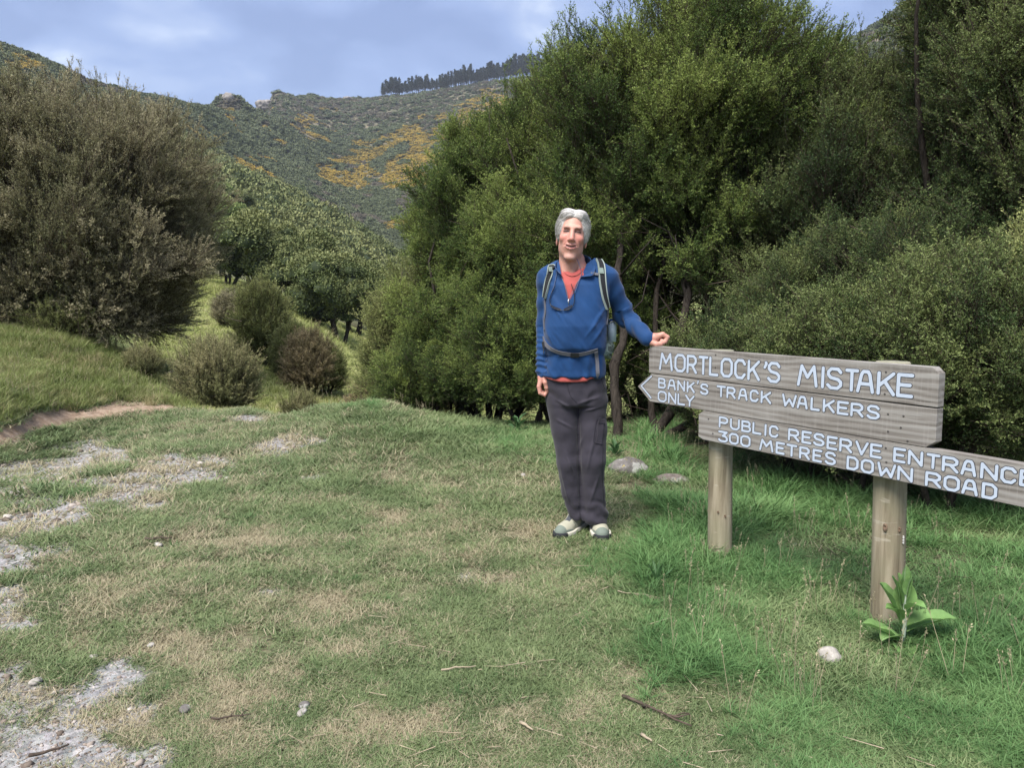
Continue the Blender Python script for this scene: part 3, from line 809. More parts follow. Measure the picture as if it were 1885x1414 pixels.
# ------------------------------------------------------------------ shrubs beyond the crest
def bush(px, base_py, Y, w, h, mat, label, seed, group=None, per=34, n_cl=60, protos=None, scale=0.8, spires=30, lift=1.0, cat='shrub', cl_r=None, kind='tea_tree_shrub'):
    p = at(px, base_py, Y); x = p.x
    return shrub(kind, x, Y, (w / 2 * 0.60, w / 2 * 0.60, h * 0.36), h * 0.36, n_cl, per, mat, label, cat, group, seed=seed, protos=protos or SPR_UP, cl_r=cl_r or w * 0.16,
                 lift=lift, scale=scale, stems=6, r0=0.02 + 0.01 * w, spires=spires, squash=0.9, every=2, zcut=0.02, bumps=0.12)
bush(402, 755, 10.4, 1.22, 0.98, K_SHRUB, 'round twiggy brown green shrub at the far edge of the turf', 41, n_cl=90, per=40, scale=0.62, spires=120)
bush(553, 760, 10.8, 0.46, 0.52, K_SHRUB, 'small open shrub with upright twigs right of the round one', 42, n_cl=22, per=26, scale=0.6, spires=30, lift=1.5)
bush(487, 700, 17.0, 1.15, 2.05, K_YELL, 'tall pale olive shrub at the head of the shrub row on the pasture', 43, n_cl=110, per=40, spires=90, scale=0.95)
bush(540, 700, 15.6, 0.75, 1.25, K_YELL, 'green shrub between the pale and the brown one on the pasture', 44, n_cl=60, per=36, scale=0.8, spires=40)
bush(567, 712, 15.0, 0.85, 1.22, K_BROWN, 'rusty brown shrub in the middle of the row on the pasture', 45, n_cl=70, per=38, scale=0.8, spires=60)
bush(604, 718, 15.3, 0.62, 1.05, K_YELL, 'green shrub at the lower right end of the row on the pasture', 46, n_cl=50, per=36, scale=0.75, spires=40)
bush(424, 612, 27.0, 1.0, 1.25, K_OLIVE, 'dark grey shrub beside the big round tree, up the pasture', 47, n_cl=60, per=34, scale=1.0, spires=40)
bush(675, 765, 12.2, 0.75, 0.72, K_BROWN, 'pale brown bush at the foot of the thicket beyond the crest', 48, n_cl=50, per=34, scale=0.65, spires=60)
bush(712, 770, 12.6, 0.9, 1.35, K_YELL, 'light green bush standing out from the left foot of the thicket', 49, n_cl=70, per=36, scale=0.8, spires=40)
bush(262, 706, 11.3, 0.5, 0.35, K_SHRUB, 'low olive bush under the skirt of the big round tree', 50, n_cl=30, per=30, scale=0.5, spires=10)
bush(120, 640, 11.9, 1.6, 0.40, K_YELL, 'low yellow green scrub along the top of the grass bank', 51, n_cl=70, per=30, scale=0.6, spires=10)

for i, (px, Y, rx, rz, zc, lab) in enumerate(((1600, 5.0, .52, .40, .72, 'dark overhanging bough behind the right sign post'), (1760, 4.55, .50, .45, .85, 'dark bough between the right post and the picture edge, below the bottom plank'), (1480, 5.5, .5, .36, .55, 'dark bough touching the ground between the two posts'), (800, 9.7, .55, .42, .62, 'low yellow green bough at the crest end of the thicket'), (900, 9.1, .5, .42, .62, 'low green bough over the dark leafy plants left of the man'), (980, 8.3, .55, .5, .75, 'green bough hanging low just left of the man'),
                                       (1560, 6.4, .7, .8, .9, 'dark bough filling the view behind the middle of the sign'))):
    x, y = T(px, Y)
    shrub('tea_tree_sapling', x, y, (rx, .45, rz), zc, 40, 80, K_DARK if px > 1000 else K_GREEN, lab, 'shrub', seed=70 + i, scale=.85, cl_r=.24, stems=3, r0=.03, zcut=.28)
# ------------------------------------------------------------------ hillside vegetation
CL_FAR = [clump(500 + i, 1.0, 110, 0.26, 0.22, 5, 0.7) for i in range(6)]
CL_MID = [clump(520 + i, 1.0, 900, 0.14, 0.09, 9, 0.95, 0.74) for i in range(6)]
M_SCRUB = leaf_mat('hill_scrub_leaf', (0.055, 0.070, 0.036), (0.105, 0.128, 0.064), (0.165, 0.185, 0.100), 0.8, 0.0, 0.012)
M_HEATH = leaf_mat('grey_heath_leaf', (0.085, 0.080, 0.058), (0.145, 0.130, 0.095), (0.20, 0.18, 0.14), 0.9, 0.0, 0.02)
M_GORSE = leaf_mat('gorse_flower', (0.08, 0.08, 0.03), (0.34, 0.245, 0.055), (0.52, 0.37, 0.075), 0.8, 0.0, 0.05)
M_FOREST = leaf_mat('valley_tree_leaf', (0.028, 0.042, 0.014), (0.095, 0.122, 0.042), (0.20, 0.215, 0.085), 0.7, 0.0, 0.03)
M_FRESH = leaf_mat('fresh_valley_leaf', (0.04, 0.065, 0.018), (0.165, 0.225, 0.07), (0.33, 0.38, 0.14), 0.7, 0.1, 0.15)
M_PINE = leaf_mat('pine_needle', (0.012, 0.02, 0.014), (0.035, 0.05, 0.035), (0.07, 0.09, 0.065), 0.8, 0.0, 0.05)
def polar_pts(n, t0, t1, r0, r1, rng):
    th = rng.uniform(t0, t1, n); r = np.exp(rng.uniform(math.log(r0), math.log(r1), n))
    x = r * np.sin(th); y = r * np.cos(th)
    z = ground(x, y); px, py, dep = proj(x, y, z)
    return x, y, z, px, py, r
rng = np.random.default_rng(77)
# far scrub, heath and gorse; three objects, each one mass
x, y, z, px, py, r = polar_pts(150000, -0.75, 0.02, 190, 900, rng)
x2, y2, z2, px2, py2, r2 = polar_pts(26000, 0.02, 0.62, 300, 900, rng)
x = np.concatenate([x, x2]); y = np.concatenate([y, y2]); z = np.concatenate([z, z2]); px = np.concatenate([px, px2]); py = np.concatenate([py, py2]); r = np.concatenate([r, r2])
nz = fbm(x * 0.02, y * 0.02, 3, 4); nf = fbm(x * 0.09, y * 0.09, 8, 3)
warp_x = px + (nz - 0.5) * 120; warp_y = py + (nf - 0.5) * 50
ng = fbm(x * 0.11, y * 0.05, 18, 4)
gor = poly_in(warp_x, warp_y, GORSE_P) & (r > 380) & (ng > 0.43)
# scattered gorse on the left slope and along the right spur
sc_g = ((nf > 0.66) & (px > 180) & (px < 620) & (py > 200) & (py < 330) & (r > 330)) | ((np.hypot(px - 50, (py - 112) * 2.5) < 45) & (nf > 0.5)) | ((np.hypot((px - 735) / 2, py - 420) < 16) & (nf > 0.5))
gorse = gor | sc_g
bare = (r > 520) & (py + (nz - .5) * 80 < 240) & (px > 470) & (rng.random(len(px)) < .8)         # the short grey cover of the upper slope
heath = ~gorse & (bare | ((r > 330) & (nf > 0.60)))
scrub = ~gorse & ~heath
u = rng.random(len(x))
for nm, msk, mt, s0, s1, lab in (('hillside_scrub', scrub & (u < 0.9), M_SCRUB, 1.5, 3.2, 'dark grey green scrub covering the far slopes'),
                                 ('heath', heath & (u < 0.55), M_HEATH, 0.9, 1.9, 'short grey brown heath on the upper slope under the pines'),
                                 ('flowering_gorse', gorse & (u < 0.75), M_GORSE, 1.0, 2.0, 'yellow flowering gorse spread over the sunny spur')):
    i = np.nonzero(msk)[0]; n = len(i)
    s = rng.uniform(s0, s1, n) * (0.75 + 0.5 * np.clip(nf[i], 0, 1)) * np.clip(r[i] / 420, 0.75, 1.25)
    P = np.stack([x[i], y[i], z[i] - 0.1 * s], 1)
    rot = np.stack([rng.normal(size=n) * 0.12, rng.normal(size=n) * 0.12, rng.uniform(0, 6.28, n)], 1)
    S = np.stack([s, s * rng.uniform(0.8, 1.2, n), s * rng.uniform(0.6, 1.0, n)], 1)
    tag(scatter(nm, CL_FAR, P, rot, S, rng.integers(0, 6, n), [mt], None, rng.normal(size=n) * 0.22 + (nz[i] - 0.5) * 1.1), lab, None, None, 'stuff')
# closed tree canopy of the near spur and the left flank
x, y, z, px, py, r = polar_pts(13000, -0.72, 0.03, 88, 300, rng)
nz = fbm(x * 0.03, y * 0.03, 13, 3); nf = fbm(x * 0.15, y * 0.15, 4, 3)
keep = (r > 96) | (px < 330)
keep &= rng.random(len(x)) < np.where(r < 200, 1.0, 0.7)
x, y, z, px, py, r, nz, nf = (a[keep] for a in (x, y, z, px, py, r, nz, nf))
n = len(x); s = rng.uniform(1.6, 4.4, n) ** 1.0 * np.clip(r / 150, 0.7, 1.05)
g2 = (np.hypot((px - 455) / 1.8, py - 362) < 22) & (nf > 0.47) & (r > 100) & (r < 260)
for nm, msk, mt, lab in (('valley_canopy', ~g2, M_FOREST, 'closed dark green tree canopy on the near spur of the valley'),
                         ('orange_gorse', g2, M_GORSE, 'patch of orange gorse among the trees of the near spur')):
    i = np.nonzero(msk)[0]; m = len(i)
    P = np.stack([x[i], y[i], z[i] + 0.30 * s[i] + rng.uniform(-.5, 1.0, m)], 1)
    rot = np.stack([rng.normal(size=m) * 0.15, rng.normal(size=m) * 0.15, rng.uniform(0, 6.28, m)], 1)
    S = np.stack([s[i], s[i] * rng.uniform(0.8, 1.2, m), s[i] * rng.uniform(0.8, 1.3, m)], 1) * (0.7 if mt is M_GORSE else 1)
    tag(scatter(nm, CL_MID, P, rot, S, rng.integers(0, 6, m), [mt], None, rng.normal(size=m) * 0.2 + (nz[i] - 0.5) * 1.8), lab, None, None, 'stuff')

# single valley trees one can tell apart
CL_TREE = [clump(540 + i, 1.0, 2400, 0.12, 0.06, 11, 0.9, 0.62) for i in range(4)]
def valley_tree(px, base_py, Y, w, h, mat, label, seed, kind='valley_tree', group=None, cat='tree', ncl=14, per_v=None):
    rng = np.random.default_rng(seed)
    p = at(px, base_py, Y); x, y = p.x, p.y; zb = gz(x, y)
    root = empty(kind, (x, y, zb), label, cat, group)
    N = unit(rng.normal(size=(ncl, 3))); N[:, 2] = N[:, 2] * .8 + .15
    Cc = N * np.array([w / 2, w / 2, h * 0.42]) * rng.uniform(0.35, 0.85, (ncl, 1)) + np.array([0, 0, h * 0.55])
    s = rng.uniform(0.16, 0.27, ncl) * w
    rot = np.stack([rng.normal(size=ncl) * 0.3, rng.normal(size=ncl) * 0.3, rng.uniform(0, 6.28, ncl)], 1)
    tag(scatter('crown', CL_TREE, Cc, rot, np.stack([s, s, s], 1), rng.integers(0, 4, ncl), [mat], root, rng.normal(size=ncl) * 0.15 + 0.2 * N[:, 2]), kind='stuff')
    limbs_mesh((0, 0, 0), Cc, rng, 0.02 * w + 0.05, 3, 0.18, 1).build('trunk', BARK, root, smooth=True)
    return root
valley_tree(625, 672, 41, 5.6, 5.2, M_FOREST, 'broad dark green tree with a thick trunk at the bottom of the pasture', 601, ncl=60)
valley_tree(560, 632, 46, 6.0, 4.9, M_FOREST, 'dark tree left of the broad one, above the shrub row', 602, ncl=50)
valley_tree(475, 575, 46, 6.0, 4.6, M_FOREST, 'dark spreading tree on the upper edge of the pasture', 603, ncl=50)
valley_tree(425, 552, 52, 5.0, 4.0, M_FOREST, 'dark tree with pale bare limbs where the pasture meets the big olive tree', 604, ncl=40)
FL = ['light green tree at the right flank of the big olive tree, lowest row', 'light green tree directly above the dark spreading tree', 'dark tree between two light green ones, above the pale shrub', 'light green tree just left of the yellow gorse bush',
      'dark tree just below the yellow gorse bush', 'dark tree filling the notch left of the thicket foot', 'light green tree of the middle row, half behind the big olive tree', 'light green tree of the middle row, second from the olive tree', 'light green tree at the centre of the middle row',
      'light green tree at the right end of the middle row', 'dark tree above the yellow gorse bush', 'dark tree right of the row end, near the thicket', 'uppermost light green tree beside the olive tree crown', 'dark tree right of the uppermost light green one',
      'dark tree low in the valley left of the thicket', 'dark tree mostly hidden by the left foot of the thicket', 'light green tree peeping out just right of the olive tree']
k = 0
FT = [(415, 505, 64, 5.0, 4.2, 1), (470, 500, 62, 4.6, 4.0, 1), (515, 520, 60, 4.2, 3.8, 0), (560, 530, 64, 4.0, 3.8, 1), (600, 560, 60, 3.8, 3.6, 0), (655, 590, 58, 4.4, 3.8, 0),
      (395, 440, 86, 6.0, 5.0, 1), (445, 455, 84, 5.5, 4.6, 1), (500, 475, 84, 5.5, 4.6, 1), (545, 490, 84, 5.0, 4.2, 1), (590, 520, 86, 5.2, 4.6, 0), (640, 545, 86, 5.2, 4.4, 0),
      (370, 385, 108, 6.5, 5.5, 1), (420, 400, 108, 6.0, 5.4, 0), (690, 580, 76, 5.0, 4.4, 0), (740, 600, 70, 5.0, 4.2, 0), (352, 470, 76, 5.0, 4.4, 1)]
for (px, bpy_, Y, w, h, fr) in FT:
    k += 1
    valley_tree(px, bpy_ + 8, Y, w * 1.35, h * 1.25, M_FRESH if fr else M_FOREST, FL[k - 1], 620 + k, group='light green valley trees' if fr else 'dark green valley trees', ncl=34)
# one gorse bush in full flower in front of them
p = at(586, 492, 70)
g = empty('gorse_bush', (p.x, p.y, p.z - 0.9), 'single bright yellow gorse bush among the green valley trees', 'shrub')
M_GORSEB = leaf_mat('bright_gorse_flower', (0.30, 0.20, 0.02), (0.70, 0.45, 0.02), (0.85, 0.58, 0.03), 0.8, 0.0, 0.05)
tag(scatter('crown', CL_TREE, [(0, 0, .75), (.25, -.1, .35), (-.15, -.1, 1.1)], np.zeros((3, 3)), np.array([.45, .4, .3]), np.array([0, 1, 2]), [M_GORSEB], g, np.zeros(3)), kind='stuff')
mb = MB(); mb.tube([(0, 0, -0.6), (0.02, 0, 0.3), (0.1, 0, 0.8)], [0.06, 0.05, 0.02], 6); mb.build('trunk', BARK, g)

# pines standing along the ridge
def pine_mesh(seed):
    rng = np.random.default_rng(seed); parts = []
    H = 1.0
    ts = np.linspace(0, 1, 5); S = np.stack([ts * 0.02, ts * 0, ts], 1)
    v, q = twig_quads(S[:-1], S[1:], 0.016 * (1.2 - ts[:-1]), 0.016 * (1.2 - ts[1:])); parts.append((v, q, 0.2, 1))
    n = 150; t = rng.uniform(0.28, 0.99, n) ** 0.9; a = rng.uniform(0, 6.28, n); L = 0.26 * (1.06 - t) ** 0.65 * rng.uniform(0.4, 1.2, n)
    A = np.stack([t * 0.02, 0 * t, t], 1); B = A + np.stack([np.cos(a) * L, np.sin(a) * L, L * rng.uniform(-0.1, 0.6, n)], 1)
    v, q = twig_quads(A, B, 0.004, 0.002); parts.append((v, q, 0.2, 1))
    kk = np.repeat(np.arange(n), 6); u = rng.uniform(0.25, 1.05, len(kk)); c = A[kk] + (B[kk] - A[kk]) * u[:, None]
    v, q = leaf_quads(c, rng.normal(size=(len(kk), 3)) + np.array([0, 0, .5]), 0.045, 0.024, rng); parts.append((v, q, np.repeat(rng.random(len(kk)), 4), 0))
    V, Q, Tn, M = join_proto(parts)
    me = bpy.data.meshes.new('pine'); me.from_pydata([tuple(a) for a in V], [], [tuple(a) for a in Q])
    me.polygons.foreach_set('material_index', M.astype(np.int32)); me.materials.append(M_PINE); me.materials.append(TWIG)
    at_ = me.attributes.new('tone', 'FLOAT', 'POINT'); at_.data.foreach_set('value', Tn.astype(np.float32))
    return me
PM = [pine_mesh(i) for i in range(5)]
rng = np.random.default_rng(5)
pxs = np.concatenate([np.arange(703, 1010, 4.6), np.arange(706, 1010, 6.0), np.arange(705, 860, 11.0)])
rowk = np.concatenate([np.zeros(67), np.ones(51), np.full(15, 2)])[:len(pxs)]
first = min(pxs)
for j, a in enumerate(pxs):
    a2 = a + rng.uniform(-2.2, 2.2); Yb = np.interp(a2, [700, 780, 850, 920, 1000], [690, 712, 722, 732, 742]) + rowk[j] * 9 + rng.uniform(-3, 3)
    q = at(a2, 170, Yb)
    o = bpy.data.objects.new('pine_tree', PM[j % 5]); sc.collection.objects.link(o)
    o.location = (q.x, q.y, gz(q.x, q.y) - 0.6)
    h = np.interp(a2, [700, 712, 740, 800, 860, 930, 1000], [13, 17, 16, 15, 19, 22, 22]) * rng.uniform(0.72, 1.18)
    o.scale = (h * rng.uniform(0.8, 1.15), h, h); o.rotation_euler = (0, 0, rng.uniform(0, 6.28))
    if a == first and j == 0: tag(o, 'leftmost pine of the row on the far ridge', 'tree', 'pines on the ridge')
    else: tag(o, 'dark pine in the long row on the far ridge', 'tree', 'pines on the ridge')
# rock faces on the skyline: bluff and knob
ROCK = simple_mat('grey_ridge_rock', (0.24, 0.22, 0.20), 0.95, 0.35, 0.45, bscale=0.6, bstr=1.0, bdist=0.6)
q = Vector((_s[1][0], _s[1][1], 0)); rock('rock_bluff', (q.x - 2, q.y - 3, gz(q.x, q.y) - 3.2), (7, 6, 5.0), 3, ROCK, 'dark rock bluff with a steep left face on the middle skyline', amp=0.5, n=4)
q = Vector((_s[0][0], _s[0][1], 0)); rock('rock_outcrop', (q.x, q.y - 2, gz(q.x, q.y) - 2.6), (4.0, 4, 4.0), 4, ROCK, 'pale rocky knob breaking the skyline between the two slopes', amp=0.5, n=4)
q = at(640, 178, 655); rock('ridge_boulder', (q.x, q.y, gz(q.x, q.y)), (5, 4, 2.0), 5, ROCK, 'low rocks on the skyline halfway between bluff and pines', amp=0.5)
# ------------------------------------------------------------------ grass
def blades(seed, n, R, hmin, hmax, wid, lean=0.5, curl=0.6, seg=3, flat=0.0):
    """a tuft of bent grass blades; tone 0 at the foot to 1 at the tip"""
    rng = np.random.default_rng(seed)
    a = rng.uniform(0, 6.28, n); rr = R * np.sqrt(rng.random(n))
    B = np.stack([np.cos(a) * rr, np.sin(a) * rr, np.full(n, -0.004)], 1)
    h = rng.uniform(hmin, hmax, n); d = rng.uniform(0, 6.28, n)
    le = rng.uniform(0.1, 1, n) * lean; cu = rng.uniform(0.2, 1, n) * curl
    H = np.stack([np.cos(d), np.sin(d), 0 * d], 1); W = np.stack([-np.sin(d), np.cos(d), 0 * d], 1)
    tw = rng.normal(size=n) * 0.5; W = W * np.cos(tw)[:, None] + H * np.sin(tw)[:, None]
    V = []; Tn = []
    for k in range(seg + 1):
        t = k / seg
        out = (le * t + cu * t * t) * h; up = h * (t - 0.35 * cu * t * t) * (1 - flat)
        c = B + H * out[:, None] + np.array([0, 0, 1]) * up[:, None]
        w = wid * (1 - t ** 1.6) * 0.5 + 0.00015
        V += [c - W * w, c + W * w]; Tn += [np.full(n, t)] * 2
    V = np.stack(V, 1).reshape(-1, 3); Tn = np.stack(Tn, 1).ravel()
    m = 2 * (seg + 1); b = np.arange(n)[:, None] * m; Q = []
    for k in range(seg): Q.append(b + np.array([[2 * k, 2 * k + 1, 2 * k + 3, 2 * k + 2]]))
    return V, np.vstack(Q), Tn, np.zeros(n * seg, int)
def seedheads(seed, n, R, h0, h1):
    rng = np.random.default_rng(seed); parts = []
    a = rng.uniform(0, 6.28, n); rr = R * np.sqrt(rng.random(n)); A = np.stack([np.cos(a) * rr, np.sin(a) * rr, 0 * a], 1)
    h = rng.uniform(h0, h1, n); L = rng.normal(size=(n, 2)) * 0.18 * h[:, None]
    B = A + np.stack([L[:, 0], L[:, 1], h], 1)
    v, q = twig_quads(A, B, 0.0012, 0.0008); parts.append((v, q, 0.8, 0))
    k = np.repeat(np.arange(n), 12); u = rng.uniform(0.78, 1.04, len(k)); c = A[k] + (B[k] - A[k]) * u[:, None] + rng.normal(size=(len(k), 3)) * 0.0022
    v, q = leaf_quads(c, (B - A)[k] + rng.normal(size=(len(k), 3)) * 0.1, 0.010, 0.004, rng); parts.append((v, q, 1.0, 0))
    return join_proto(parts)
def grass_mat(name, g0, g1, g2, dry, dryness, scale=2.4, hx=0.35):
    m, nt = new_mat(name)
    tone = attr(nt, 'tone').outputs['Fac']; oi = nt.n('ShaderNodeObjectInfo'); tint = attr(nt, 'tint', 'INSTANCER').outputs['Fac']
    P = wpos(nt)
    n1 = noise(nt, scale, 4, 0.6, P); n2 = noise(nt, 160, 1, 0.5, P)
    s = nt.n('ShaderNodeMath', operation='MULTIPLY_ADD'); nt.l(tone, s.inputs[0]); s.inputs[1].default_value = 0.55; nt.l(n1, s.inputs[2])
    s2 = nt.n('ShaderNodeMath', operation='MULTIPLY_ADD'); nt.l(oi.outputs['Random'], s2.inputs[0]); s2.inputs[1].default_value = 0.3; nt.l(s.outputs[0], s2.inputs[2])
    col = ramp(nt, maprange(nt, s2.outputs[0], 0.45, 1.4), [(0, g0), (0.5, g1), (1, g2)])
    d = nt.n('ShaderNodeMath', operation='MULTIPLY_ADD'); nt.l(n2, d.inputs[0]); d.inputs[1].default_value = 1.1
    nn = nt.n('ShaderNodeMath', operation='MULTIPLY_ADD'); nt.l(noise(nt, 0.9, 5, 0.65, P), nn.inputs[0]); nn.inputs[1].default_value = 1.3; nt.l(tint, nn.inputs[2])
    nt.l(nn.outputs[0], d.inputs[2])
    f = maprange(nt, d.outputs[0], 1.70 - dryness, 1.84 - dryness)
    col = mixc(nt, f, col, dry)
    finish(nt, col, 0.6, spec=0.25, trans=0.3)
    return m
G_TURF = grass_mat('turf_blade', (0.052, 0.078, 0.033), (0.145, 0.203, 0.086), (0.29, 0.35, 0.165), (0.43, 0.375, 0.25), 0.335)
G_LUSH = grass_mat('lush_blade', (0.028, 0.065, 0.024), (0.105, 0.215, 0.072), (0.24, 0.38, 0.15), (0.36, 0.33, 0.17), 0.05)
G_BANK = grass_mat('bank_blade', (0.050, 0.075, 0.022), (0.18, 0.23, 0.068), (0.34, 0.38, 0.15), (0.40, 0.34, 0.19), 0.32, 1.2)
G_PAST = grass_mat('pasture_blade', (0.11, 0.14, 0.035), (0.30, 0.34, 0.105), (0.48, 0.50, 0.20), (0.54, 0.48, 0.28), 0.35, 0.8)
G_SEED = simple_mat('seed_head', (0.34, 0.30, 0.19), 0.8)
rng = np.random.default_rng(99)
def in_frustum(x, y, m=1.32):
    z = ground(x, y); px, py, dep = proj(x, y, z)
    return z, px, py, (dep > 0.3) & (px > 942 - 942 * m - 60) & (px < 942 + 942 * m + 60) & (py < 1560)
def fan(n, r0, r1, pw=1.0):
    r = r0 * (r1 / r0) ** (rng.random(n) ** pw); th = rng.uniform(-0.80, 0.80, n)
    return r * np.sin(th), r * np.cos(th), r
def normal_tilt(x, y):
    e = 0.15
    zx = (ground(x + e, y) - ground(x - e, y)) / (2 * e); zy = (ground(x, y + e) - ground(x, y - e)) / (2 * e)
    return np.stack([np.arctan(zy), -np.arctan(zx)], 1)
def plant_grass(name, protos, x, y, z, scl, mat, label, tint, tilt=None):
    n = len(x); rot = np.zeros((n, 3)); rot[:, 2] = rng.uniform(0, 6.28, n)
    if tilt is not None: rot[:, :2] = 0
    P = np.stack([x, y, z], 1)
    S = np.stack([scl * rng.uniform(0.85, 1.2, n), scl * rng.uniform(0.85, 1.2, n), scl * rng.uniform(0.7, 1.2, n)], 1)
    # the proportion of spin only: tufts stay upright
    o = scatter(name, protos, P, rot, S, rng.integers(0, len(protos), n), [mat] if not isinstance(mat, list) else mat, None, tint)
    return tag(o, label, None, None, 'stuff')
# short worn turf
TUFT = [blades(700 + i, 40, 0.05, 0.009, 0.029, 0.0032, 1.3, 0.9) for i in range(8)]
x, y, r = fan(74000, 1.6, 10.6, 0.85)
z, px, py, ok = in_frustum(x, y)
g, st, lu, cut, trk, far = zones(x, y, z)
pn = fbm(x * 2.2, y * 2.2, 21, 4); pf = fbm(x * 9, y * 9, 6, 2)
dens = np.clip(1.05 - 0.35 * st - 0.9 * np.clip((0.42 - pn) * 7, 0, 1) * (1 - lu), 0.12, 1) * (1 - g * 0.985) * (1 - cut) * (1 - trk)
dens = np.where(g > 0.3, np.where(pf > 0.66, 0.45, dens * 0.3), dens)
ok &= rng.random(len(x)) < dens
ok &= (far < 0.9)
i = np.nonzero(ok)[0]
scl = np.clip(r[i] / 3.0, 0.8, 2.1) * (0.62 + 0.5 * pn[i] + 0.35 * pf[i]) * rng.choice([.8, 1, 1, 1.3], len(i)) * (1 + 0.55 * lu[i] - 0.25 * st[i])
tint = 0.60 * st[i] - 0.65 * lu[i] + 0.45 * g[i] + rng.normal(size=len(i)) * 0.20 + (0.5 - pn[i]) * 0.5 + (fbm(x[i] * 13, y[i] * 13, 44, 3) - .5) * 1.3
plant_grass('turf', TUFT, x[i], y[i], z[i], scl, G_TURF, 'short patchy turf, green and straw coloured, over the open ground', tint)
# longer lush grass round the sign posts and in front of the thicket
LONG = [blades(720 + i, 26, 0.045, 0.05, 0.15, 0.0064, 0.6, 1.3, 4) for i in range(7)]
x, y, r = fan(92000, 1.7, 10.2, 0.9)
z, px, py, ok = in_frustum(x, y)
g, st, lu, cut, trk, far = zones(x, y, z)
edge = (py < np.interp(px, [560, 700, 800, 900, 1000, 1100, 1200], [740, 765, 800, 838, 860, 870, 890])) & (px > 600) & (px < 1250)
shade = (px > 1300) & (py < np.interp(px, [1300, 1420, 1600, 1885], [885, 960, 1080, 1090]))
pn = fbm(x * 1.6, y * 1.6, 31, 3); pf = fbm(x * 7, y * 7, 16, 2)
pr = np.where(lu > 0.05, lu * np.clip((pn - 0.20) * 6, 0.15, 1) * 1.0, 0.012 * (pf > 0.55)) + 0.5 * edge
pr = pr * np.where(shade, 0.9, 1.0) * (g < 0.2) * (cut < 0.2)
i = np.nonzero(ok & (rng.random(len(x)) < pr) & (far < 0.6))[0]
hs = np.where(px[i] > 1180, 1.05, 0.60) * np.clip(r[i] / 3.5, 0.7, 1.3) * rng.uniform(0.45, 1.1, len(i)) * (0.45 + 0.75 * np.clip((pn[i] - 0.3) * 2, 0, 1))
plant_grass('long_grass', LONG, x[i], y[i], z[i], hs, G_LUSH, 'longer lush green grass round the sign posts and along the thicket', rng.normal(size=len(i)) * 0.2 - 0.1)
# single dry stalks with seed heads
SEED = [seedheads(740 + i, 3, 0.05, 0.13, 0.26) for i in range(4)]
x, y, r = fan(5200, 2.2, 9.5, 0.9)
z, px, py, ok = in_frustum(x, y)
g, st, lu, cut, trk, far = zones(x, y, z)
pr = np.where((px > 1230) & (lu > 0.2), 0.13, 0.0) * (py < 1330) + 0.5 * ((px > 1150) & (px < 1300) & (py < 880)) + 0.22 * ((px > 600) & (py < 770)) 
i = np.nonzero(ok & (rng.random(len(x)) < pr))[0]
plant_grass('seeding_grass', SEED, x[i], y[i], z[i], rng.uniform(0.6, 1.15, len(i)), G_SEED, 'pale seed heads on thin stalks above the longer grass', np.zeros(len(i)))
# the bank at the left and the strip under the big tree
BANKG = [blades(760 + i, 30, 0.10, 0.06, 0.17, 0.006, 0.5, 0.8, 3) for i in range(6)]
x, y, r = fan(60000, 6.3, 17, 1.0)
z, px, py, ok = in_frustum(x, y)
g, st, lu, cut, trk, far = zones(x, y, z)
toe = np.interp(px, [-80, 0, 60, 150, 240, 330], [835, 800, 775, 760, 750, 745])
ok &= (px < 345) & (py < toe + 6) & (cut < 0.6) & (trk < 0.35)
i = np.nonzero(ok)[0]
plant_grass('bank_grass', BANKG, x[i], y[i], z[i], rng.uniform(0.6, 1.15, len(i)) * (1 - 0.4 * cut[i]), G_BANK, 'rough green grass with straw heads covering the bank on the left', rng.normal(size=len(i)) * 0.18)
i2 = i[rng.random(len(i)) < 0.06]
plant_grass('bank_seed_heads', SEED, x[i2], y[i2], z[i2], rng.uniform(0.6, 1.2, len(i2)), G_SEED, 'straw coloured seed heads over the grass bank', np.zeros(len(i2)))
# the pale pasture beyond the crest
PAST = [blades(780 + i, 26, 0.30, 0.08, 0.26, 0.016, 0.5, 0.8, 3) for i in range(6)]
x, y, r = fan(60000, 10.0, 70, 1.0)
z, px, py, ok = in_frustum(x, y)
g, st, lu, cut, trk, far = zones(x, y, z)
ok &= (px > 250) & (px < 900) & (trk < 0.3) & (far > 0.25) & ~((px < 345) & (r < 15.5))
i = np.nonzero(ok)[0]
plant_grass('pasture_grass', PAST, x[i], y[i], z[i], rng.uniform(0.5, 1.0, len(i)) * np.clip(r[i] / 22, 0.55, 1.8), G_PAST, 'pale yellow green pasture on the slope beyond the crest', rng.normal(size=len(i)) * 0.15)
# fallen litter under the thicket
LIT = []
for s in range(4):
    q = np.random.default_rng(800 + s); a = q.normal(size=(40, 3)) * np.array([.18, .18, .012]) + np.array([0, 0, 0.012]); b = a + q.normal(size=(40, 3)) * np.array([.07, .07, .012])
    v, qq = twig_quads(a, b, 0.0022, 0.0012); LIT.append((v, qq, np.full(len(v), 0.5), np.zeros(len(qq), int)))
x, y, r = fan(9000, 3.4, 13, 1.0)
z, px, py, ok = in_frustum(x, y)
lim = np.interp(px, [650, 800, 1000, 1200, 1300, 1420, 1600, 1885], [770, 790, 850, 850, 900, 980, 1080, 1110])
ok &= (px > 840) & (py < lim) & (rng.random(len(x)) < 0.8)
i = np.nonzero(ok)[0]
LITTER = simple_mat('dead_twig_litter', (0.075, 0.058, 0.042), 0.95, 30, 0.5)
plant_grass('twig_litter', LIT, x[i], y[i], z[i], rng.uniform(0.6, 1.2, len(i)), LITTER, 'brown litter of dead twigs on the ground under the thicket', np.zeros(len(i)))
x, y, r = fan(450, 1.9, 8, 1.0)
z, px, py, ok = in_frustum(x, y); i = np.nonzero(ok & (rng.random(len(x)) < 0.55))[0]
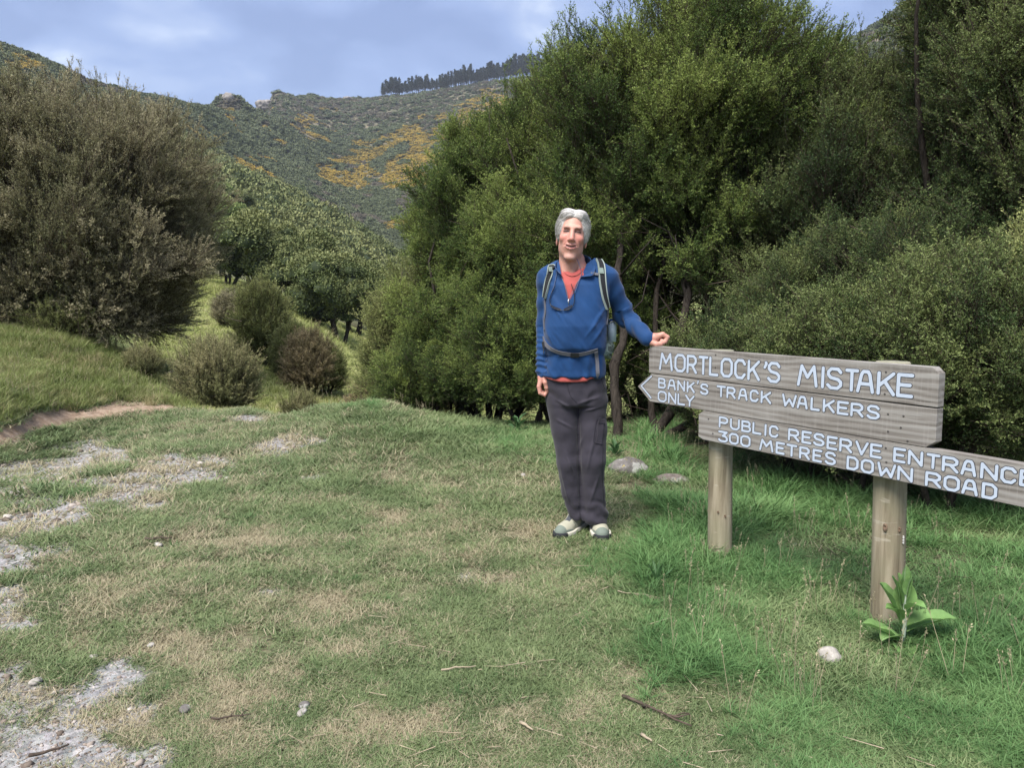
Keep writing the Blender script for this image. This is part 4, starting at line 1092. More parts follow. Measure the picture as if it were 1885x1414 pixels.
STRAWL = simple_mat('straw_litter', (0.38, 0.31, 0.22), 0.9, 30, 0.4)
LIT2 = []
for s in range(4):
    q = np.random.default_rng(820 + s); a = q.normal(size=(3, 3)) * np.array([.10, .10, .006]) + np.array([0, 0, 0.018]); b = a + q.normal(size=(3, 3)) * np.array([.05, .05, .006])
    v, qq = twig_quads(a, b, 0.0014, 0.0008); LIT2.append((v, qq, np.full(len(v), 0.5), np.zeros(len(qq), int)))
plant_grass('straw_litter', LIT2, x[i], y[i], z[i], rng.uniform(0.6, 1.3, len(i)), STRAWL, 'loose dry stems lying on the turf', np.zeros(len(i)))

# ------------------------------------------------------------------ gravel and stones
GRV = simple_mat('grey_gravel', (0.30, 0.28, 0.27), 0.9, 6, 0.45)
def pebble(seed, sub=1):
    V, Fc = rock_mesh(seed, 1, 0.75, 0.45, n=sub, amp=0.35, fr=1.2)
    Q = np.array([(f[0], f[1], f[2], f[2]) for f in Fc])
    return V, Q, None, np.zeros(len(Q), int)
def pebble_quads(seed):
    rng = np.random.default_rng(seed)
    V = np.array([(x_, y_, z_) for z_ in (-1, 1) for y_ in (-1, 1) for x_ in (-1, 1)], float)
    V *= rng.uniform(0.6, 1.1, V.shape); V[4:, :2] *= 0.65; V *= np.array([1, 0.75, 0.42])
    Q = np.array([(0, 2, 3, 1), (4, 5, 7, 6), (0, 1, 5, 4), (2, 6, 7, 3), (0, 4, 6, 2), (1, 3, 7, 5)])
    return V, Q, None, np.zeros(6, int)
PEB = [pebble_quads(900 + s) for s in range(8)]
x, y, r = fan(90000, 1.75, 9.5, 0.9)
z, px, py, ok = in_frustum(x, y)
g, st, lu, cut, trk, far = zones(x, y, z)
pr = np.clip(g * 1.1, 0, 1) + 0.010 * (st > 0.2) + 0.12 * cut
i = np.nonzero(ok & (rng.random(len(x)) < pr))[0]; n = len(i)
s = 0.0035 + 0.008 * rng.random(n) ** 3 + 0.018 * (rng.random(n) < 0.035) * rng.random(n); s *= np.clip(r[i] / 4, 0.7, 1.6)
o = scatter('gravel', PEB, np.stack([x[i], y[i], z[i] + s * 0.15], 1), np.stack([rng.normal(size=n) * .25, rng.normal(size=n) * .25, rng.uniform(0, 6.28, n)], 1), s, rng.integers(0, 8, n), [None], None, None)
m, nt = new_mat('gravel_stone'); oi = nt.n('ShaderNodeObjectInfo')
finish(nt, ramp(nt, oi.outputs['Random'], [(0, (0.12, 0.095, 0.075)), (0.45, (0.24, 0.195, 0.16)), (0.8, (0.35, 0.30, 0.26)), (1, (0.48, 0.44, 0.40))]), 0.9, spec=0.2)
o.data.materials.clear(); o.data.materials.append(m)
tag(o, 'grey gravel exposed in the worn patches of the turf', None, None, 'stuff')
# ------------------------------------------------------------------ the wooden track sign
SA = np.array([0.752, 4.014]); SDR = np.array([0.5405, -0.8414]); SDR = SDR / np.linalg.norm(SDR); SNR = np.array([-SDR[1], SDR[0]])
def on_sign(px, py, n=0.0):
    """local (s, z) on the vertical plane of the sign, n metres behind its front"""
    d = ray(px, py); o = SA + SNR * n
    # X = k*d0, Y = k*d1 ; (k*d - o) . SNR = 0
    k = (o @ SNR) / (d[0] * SNR[0] + d[1] * SNR[1])
    X, Y, Z = d[0] * k, d[1] * k, CZ + d[2] * k
    return (np.array([X, Y]) - SA) @ SDR, Z
sign = empty('track_sign', (SA[0], SA[1], 0), 'weathered wooden track sign of three grey planks with white routed lettering on two round posts', 'sign', rz=math.atan2(SDR[1], SDR[0]))
def wood_mat(name, c0, c1, c2, gs=9.0):
    m, nt = new_mat(name)
    P = opos(nt)
    oi = nt.n('ShaderNodeObjectInfo')
    off = nt.n('ShaderNodeVectorMath', operation='ADD'); nt.l(P, off.inputs[0])
    cb = nt.n('ShaderNodeCombineXYZ'); k = nt.n('ShaderNodeMath', operation='MULTIPLY'); nt.l(oi.outputs['Random'], k.inputs[0]); k.inputs[1].default_value = 7.0
    nt.l(k.outputs[0], cb.inputs[0]); nt.l(k.outputs[0], cb.inputs[2]); nt.l(cb.outputs[0], off.inputs[1])
    v = off.outputs[0]
    g1 = noise(nt, gs, 5, 0.6, scaled(nt, v, (0.22, 1.0, 3.2)), 0.6)          # broad figure of the grain
    w = nt.n('ShaderNodeTexWave', wave_type='BANDS', bands_direction='Z'); w.inputs['Scale'].default_value = 7.0; w.inputs['Distortion'].default_value = 9.0
    w.inputs['Detail'].default_value = 3; w.inputs['Detail Scale'].default_value = 0.8
    nt.l(scaled(nt, v, (0.35, 1, 1.6)), w.inputs['Vector'])
    g2 = noise(nt, 60, 4, 0.7, scaled(nt, v, (0.06, 1.0, 3.0)))               # fibres
    saw = noise(nt, 120, 2, 0.5, scaled(nt, v, (1.0, 0.05, 0.05)))            # saw marks across the plank
    a = nt.n('ShaderNodeMath', operation='MULTIPLY_ADD'); nt.l(w.outputs['Fac'], a.inputs[0]); a.inputs[1].default_value = 0.30; nt.l(g1, a.inputs[2])
    b = nt.n('ShaderNodeMath', operation='MULTIPLY_ADD'); nt.l(g2, b.inputs[0]); b.inputs[1].default_value = 0.55; nt.l(a.outputs[0], b.inputs[2])
    col = ramp(nt, maprange(nt, b.outputs[0], 0.55, 1.15), [(0, c0), (0.45, c1), (1, c2)])
    col = mixc(nt, maprange(nt, saw, 0.52, 0.78, 0, 0.28), col, (0.40, 0.375, 0.355))
    st = noise(nt, 3.0, 4, 0.6, v)
    col = mixc(nt, maprange(nt, st, 0.5, 0.8, 0, 0.45), col, tuple(x * 0.62 for x in c1))
    finish(nt, col, 0.85, b.outputs[0], 0.35, 0.003, spec=0.2)
    return m
PLANK = wood_mat('weathered_plank', (0.095, 0.084, 0.075), (0.205, 0.186, 0.168), (0.305, 0.290, 0.272))
PAINT = simple_mat('white_letter_paint', (0.45, 0.51, 0.61), 0.5, 25, 0.06, bscale=60, bstr=0.15, bdist=0.001)
EDGE = simple_mat('dark_letter_edge', (0.045, 0.045, 0.052), 0.8)
def plank(pxs, label, thick=0.045, extra=None):
    L = [on_sign(*p) for p in pxs] if extra is None else [on_sign(*p) for p in pxs[:extra[0]]] + extra[1] + [on_sign(*p) for p in pxs[extra[0]:]]
    n = len(L)
    bm = bmesh.new()
    fr = [bm.verts.new((s, 0, z)) for s, z in L]; bk = [bm.verts.new((s, thick, z)) for s, z in L]
    bm.faces.new(fr); bm.faces.new(bk[::-1])
    for i in range(n): bm.faces.new((fr[i], bk[i], bk[(i + 1) % n], fr[(i + 1) % n]))
    bmesh.ops.recalc_face_normals(bm, faces=bm.faces)
    bmesh.ops.bevel(bm, geom=list(bm.edges), offset=0.0022, segments=2, affect='EDGES', profile=0.6)
    me = bpy.data.meshes.new('plank'); bm.to_mesh(me); bm.free(); me.materials.append(PLANK)
    o = bpy.data.objects.new('plank', me); sc.collection.objects.link(o); o.parent = sign; o['label'] = label
    return o
P1 = plank([(1194.6, 641.5), (1199, 636.8), (1717.5, 675.8), (1729, 687.5), (1725.5, 750.5), (1194.6, 686.4)], 'top plank reading MORTLOCK\'S MISTAKE')
P2 = plank([(1174, 711), (1199, 688.4), (1725, 753), (1722, 814), (1704, 823.6), (1196.5, 739)], 'middle plank with arrow end reading BANK\'S TRACK WALKERS ONLY')
sT, zT = on_sign(1885, 856.2); sB, zB = on_sign(1885, 935.7)
P3 = plank([(1286, 763), (1294.7, 756.3), (1294, 809.5), (1285.6, 803.7)], 'bottom plank reading PUBLIC RESERVE ENTRANCE 300 METRES DOWN ROAD',
           extra=(2, [(sT + 0.22, zT), (sT + 0.30, (zT + zB) / 2), (sT + 0.22, zB)]))
# --- single line alphabet in a unit box, corners cut as a router template does
G = {
 'A': [[(0, 0), (.22, .85), (.34, 1), (.66, 1), (.78, .85), (1, 0)], [(.12, .38), (.88, .38)]],
 'B': [[(0, 0), (0, 1), (.72, 1), (.93, .86), (.93, .66), (.72, .53), (0, .53)], [(.72, .53), (1, .38), (1, .15), (.78, 0), (0, 0)]],
 'C': [[(1, .80), (.76, 1), (.26, 1), (0, .80), (0, .20), (.26, 0), (.76, 0), (1, .20)]],
 'D': [[(0, 0), (0, 1), (.68, 1), (1, .78), (1, .22), (.68, 0), (0, 0)]],
 'E': [[(1, 1), (0, 1), (0, 0), (1, 0)], [(0, .52), (.85, .52)]],
 'I': [[(.5, 0), (.5, 1)]],
 'K': [[(0, 0), (0, 1)], [(.95, 1), (.06, .40)], [(.38, .62), (1, 0)]],
 'L': [[(0, 1), (0, 0), (1, 0)]],
 'M': [[(0, 0), (.16, 1), (.5, .42), (.84, 1), (1, 0)]],
 'N': [[(0, 0), (0, 1), (1, 0), (1, 1)]],
 'O': [[(.25, 0), (0, .2), (0, .8), (.25, 1), (.75, 1), (1, .8), (1, .2), (.75, 0), (.25, 0)]],
 'P': [[(0, 0), (0, 1), (.74, 1), (1, .84), (1, .60), (.74, .44), (0, .44)]],
 'R': [[(0, 0), (0, 1), (.70, 1), (.95, .84), (.95, .62), (.70, .46), (0, .46)], [(.5, .46), (1, 0)]],
 'S': [[(.97, .84), (.76, 1), (.24, 1), (.03, .84), (.03, .68), (.22, .54), (.78, .46), (1, .32), (1, .16), (.76, 0), (.24, 0), (0, .15)]],
 'T': [[(0, 1), (1, 1)], [(.5, 1), (.5, 0)]],
 'U': [[(0, 1), (0, .2), (.25, 0), (.75, 0), (1, .2), (1, 1)]],
 'V': [[(0, 1), (.5, 0), (1, 1)]],
 'W': [[(0, 1), (.2, 0), (.5, .62), (.8, 0), (1, 1)]],
 'Y': [[(0, 1), (.5, .45), (1, 1)], [(.5, .45), (.5, 0)]],
 '3': [[(0, 1), (.95, 1), (.45, .58), (.8, .54), (1, .36), (1, .16), (.76, 0), (.22, 0), (0, .14)]],
 '0': [[(.25, 0), (0, .2), (0, .8), (.25, 1), (.75, 1), (1, .8), (1, .2), (.75, 0), (.25, 0)]],
 '<': [[(1, 1), (0, .5), (1, 0)]],
 "'": [[(.7, 1), (.85, .75), (.35, .05)]],
}
def stroke_mesh(mb, strokes, r, y0, y1, mi, cell=0.0026):
    """flat topped relief of the area within r of the strokes, walls down to y0; y is the depth direction"""
    seg = np.array([(a[0], a[1], b[0], b[1]) for s in strokes for a, b in zip(s[:-1], s[1:])])
    lo = np.minimum(seg[:, :2].min(0), seg[:, 2:].min(0)) - r - cell * 1.5; hi = np.maximum(seg[:, :2].max(0), seg[:, 2:].max(0)) + r + cell * 1.5
    nx, nz_ = int((hi[0] - lo[0]) / cell) + 1, int((hi[1] - lo[1]) / cell) + 1
    gx, gz_ = np.meshgrid(lo[0] + np.arange(nx) * cell, lo[1] + np.arange(nz_) * cell, indexing='ij')
    d = np.full(gx.shape, 9.0)
    for a0, a1, b0, b1 in seg:
        dx, dz = b0 - a0, b1 - a1; t = np.clip(((gx - a0) * dx + (gz_ - a1) * dz) / (dx * dx + dz * dz + 1e-12), 0, 1)
        d = np.minimum(d, np.hypot(gx - a0 - t * dx, gz_ - a1 - t * dz) - r)
    V = []; Fc = []; vid = {}
    def vert(key, x, z, y):
        if key not in vid: vid[key] = len(V); V.append((x, y, z))
        return vid[key]
    inside = d < 0
    act = inside[:-1, :-1] | inside[1:, :-1] | inside[:-1, 1:] | inside[1:, 1:]
    for i, j in np.argwhere(act):
        cs = [(i, j), (i + 1, j), (i + 1, j + 1), (i, j + 1)]; poly = []; cut = []
        for k in range(4):
            a = cs[k]; b = cs[(k + 1) % 4]; da, db = d[a], d[b]
            if da < 0: poly.append(vert(('g', a), gx[a], gz_[a], y1))
            if (da < 0) != (db < 0):
                t = da / (da - db); e = ('e',) + tuple(sorted((a, b)))
                x = gx[a] + (gx[b] - gx[a]) * t; z = gz_[a] + (gz_[b] - gz_[a]) * t
                q = vert(e, x, z, y1); poly.append(q); cut.append((q, vert(('w',) + e, x, z, y0), da < 0))
        if len(poly) >= 3: Fc.append(tuple(poly))
        if len(cut) == 2:
            (q1, w1, o1), (q2, w2, o2) = cut
            Fc.append((q2, q1, w1, w2) if o1 else (q1, q2, w2, w1))
    mb.add(np.array(V), Fc, mi)
def letter(ch, s0, s1, z0, z1, r, parent, slope=0.0, name='letter'):
    w = s1 - s0 - 2 * r; h = z1 - z0 - 2 * r
    if ch == 'I': w = 1e-6; s0 = (s0 + s1) / 2 - r
    S = [[(s0 + r + p[0] * w, z0 + r + p[1] * h + slope * (p[0] - .5) * w) for p in st] for st in G[ch]]
    mb = MB()
    stroke_mesh(mb, S, r + 0.0029, 0.0, -0.0006, 1)
    stroke_mesh(mb, S, r, 0.0, -0.0016, 0)
    o = mb.build(name, None, sign, mats=[PAINT, EDGE]); o.parent = parent
    return o
def row(text, xs, edge_t, edge_b, f0, f1, r, parent):
    """xs: photo x extents of each letter; edge_t / edge_b: two photo points on the plank's top and bottom edge"""
    t0 = on_sign(*edge_t[0]); t1 = on_sign(*edge_t[1]); b0 = on_sign(*edge_b[0]); b1 = on_sign(*edge_b[1])
    zt = lambda s: t0[1] + (t1[1] - t0[1]) * (s - t0[0]) / (t1[0] - t0[0]); zb = lambda s: b0[1] + (b1[1] - b0[1]) * (s - b0[0]) / (b1[0] - b0[0])
    for ch, (a, b) in zip(text, xs):
        c = (a + b) / 2
        py = edge_t[0][1] + (edge_t[1][1] - edge_t[0][1]) * (c - edge_t[0][0]) / (edge_t[1][0] - edge_t[0][0]) + 30
        s0 = on_sign(a, py)[0]; s1 = on_sign(b, py)[0]; s = (s0 + s1) / 2
        g0, g1 = f0, f1
        if ch == "'": g1 = f0 + (f1 - f0) * 0.38
        T_, B_ = zt(s), zb(s); H = T_ - B_
        letter(ch, s0, s1, T_ - g1 * H, T_ - g0 * H, r, parent)
z3 = lambda L: [(1160 + a / 4.713, 1160 + b / 4.713) for a, b in L]
z4 = lambda L: [(1500 + a / 4.039, 1500 + b / 4.039) for a, b in L]
row("MORTLOCK'SM", z3([(253, 372), (386, 483), (492, 582), (594, 678), (686, 768), (786, 892), (905, 1005), (1020, 1130), (1148, 1197), (1192, 1306), (1452, 1632)]),
    [(1199, 636.8), (1717.5, 675.8)], [(1194.6, 686.4), (1725.5, 750.5)], 0.205, 0.85, 0.0069, P1)
row("ISTAKE", z4([(43, 80), (88, 207), (226, 328), (312, 446), (464, 603), (610, 738)]), [(1199, 636.8), (1717.5, 675.8)], [(1194.6, 686.4), (1725.5, 750.5)], 0.215, 0.845, 0.0069, P1)
e2 = ([(1199, 688.4), (1725, 753)], [(1196.5, 739), (1704, 823.6)])
row("BANK", z3([(243, 309), (325, 396), (409, 476), (492, 561)]), *e2, 0.095, 0.475, 0.0052, P2)
row("STRACKWALK", z3([(607, 678), (749, 829), (836, 916), (936, 1019), (1037, 1114), (1132, 1225), (1316, 1444), (1446, 1541), (1564, 1646), (1671, 1776)]), *e2, 0.10, 0.48, 0.0052, P2)
row("ERS", z4([(164, 251), (264, 363), (384, 482)]), *e2, 0.105, 0.485, 0.0052, P2)
row("ONLY", z3([(242, 319), (332, 403), (414, 479), (479, 560)]), *e2, 0.555, 0.955, 0.0052, P2)
sa, za = on_sign(1282, 707.5)
row("<", z3([(92, 188)]), *e2, 0.06, 0.90, 0.0046, P2)
s_, z_ = on_sign(1160 + 588 / 4.713, 600 + 490 / 4.713)
letter("'", s_ - 0.008, s_ + 0.008, z_ - 0.011, z_ + 0.011, 0.0040, P2)
e3 = ([(1294.7, 756.3), (1885, 856.2)], [(1294, 809.5), (1885, 935.7)])
row("PUBLICRES", z3([(769, 849), (866, 950), (964, 1048), (1060, 1140), (1159, 1188), (1204, 1286), (1369, 1469), (1486, 1573), (1587, 1686)]), *e3, 0.085, 0.465, 0.0052, P3)
row("ERVEENTRANCE", z4([(87, 168), (181, 279), (299, 398), (409, 498), (582, 676), (691, 804), (827, 931), (944, 1071), (1084, 1202), (1229, 1362), (1379, 1500), (1520, 1622)]), *e3, 0.105, 0.50, 0.0052, P3)
row("300METRES", z3([(767, 851), (861, 945), (959, 1048), (1124, 1248), (1267, 1346), (1359, 1453), (1471, 1566), (1587, 1671), (1694, 1791)]), *e3, 0.565, 0.945, 0.0052, P3)
row("DOWNROAD", z4([(241, 331), (347, 445), (468, 609), (619, 737), (827, 950), (964, 1087), (1099, 1224), (1249, 1366)]), *e3, 0.575, 0.965, 0.0052, P3)
# screws
SCREW = simple_mat('dull_screw', (0.10, 0.09, 0.085), 0.6, metal=0.6)
for (a, b, k, pl) in ((743, 252, 3, P1), (740, 362, 3, P1), (530, 222, 4, P1), (520, 385, 4, P1), (545, 535, 4, P2), (545, 665, 4, P2), (660, 550, 4, P2), (640, 636, 4, P2), (528, 788, 4, P3), (532, 893, 4, P3), (680, 808, 3, P3), (718, 935, 3, P3), (690, 736, 4, P2)):
    q = (1160 + a / 4.713, 600 + b / 4.713) if k == 3 else (1500 + a / 4.039, 630 + b / 4.039)
    s, z = on_sign(*q); mb = MB(); mb.tube([(s, 0.004, z), (s, -0.0012, z), (s, -0.0018, z)], [0.0042, 0.0042, 0.003], 10); o = mb.build('screw', SCREW, sign); o.parent = pl
# posts
def post_mat():
    m, nt = new_mat('round_post_timber')
    P = opos(nt)
    g = noise(nt, 26, 5, 0.65, scaled(nt, P, (1, 1, 0.07)), 0.4)
    st = noise(nt, 5, 4, 0.6, P)
    rg = noise(nt, 30, 2, 0.5, scaled(nt, P, (0.35, 0.35, 1.4)))
    col = ramp(nt, g, [(0.3, (0.13, 0.105, 0.07)), (0.5, (0.255, 0.215, 0.150)), (0.72, (0.385, 0.335, 0.25))])
    col = mixc(nt, maprange(nt, st, 0.45, 0.7, 0, 0.5), col, (0.22, 0.215, 0.135))
    col = mixc(nt, maprange(nt, rg, 0.66, 0.72, 0, 0.35), col, (0.50, 0.46, 0.38))
    zc = nt.n('ShaderNodeSeparateXYZ'); nt.l(P, zc.inputs[0])
    col = mixc(nt, maprange(nt, zc.outputs[2], 1.085, 1.125, 0, 0.55), col, (0.30, 0.40, 0.32))
    finish(nt, col, 0.85, g, 0.6, 0.004, spec=0.2)
    return m
POST = post_mat()
CRACK = simple_mat('post_crack', (0.03, 0.025, 0.02), 1.0)
def post(top_px, bot_px, r, zt, label, seed, cracks):
    n = 0.046 + r
    (s1, z1), (s0, z0) = on_sign(*top_px, n), on_sign(*bot_px, n)
    k = (s1 - s0) / (z1 - z0); f = lambda z: s0 + k * (z - z0)
    zs = np.concatenate([[-0.35], np.linspace(-0.05, zt - 0.004, 44), [zt, zt]])
    rng = np.random.default_rng(seed); A = 40; V = []
    for i, z in enumerate(zs):
        for a in range(A):
            t = 2 * math.pi * a / A
            rr = r * (1 + 0.012 * math.sin(3 * t + z * 2.5 + seed) + 0.015 * math.sin(z * 5 + seed))
            rr -= 0.0012 * (fbm(t * 4, z * 2, seed, 2) - .5)
            for (ca, w, za_, zb_) in cracks:
                d = abs((t - ca - 0.10 * math.sin(z * 7) + math.pi) % (2 * math.pi) - math.pi)
                if za_ < z < zb_ and d < w: rr -= 0.006 * (1 - d / w)
            if i == len(zs) - 1: rr = 0.001
            elif i == len(zs) - 2: rr -= 0.004
            V.append((f(z) + math.cos(t) * rr, n + math.sin(t) * rr, z))
    Fc = [(i * A + a, i * A + (a + 1) % A, (i + 1) * A + (a + 1) % A, (i + 1) * A + a) for i in range(len(zs) - 1) for a in range(A)]
    o = mesh_obj('post', V, Fc, POST, sign, smooth=True); o['label'] = label
    return o, f, n
po1, f1, n1 = post((1327, 815), (1325, 1010), 0.0605, 1.104, 'left round post', 1, [(4.1, 0.12, -0.1, 0.75)])
po2, f2, n2 = post((1638.8, 885), (1633.5, 1120), 0.064, 1.100, 'right round post with knots', 2, [(4.55, 0.09, -0.1, 0.62), (5.0, 0.06, 0.3, 0.75)])
# knots on the right post
KNOT = simple_mat('knot', (0.16, 0.11, 0.075), 0.9, 120, 0.5)
def knot(px, py, w, h, parent, f, n, r):
    s, z = on_sign(px, py, n - r * 0.9); c = f(z); dx = np.clip((s - c) / r, -0.9, 0.9); yy = n - r * math.sqrt(1 - dx * dx)
    V = []; A = 14
    for k, (sc_, dy) in enumerate(((1.0, 0.0015), (0.75, -0.003), (0.45, -0.0015), (0.02, 0.003))):
        for a in range(A):
            t = 2 * math.pi * a / A; V.append((c + dx * r + math.cos(t) * w * sc_, yy + dy, z + math.sin(t) * h * sc_ * (1.5 if math.sin(t) < 0 else 1)))
    Fc = [(k * A + a, k * A + (a + 1) % A, (k + 1) * A + (a + 1) % A, (k + 1) * A + a) for k in range(3) for a in range(A)]
    o = mesh_obj('knot', V, Fc, KNOT, sign, smooth=True); o.parent = parent
knot(1630, 970, 0.010, 0.014, po2, f2, n2, 0.066); knot(1659, 980, 0.006, 0.010, po2, f2, n2, 0.066); knot(1321, 943, 0.006, 0.006, po1, f1, n1, 0.063); knot(1344, 957, 0.005, 0.007, po1, f1, n1, 0.063)
# a snail cluster of pale lichen on the right side of the right post
LICH = simple_mat('pale_lichen', (0.55, 0.53, 0.50), 0.9, 60, 0.3)
mb = MB()
for k in range(5):
    s, z = on_sign(1668 + (k % 2) * 1.5, 988 + k * 3, n2); V, Fc = rock_mesh(60 + k, 0.0045, 0.0045, 0.0045, n=1, amp=0.2); mb.add(V + np.array([f2(z) + 0.067, n2 - 0.012, z]), Fc)
o = mb.build('lichen', LICH, sign, smooth=True); o.parent = po2
# ------------------------------------------------------------------ signed distance modelling
import openvdb as _vdb
class SDF:
    def __init__(s, lo, hi, res):
        s.lo = np.asarray(lo, float); s.res = res
        s.n = np.ceil((np.asarray(hi) - s.lo) / res).astype(int) + 1
        s.D = np.full(s.n, 0.08, np.float32)
        s.ax = [s.lo[i] + np.arange(s.n[i]) * res for i in range(3)]
    def block(s, lo, hi):
        i0 = np.clip(np.floor((np.asarray(lo) - s.lo) / s.res).astype(int), 0, s.n - 1); i1 = np.clip(np.ceil((np.asarray(hi) - s.lo) / s.res).astype(int) + 1, 1, s.n)
        sl = tuple(slice(a, b) for a, b in zip(i0, i1))
        return sl, s.ax[0][sl[0]][:, None, None], s.ax[1][sl[1]][None, :, None], s.ax[2][sl[2]][None, None, :]
    def put(s, sl, d, k=0.0, sub=False):
        A = s.D[sl]
        if sub:
            d = -d
            if k <= 0: s.D[sl] = np.maximum(A, d)
            else:
                h = np.clip(0.5 - 0.5 * (d - A) / k * -1 * -1, 0, 1); h = np.clip(0.5 + 0.5 * (d - A) / k, 0, 1); s.D[sl] = A + (d - A) * h + k * h * (1 - h)
        else:
            if k <= 0: s.D[sl] = np.minimum(A, d)
            else:
                h = np.clip(0.5 + 0.5 * (A - d) / k, 0, 1); s.D[sl] = A + (d - A) * h - k * h * (1 - h)
    def cone(s, a, b, r0, r1, k=0.01, sub=False, sq=(1, 1, 1)):
        a = np.asarray(a, float); b = np.asarray(b, float); m = max(r0, r1) * 1.05 / min(sq) + 0.06
        sl, X, Y, Z = s.block(np.minimum(a, b) - m, np.maximum(a, b) + m)
        d = b - a; L2 = (d * d).sum() + 1e-12
        t = np.clip(((X - a[0]) * d[0] + (Y - a[1]) * d[1] + (Z - a[2]) * d[2]) / L2, 0, 1)
        q = np.sqrt(((X - a[0] - t * d[0]) * sq[0]) ** 2 + ((Y - a[1] - t * d[1]) * sq[1]) ** 2 + ((Z - a[2] - t * d[2]) * sq[2]) ** 2) - (r0 + (r1 - r0) * t)
        s.put(sl, q, k, sub)
    def chain(s, pts, rs, k=0.01, sub=False, sq=(1, 1, 1)):
        for i in range(len(pts) - 1): s.cone(pts[i], pts[i + 1], rs[i], rs[i + 1], k, sub, sq)
    def ell(s, c, r, k=0.01, sub=False):
        c = np.asarray(c, float); r = np.asarray(r, float); m = r + 0.06
        sl, X, Y, Z = s.block(c - m, c + m)
        q0 = np.sqrt(((X - c[0]) / r[0]) ** 2 + ((Y - c[1]) / r[1]) ** 2 + ((Z - c[2]) / r[2]) ** 2)
        q1 = np.sqrt(((X - c[0]) / r[0] ** 2) ** 2 + ((Y - c[1]) / r[1] ** 2) ** 2 + ((Z - c[2]) / r[2] ** 2) ** 2)
        s.put(sl, q0 * (q0 - 1) / (q1 + 1e-6), k, sub)
    def loft(s, zs, cx, cy, rx, ry, k=0.01, p=2.3, cap=0.02, sub=False):
        """stack of super-ellipses along z"""
        zs = np.asarray(zs, float)
        sl, X, Y, Z = s.block((min(cx) - max(rx) - .06, min(cy) - max(ry) - .06, zs[0] - 0.05), (max(cx) + max(rx) + .06, max(cy) + max(ry) + .06, zs[-1] + 0.05))
        f = lambda v: np.interp(Z, zs, v)
        a = np.abs((X - f(cx)) / f(rx)) ** p + np.abs((Y - f(cy)) / f(ry)) ** p
        q = (a ** (1 / p) - 1) * np.minimum(f(rx), f(ry))
        e = np.maximum(zs[0] - Z, Z - zs[-1])
        # rounded end caps
        q = np.where((q > -cap) & (e > -cap), np.sqrt(np.maximum(q + cap, 0) ** 2 + np.maximum(e + cap, 0) ** 2) - cap, np.maximum(q, e))
        s.put(sl, q, k, sub)
    def mesh(s):
        g = _vdb.FloatGrid(); g.background = 0.08
        g.copyFromArray(np.ascontiguousarray(s.D))
        P, Q = g.convertToQuads(isovalue=0.0)
        return np.asarray(P, float) * s.res + s.lo, np.asarray(Q, np.int32)
def vnormals(V, Q):
    n = np.cross(V[Q[:, 2]] - V[Q[:, 0]], V[Q[:, 3]] - V[Q[:, 1]])
    N = np.zeros_like(V)
    for k in range(4): np.add.at(N, Q[:, k], n)
    return unit(N)
def fix_orient(V, Q):
    """outward faces: volume must be positive"""
    v = np.einsum('ij,ij->i', V[Q[:, 0]], np.cross(V[Q[:, 1]], V[Q[:, 2]])).sum() + np.einsum('ij,ij->i', V[Q[:, 0]], np.cross(V[Q[:, 2]], V[Q[:, 3]])).sum()
    return Q if v > 0 else Q[:, ::-1].copy()
def smooth_lap(V, Q, it=1, w=0.5):
    E = np.vstack([Q[:, [0, 1]], Q[:, [1, 2]], Q[:, [2, 3]], Q[:, [3, 0]]]); E = np.vstack([E, E[:, ::-1]])
    cnt = np.bincount(E[:, 0], minlength=len(V))[:, None]
    for _ in range(it):
        S = np.zeros_like(V)
        for a in range(3): S[:, a] = np.bincount(E[:, 0], V[E[:, 1], a], minlength=len(V))
        V = V + (S / np.maximum(cnt, 1) - V) * w
    return V
def vc_mat(name, rough=0.6, bump=None, spec=0.35, sss=0.0, bstr=0.3, bdist=0.002, fine=0):
    m, nt = new_mat(name); c = attr(nt, 'Col').outputs['Color']
    if fine: c = mixc(nt, maprange(nt, noise(nt, fine, 3, 0.6, opos(nt)), 0.3, 0.7, 0, 0.3), c, (0, 0, 0), 'SOFT_LIGHT')
    b = noise(nt, bump, 3, 0.6, opos(nt)) if bump else None
    p = finish(nt, c, rough, b, bstr, bdist, spec)
    if sss: p.inputs['Subsurface Weight'].default_value = sss; p.inputs['Subsurface Radius'].default_value = (0.012, 0.004, 0.002); p.inputs['Subsurface Scale'].default_value = 0.6
    return m
def sdf_obj(name, V, Q, mat, parent, col=None, offset=None):
    o = mesh_obj(name, V, Q, mat, parent, smooth=True)
    if col is not None:
        a = o.data.color_attributes.new('Col', 'FLOAT_COLOR', 'POINT')
        a.data.foreach_set('color', np.hstack([col, np.ones((len(col), 1))]).astype(np.float32).ravel())
    return o
YM = 4.10
def J(px, py, dy=0.0): return np.array(at(px, py, YM + dy))
FEET = J(1078, 985); FEET[2] = gz(FEET[0], YM)
man = empty('person', (0, 0, 0), 'grey haired man in blue zip top and dark trousers, one fist on the sign', 'person')
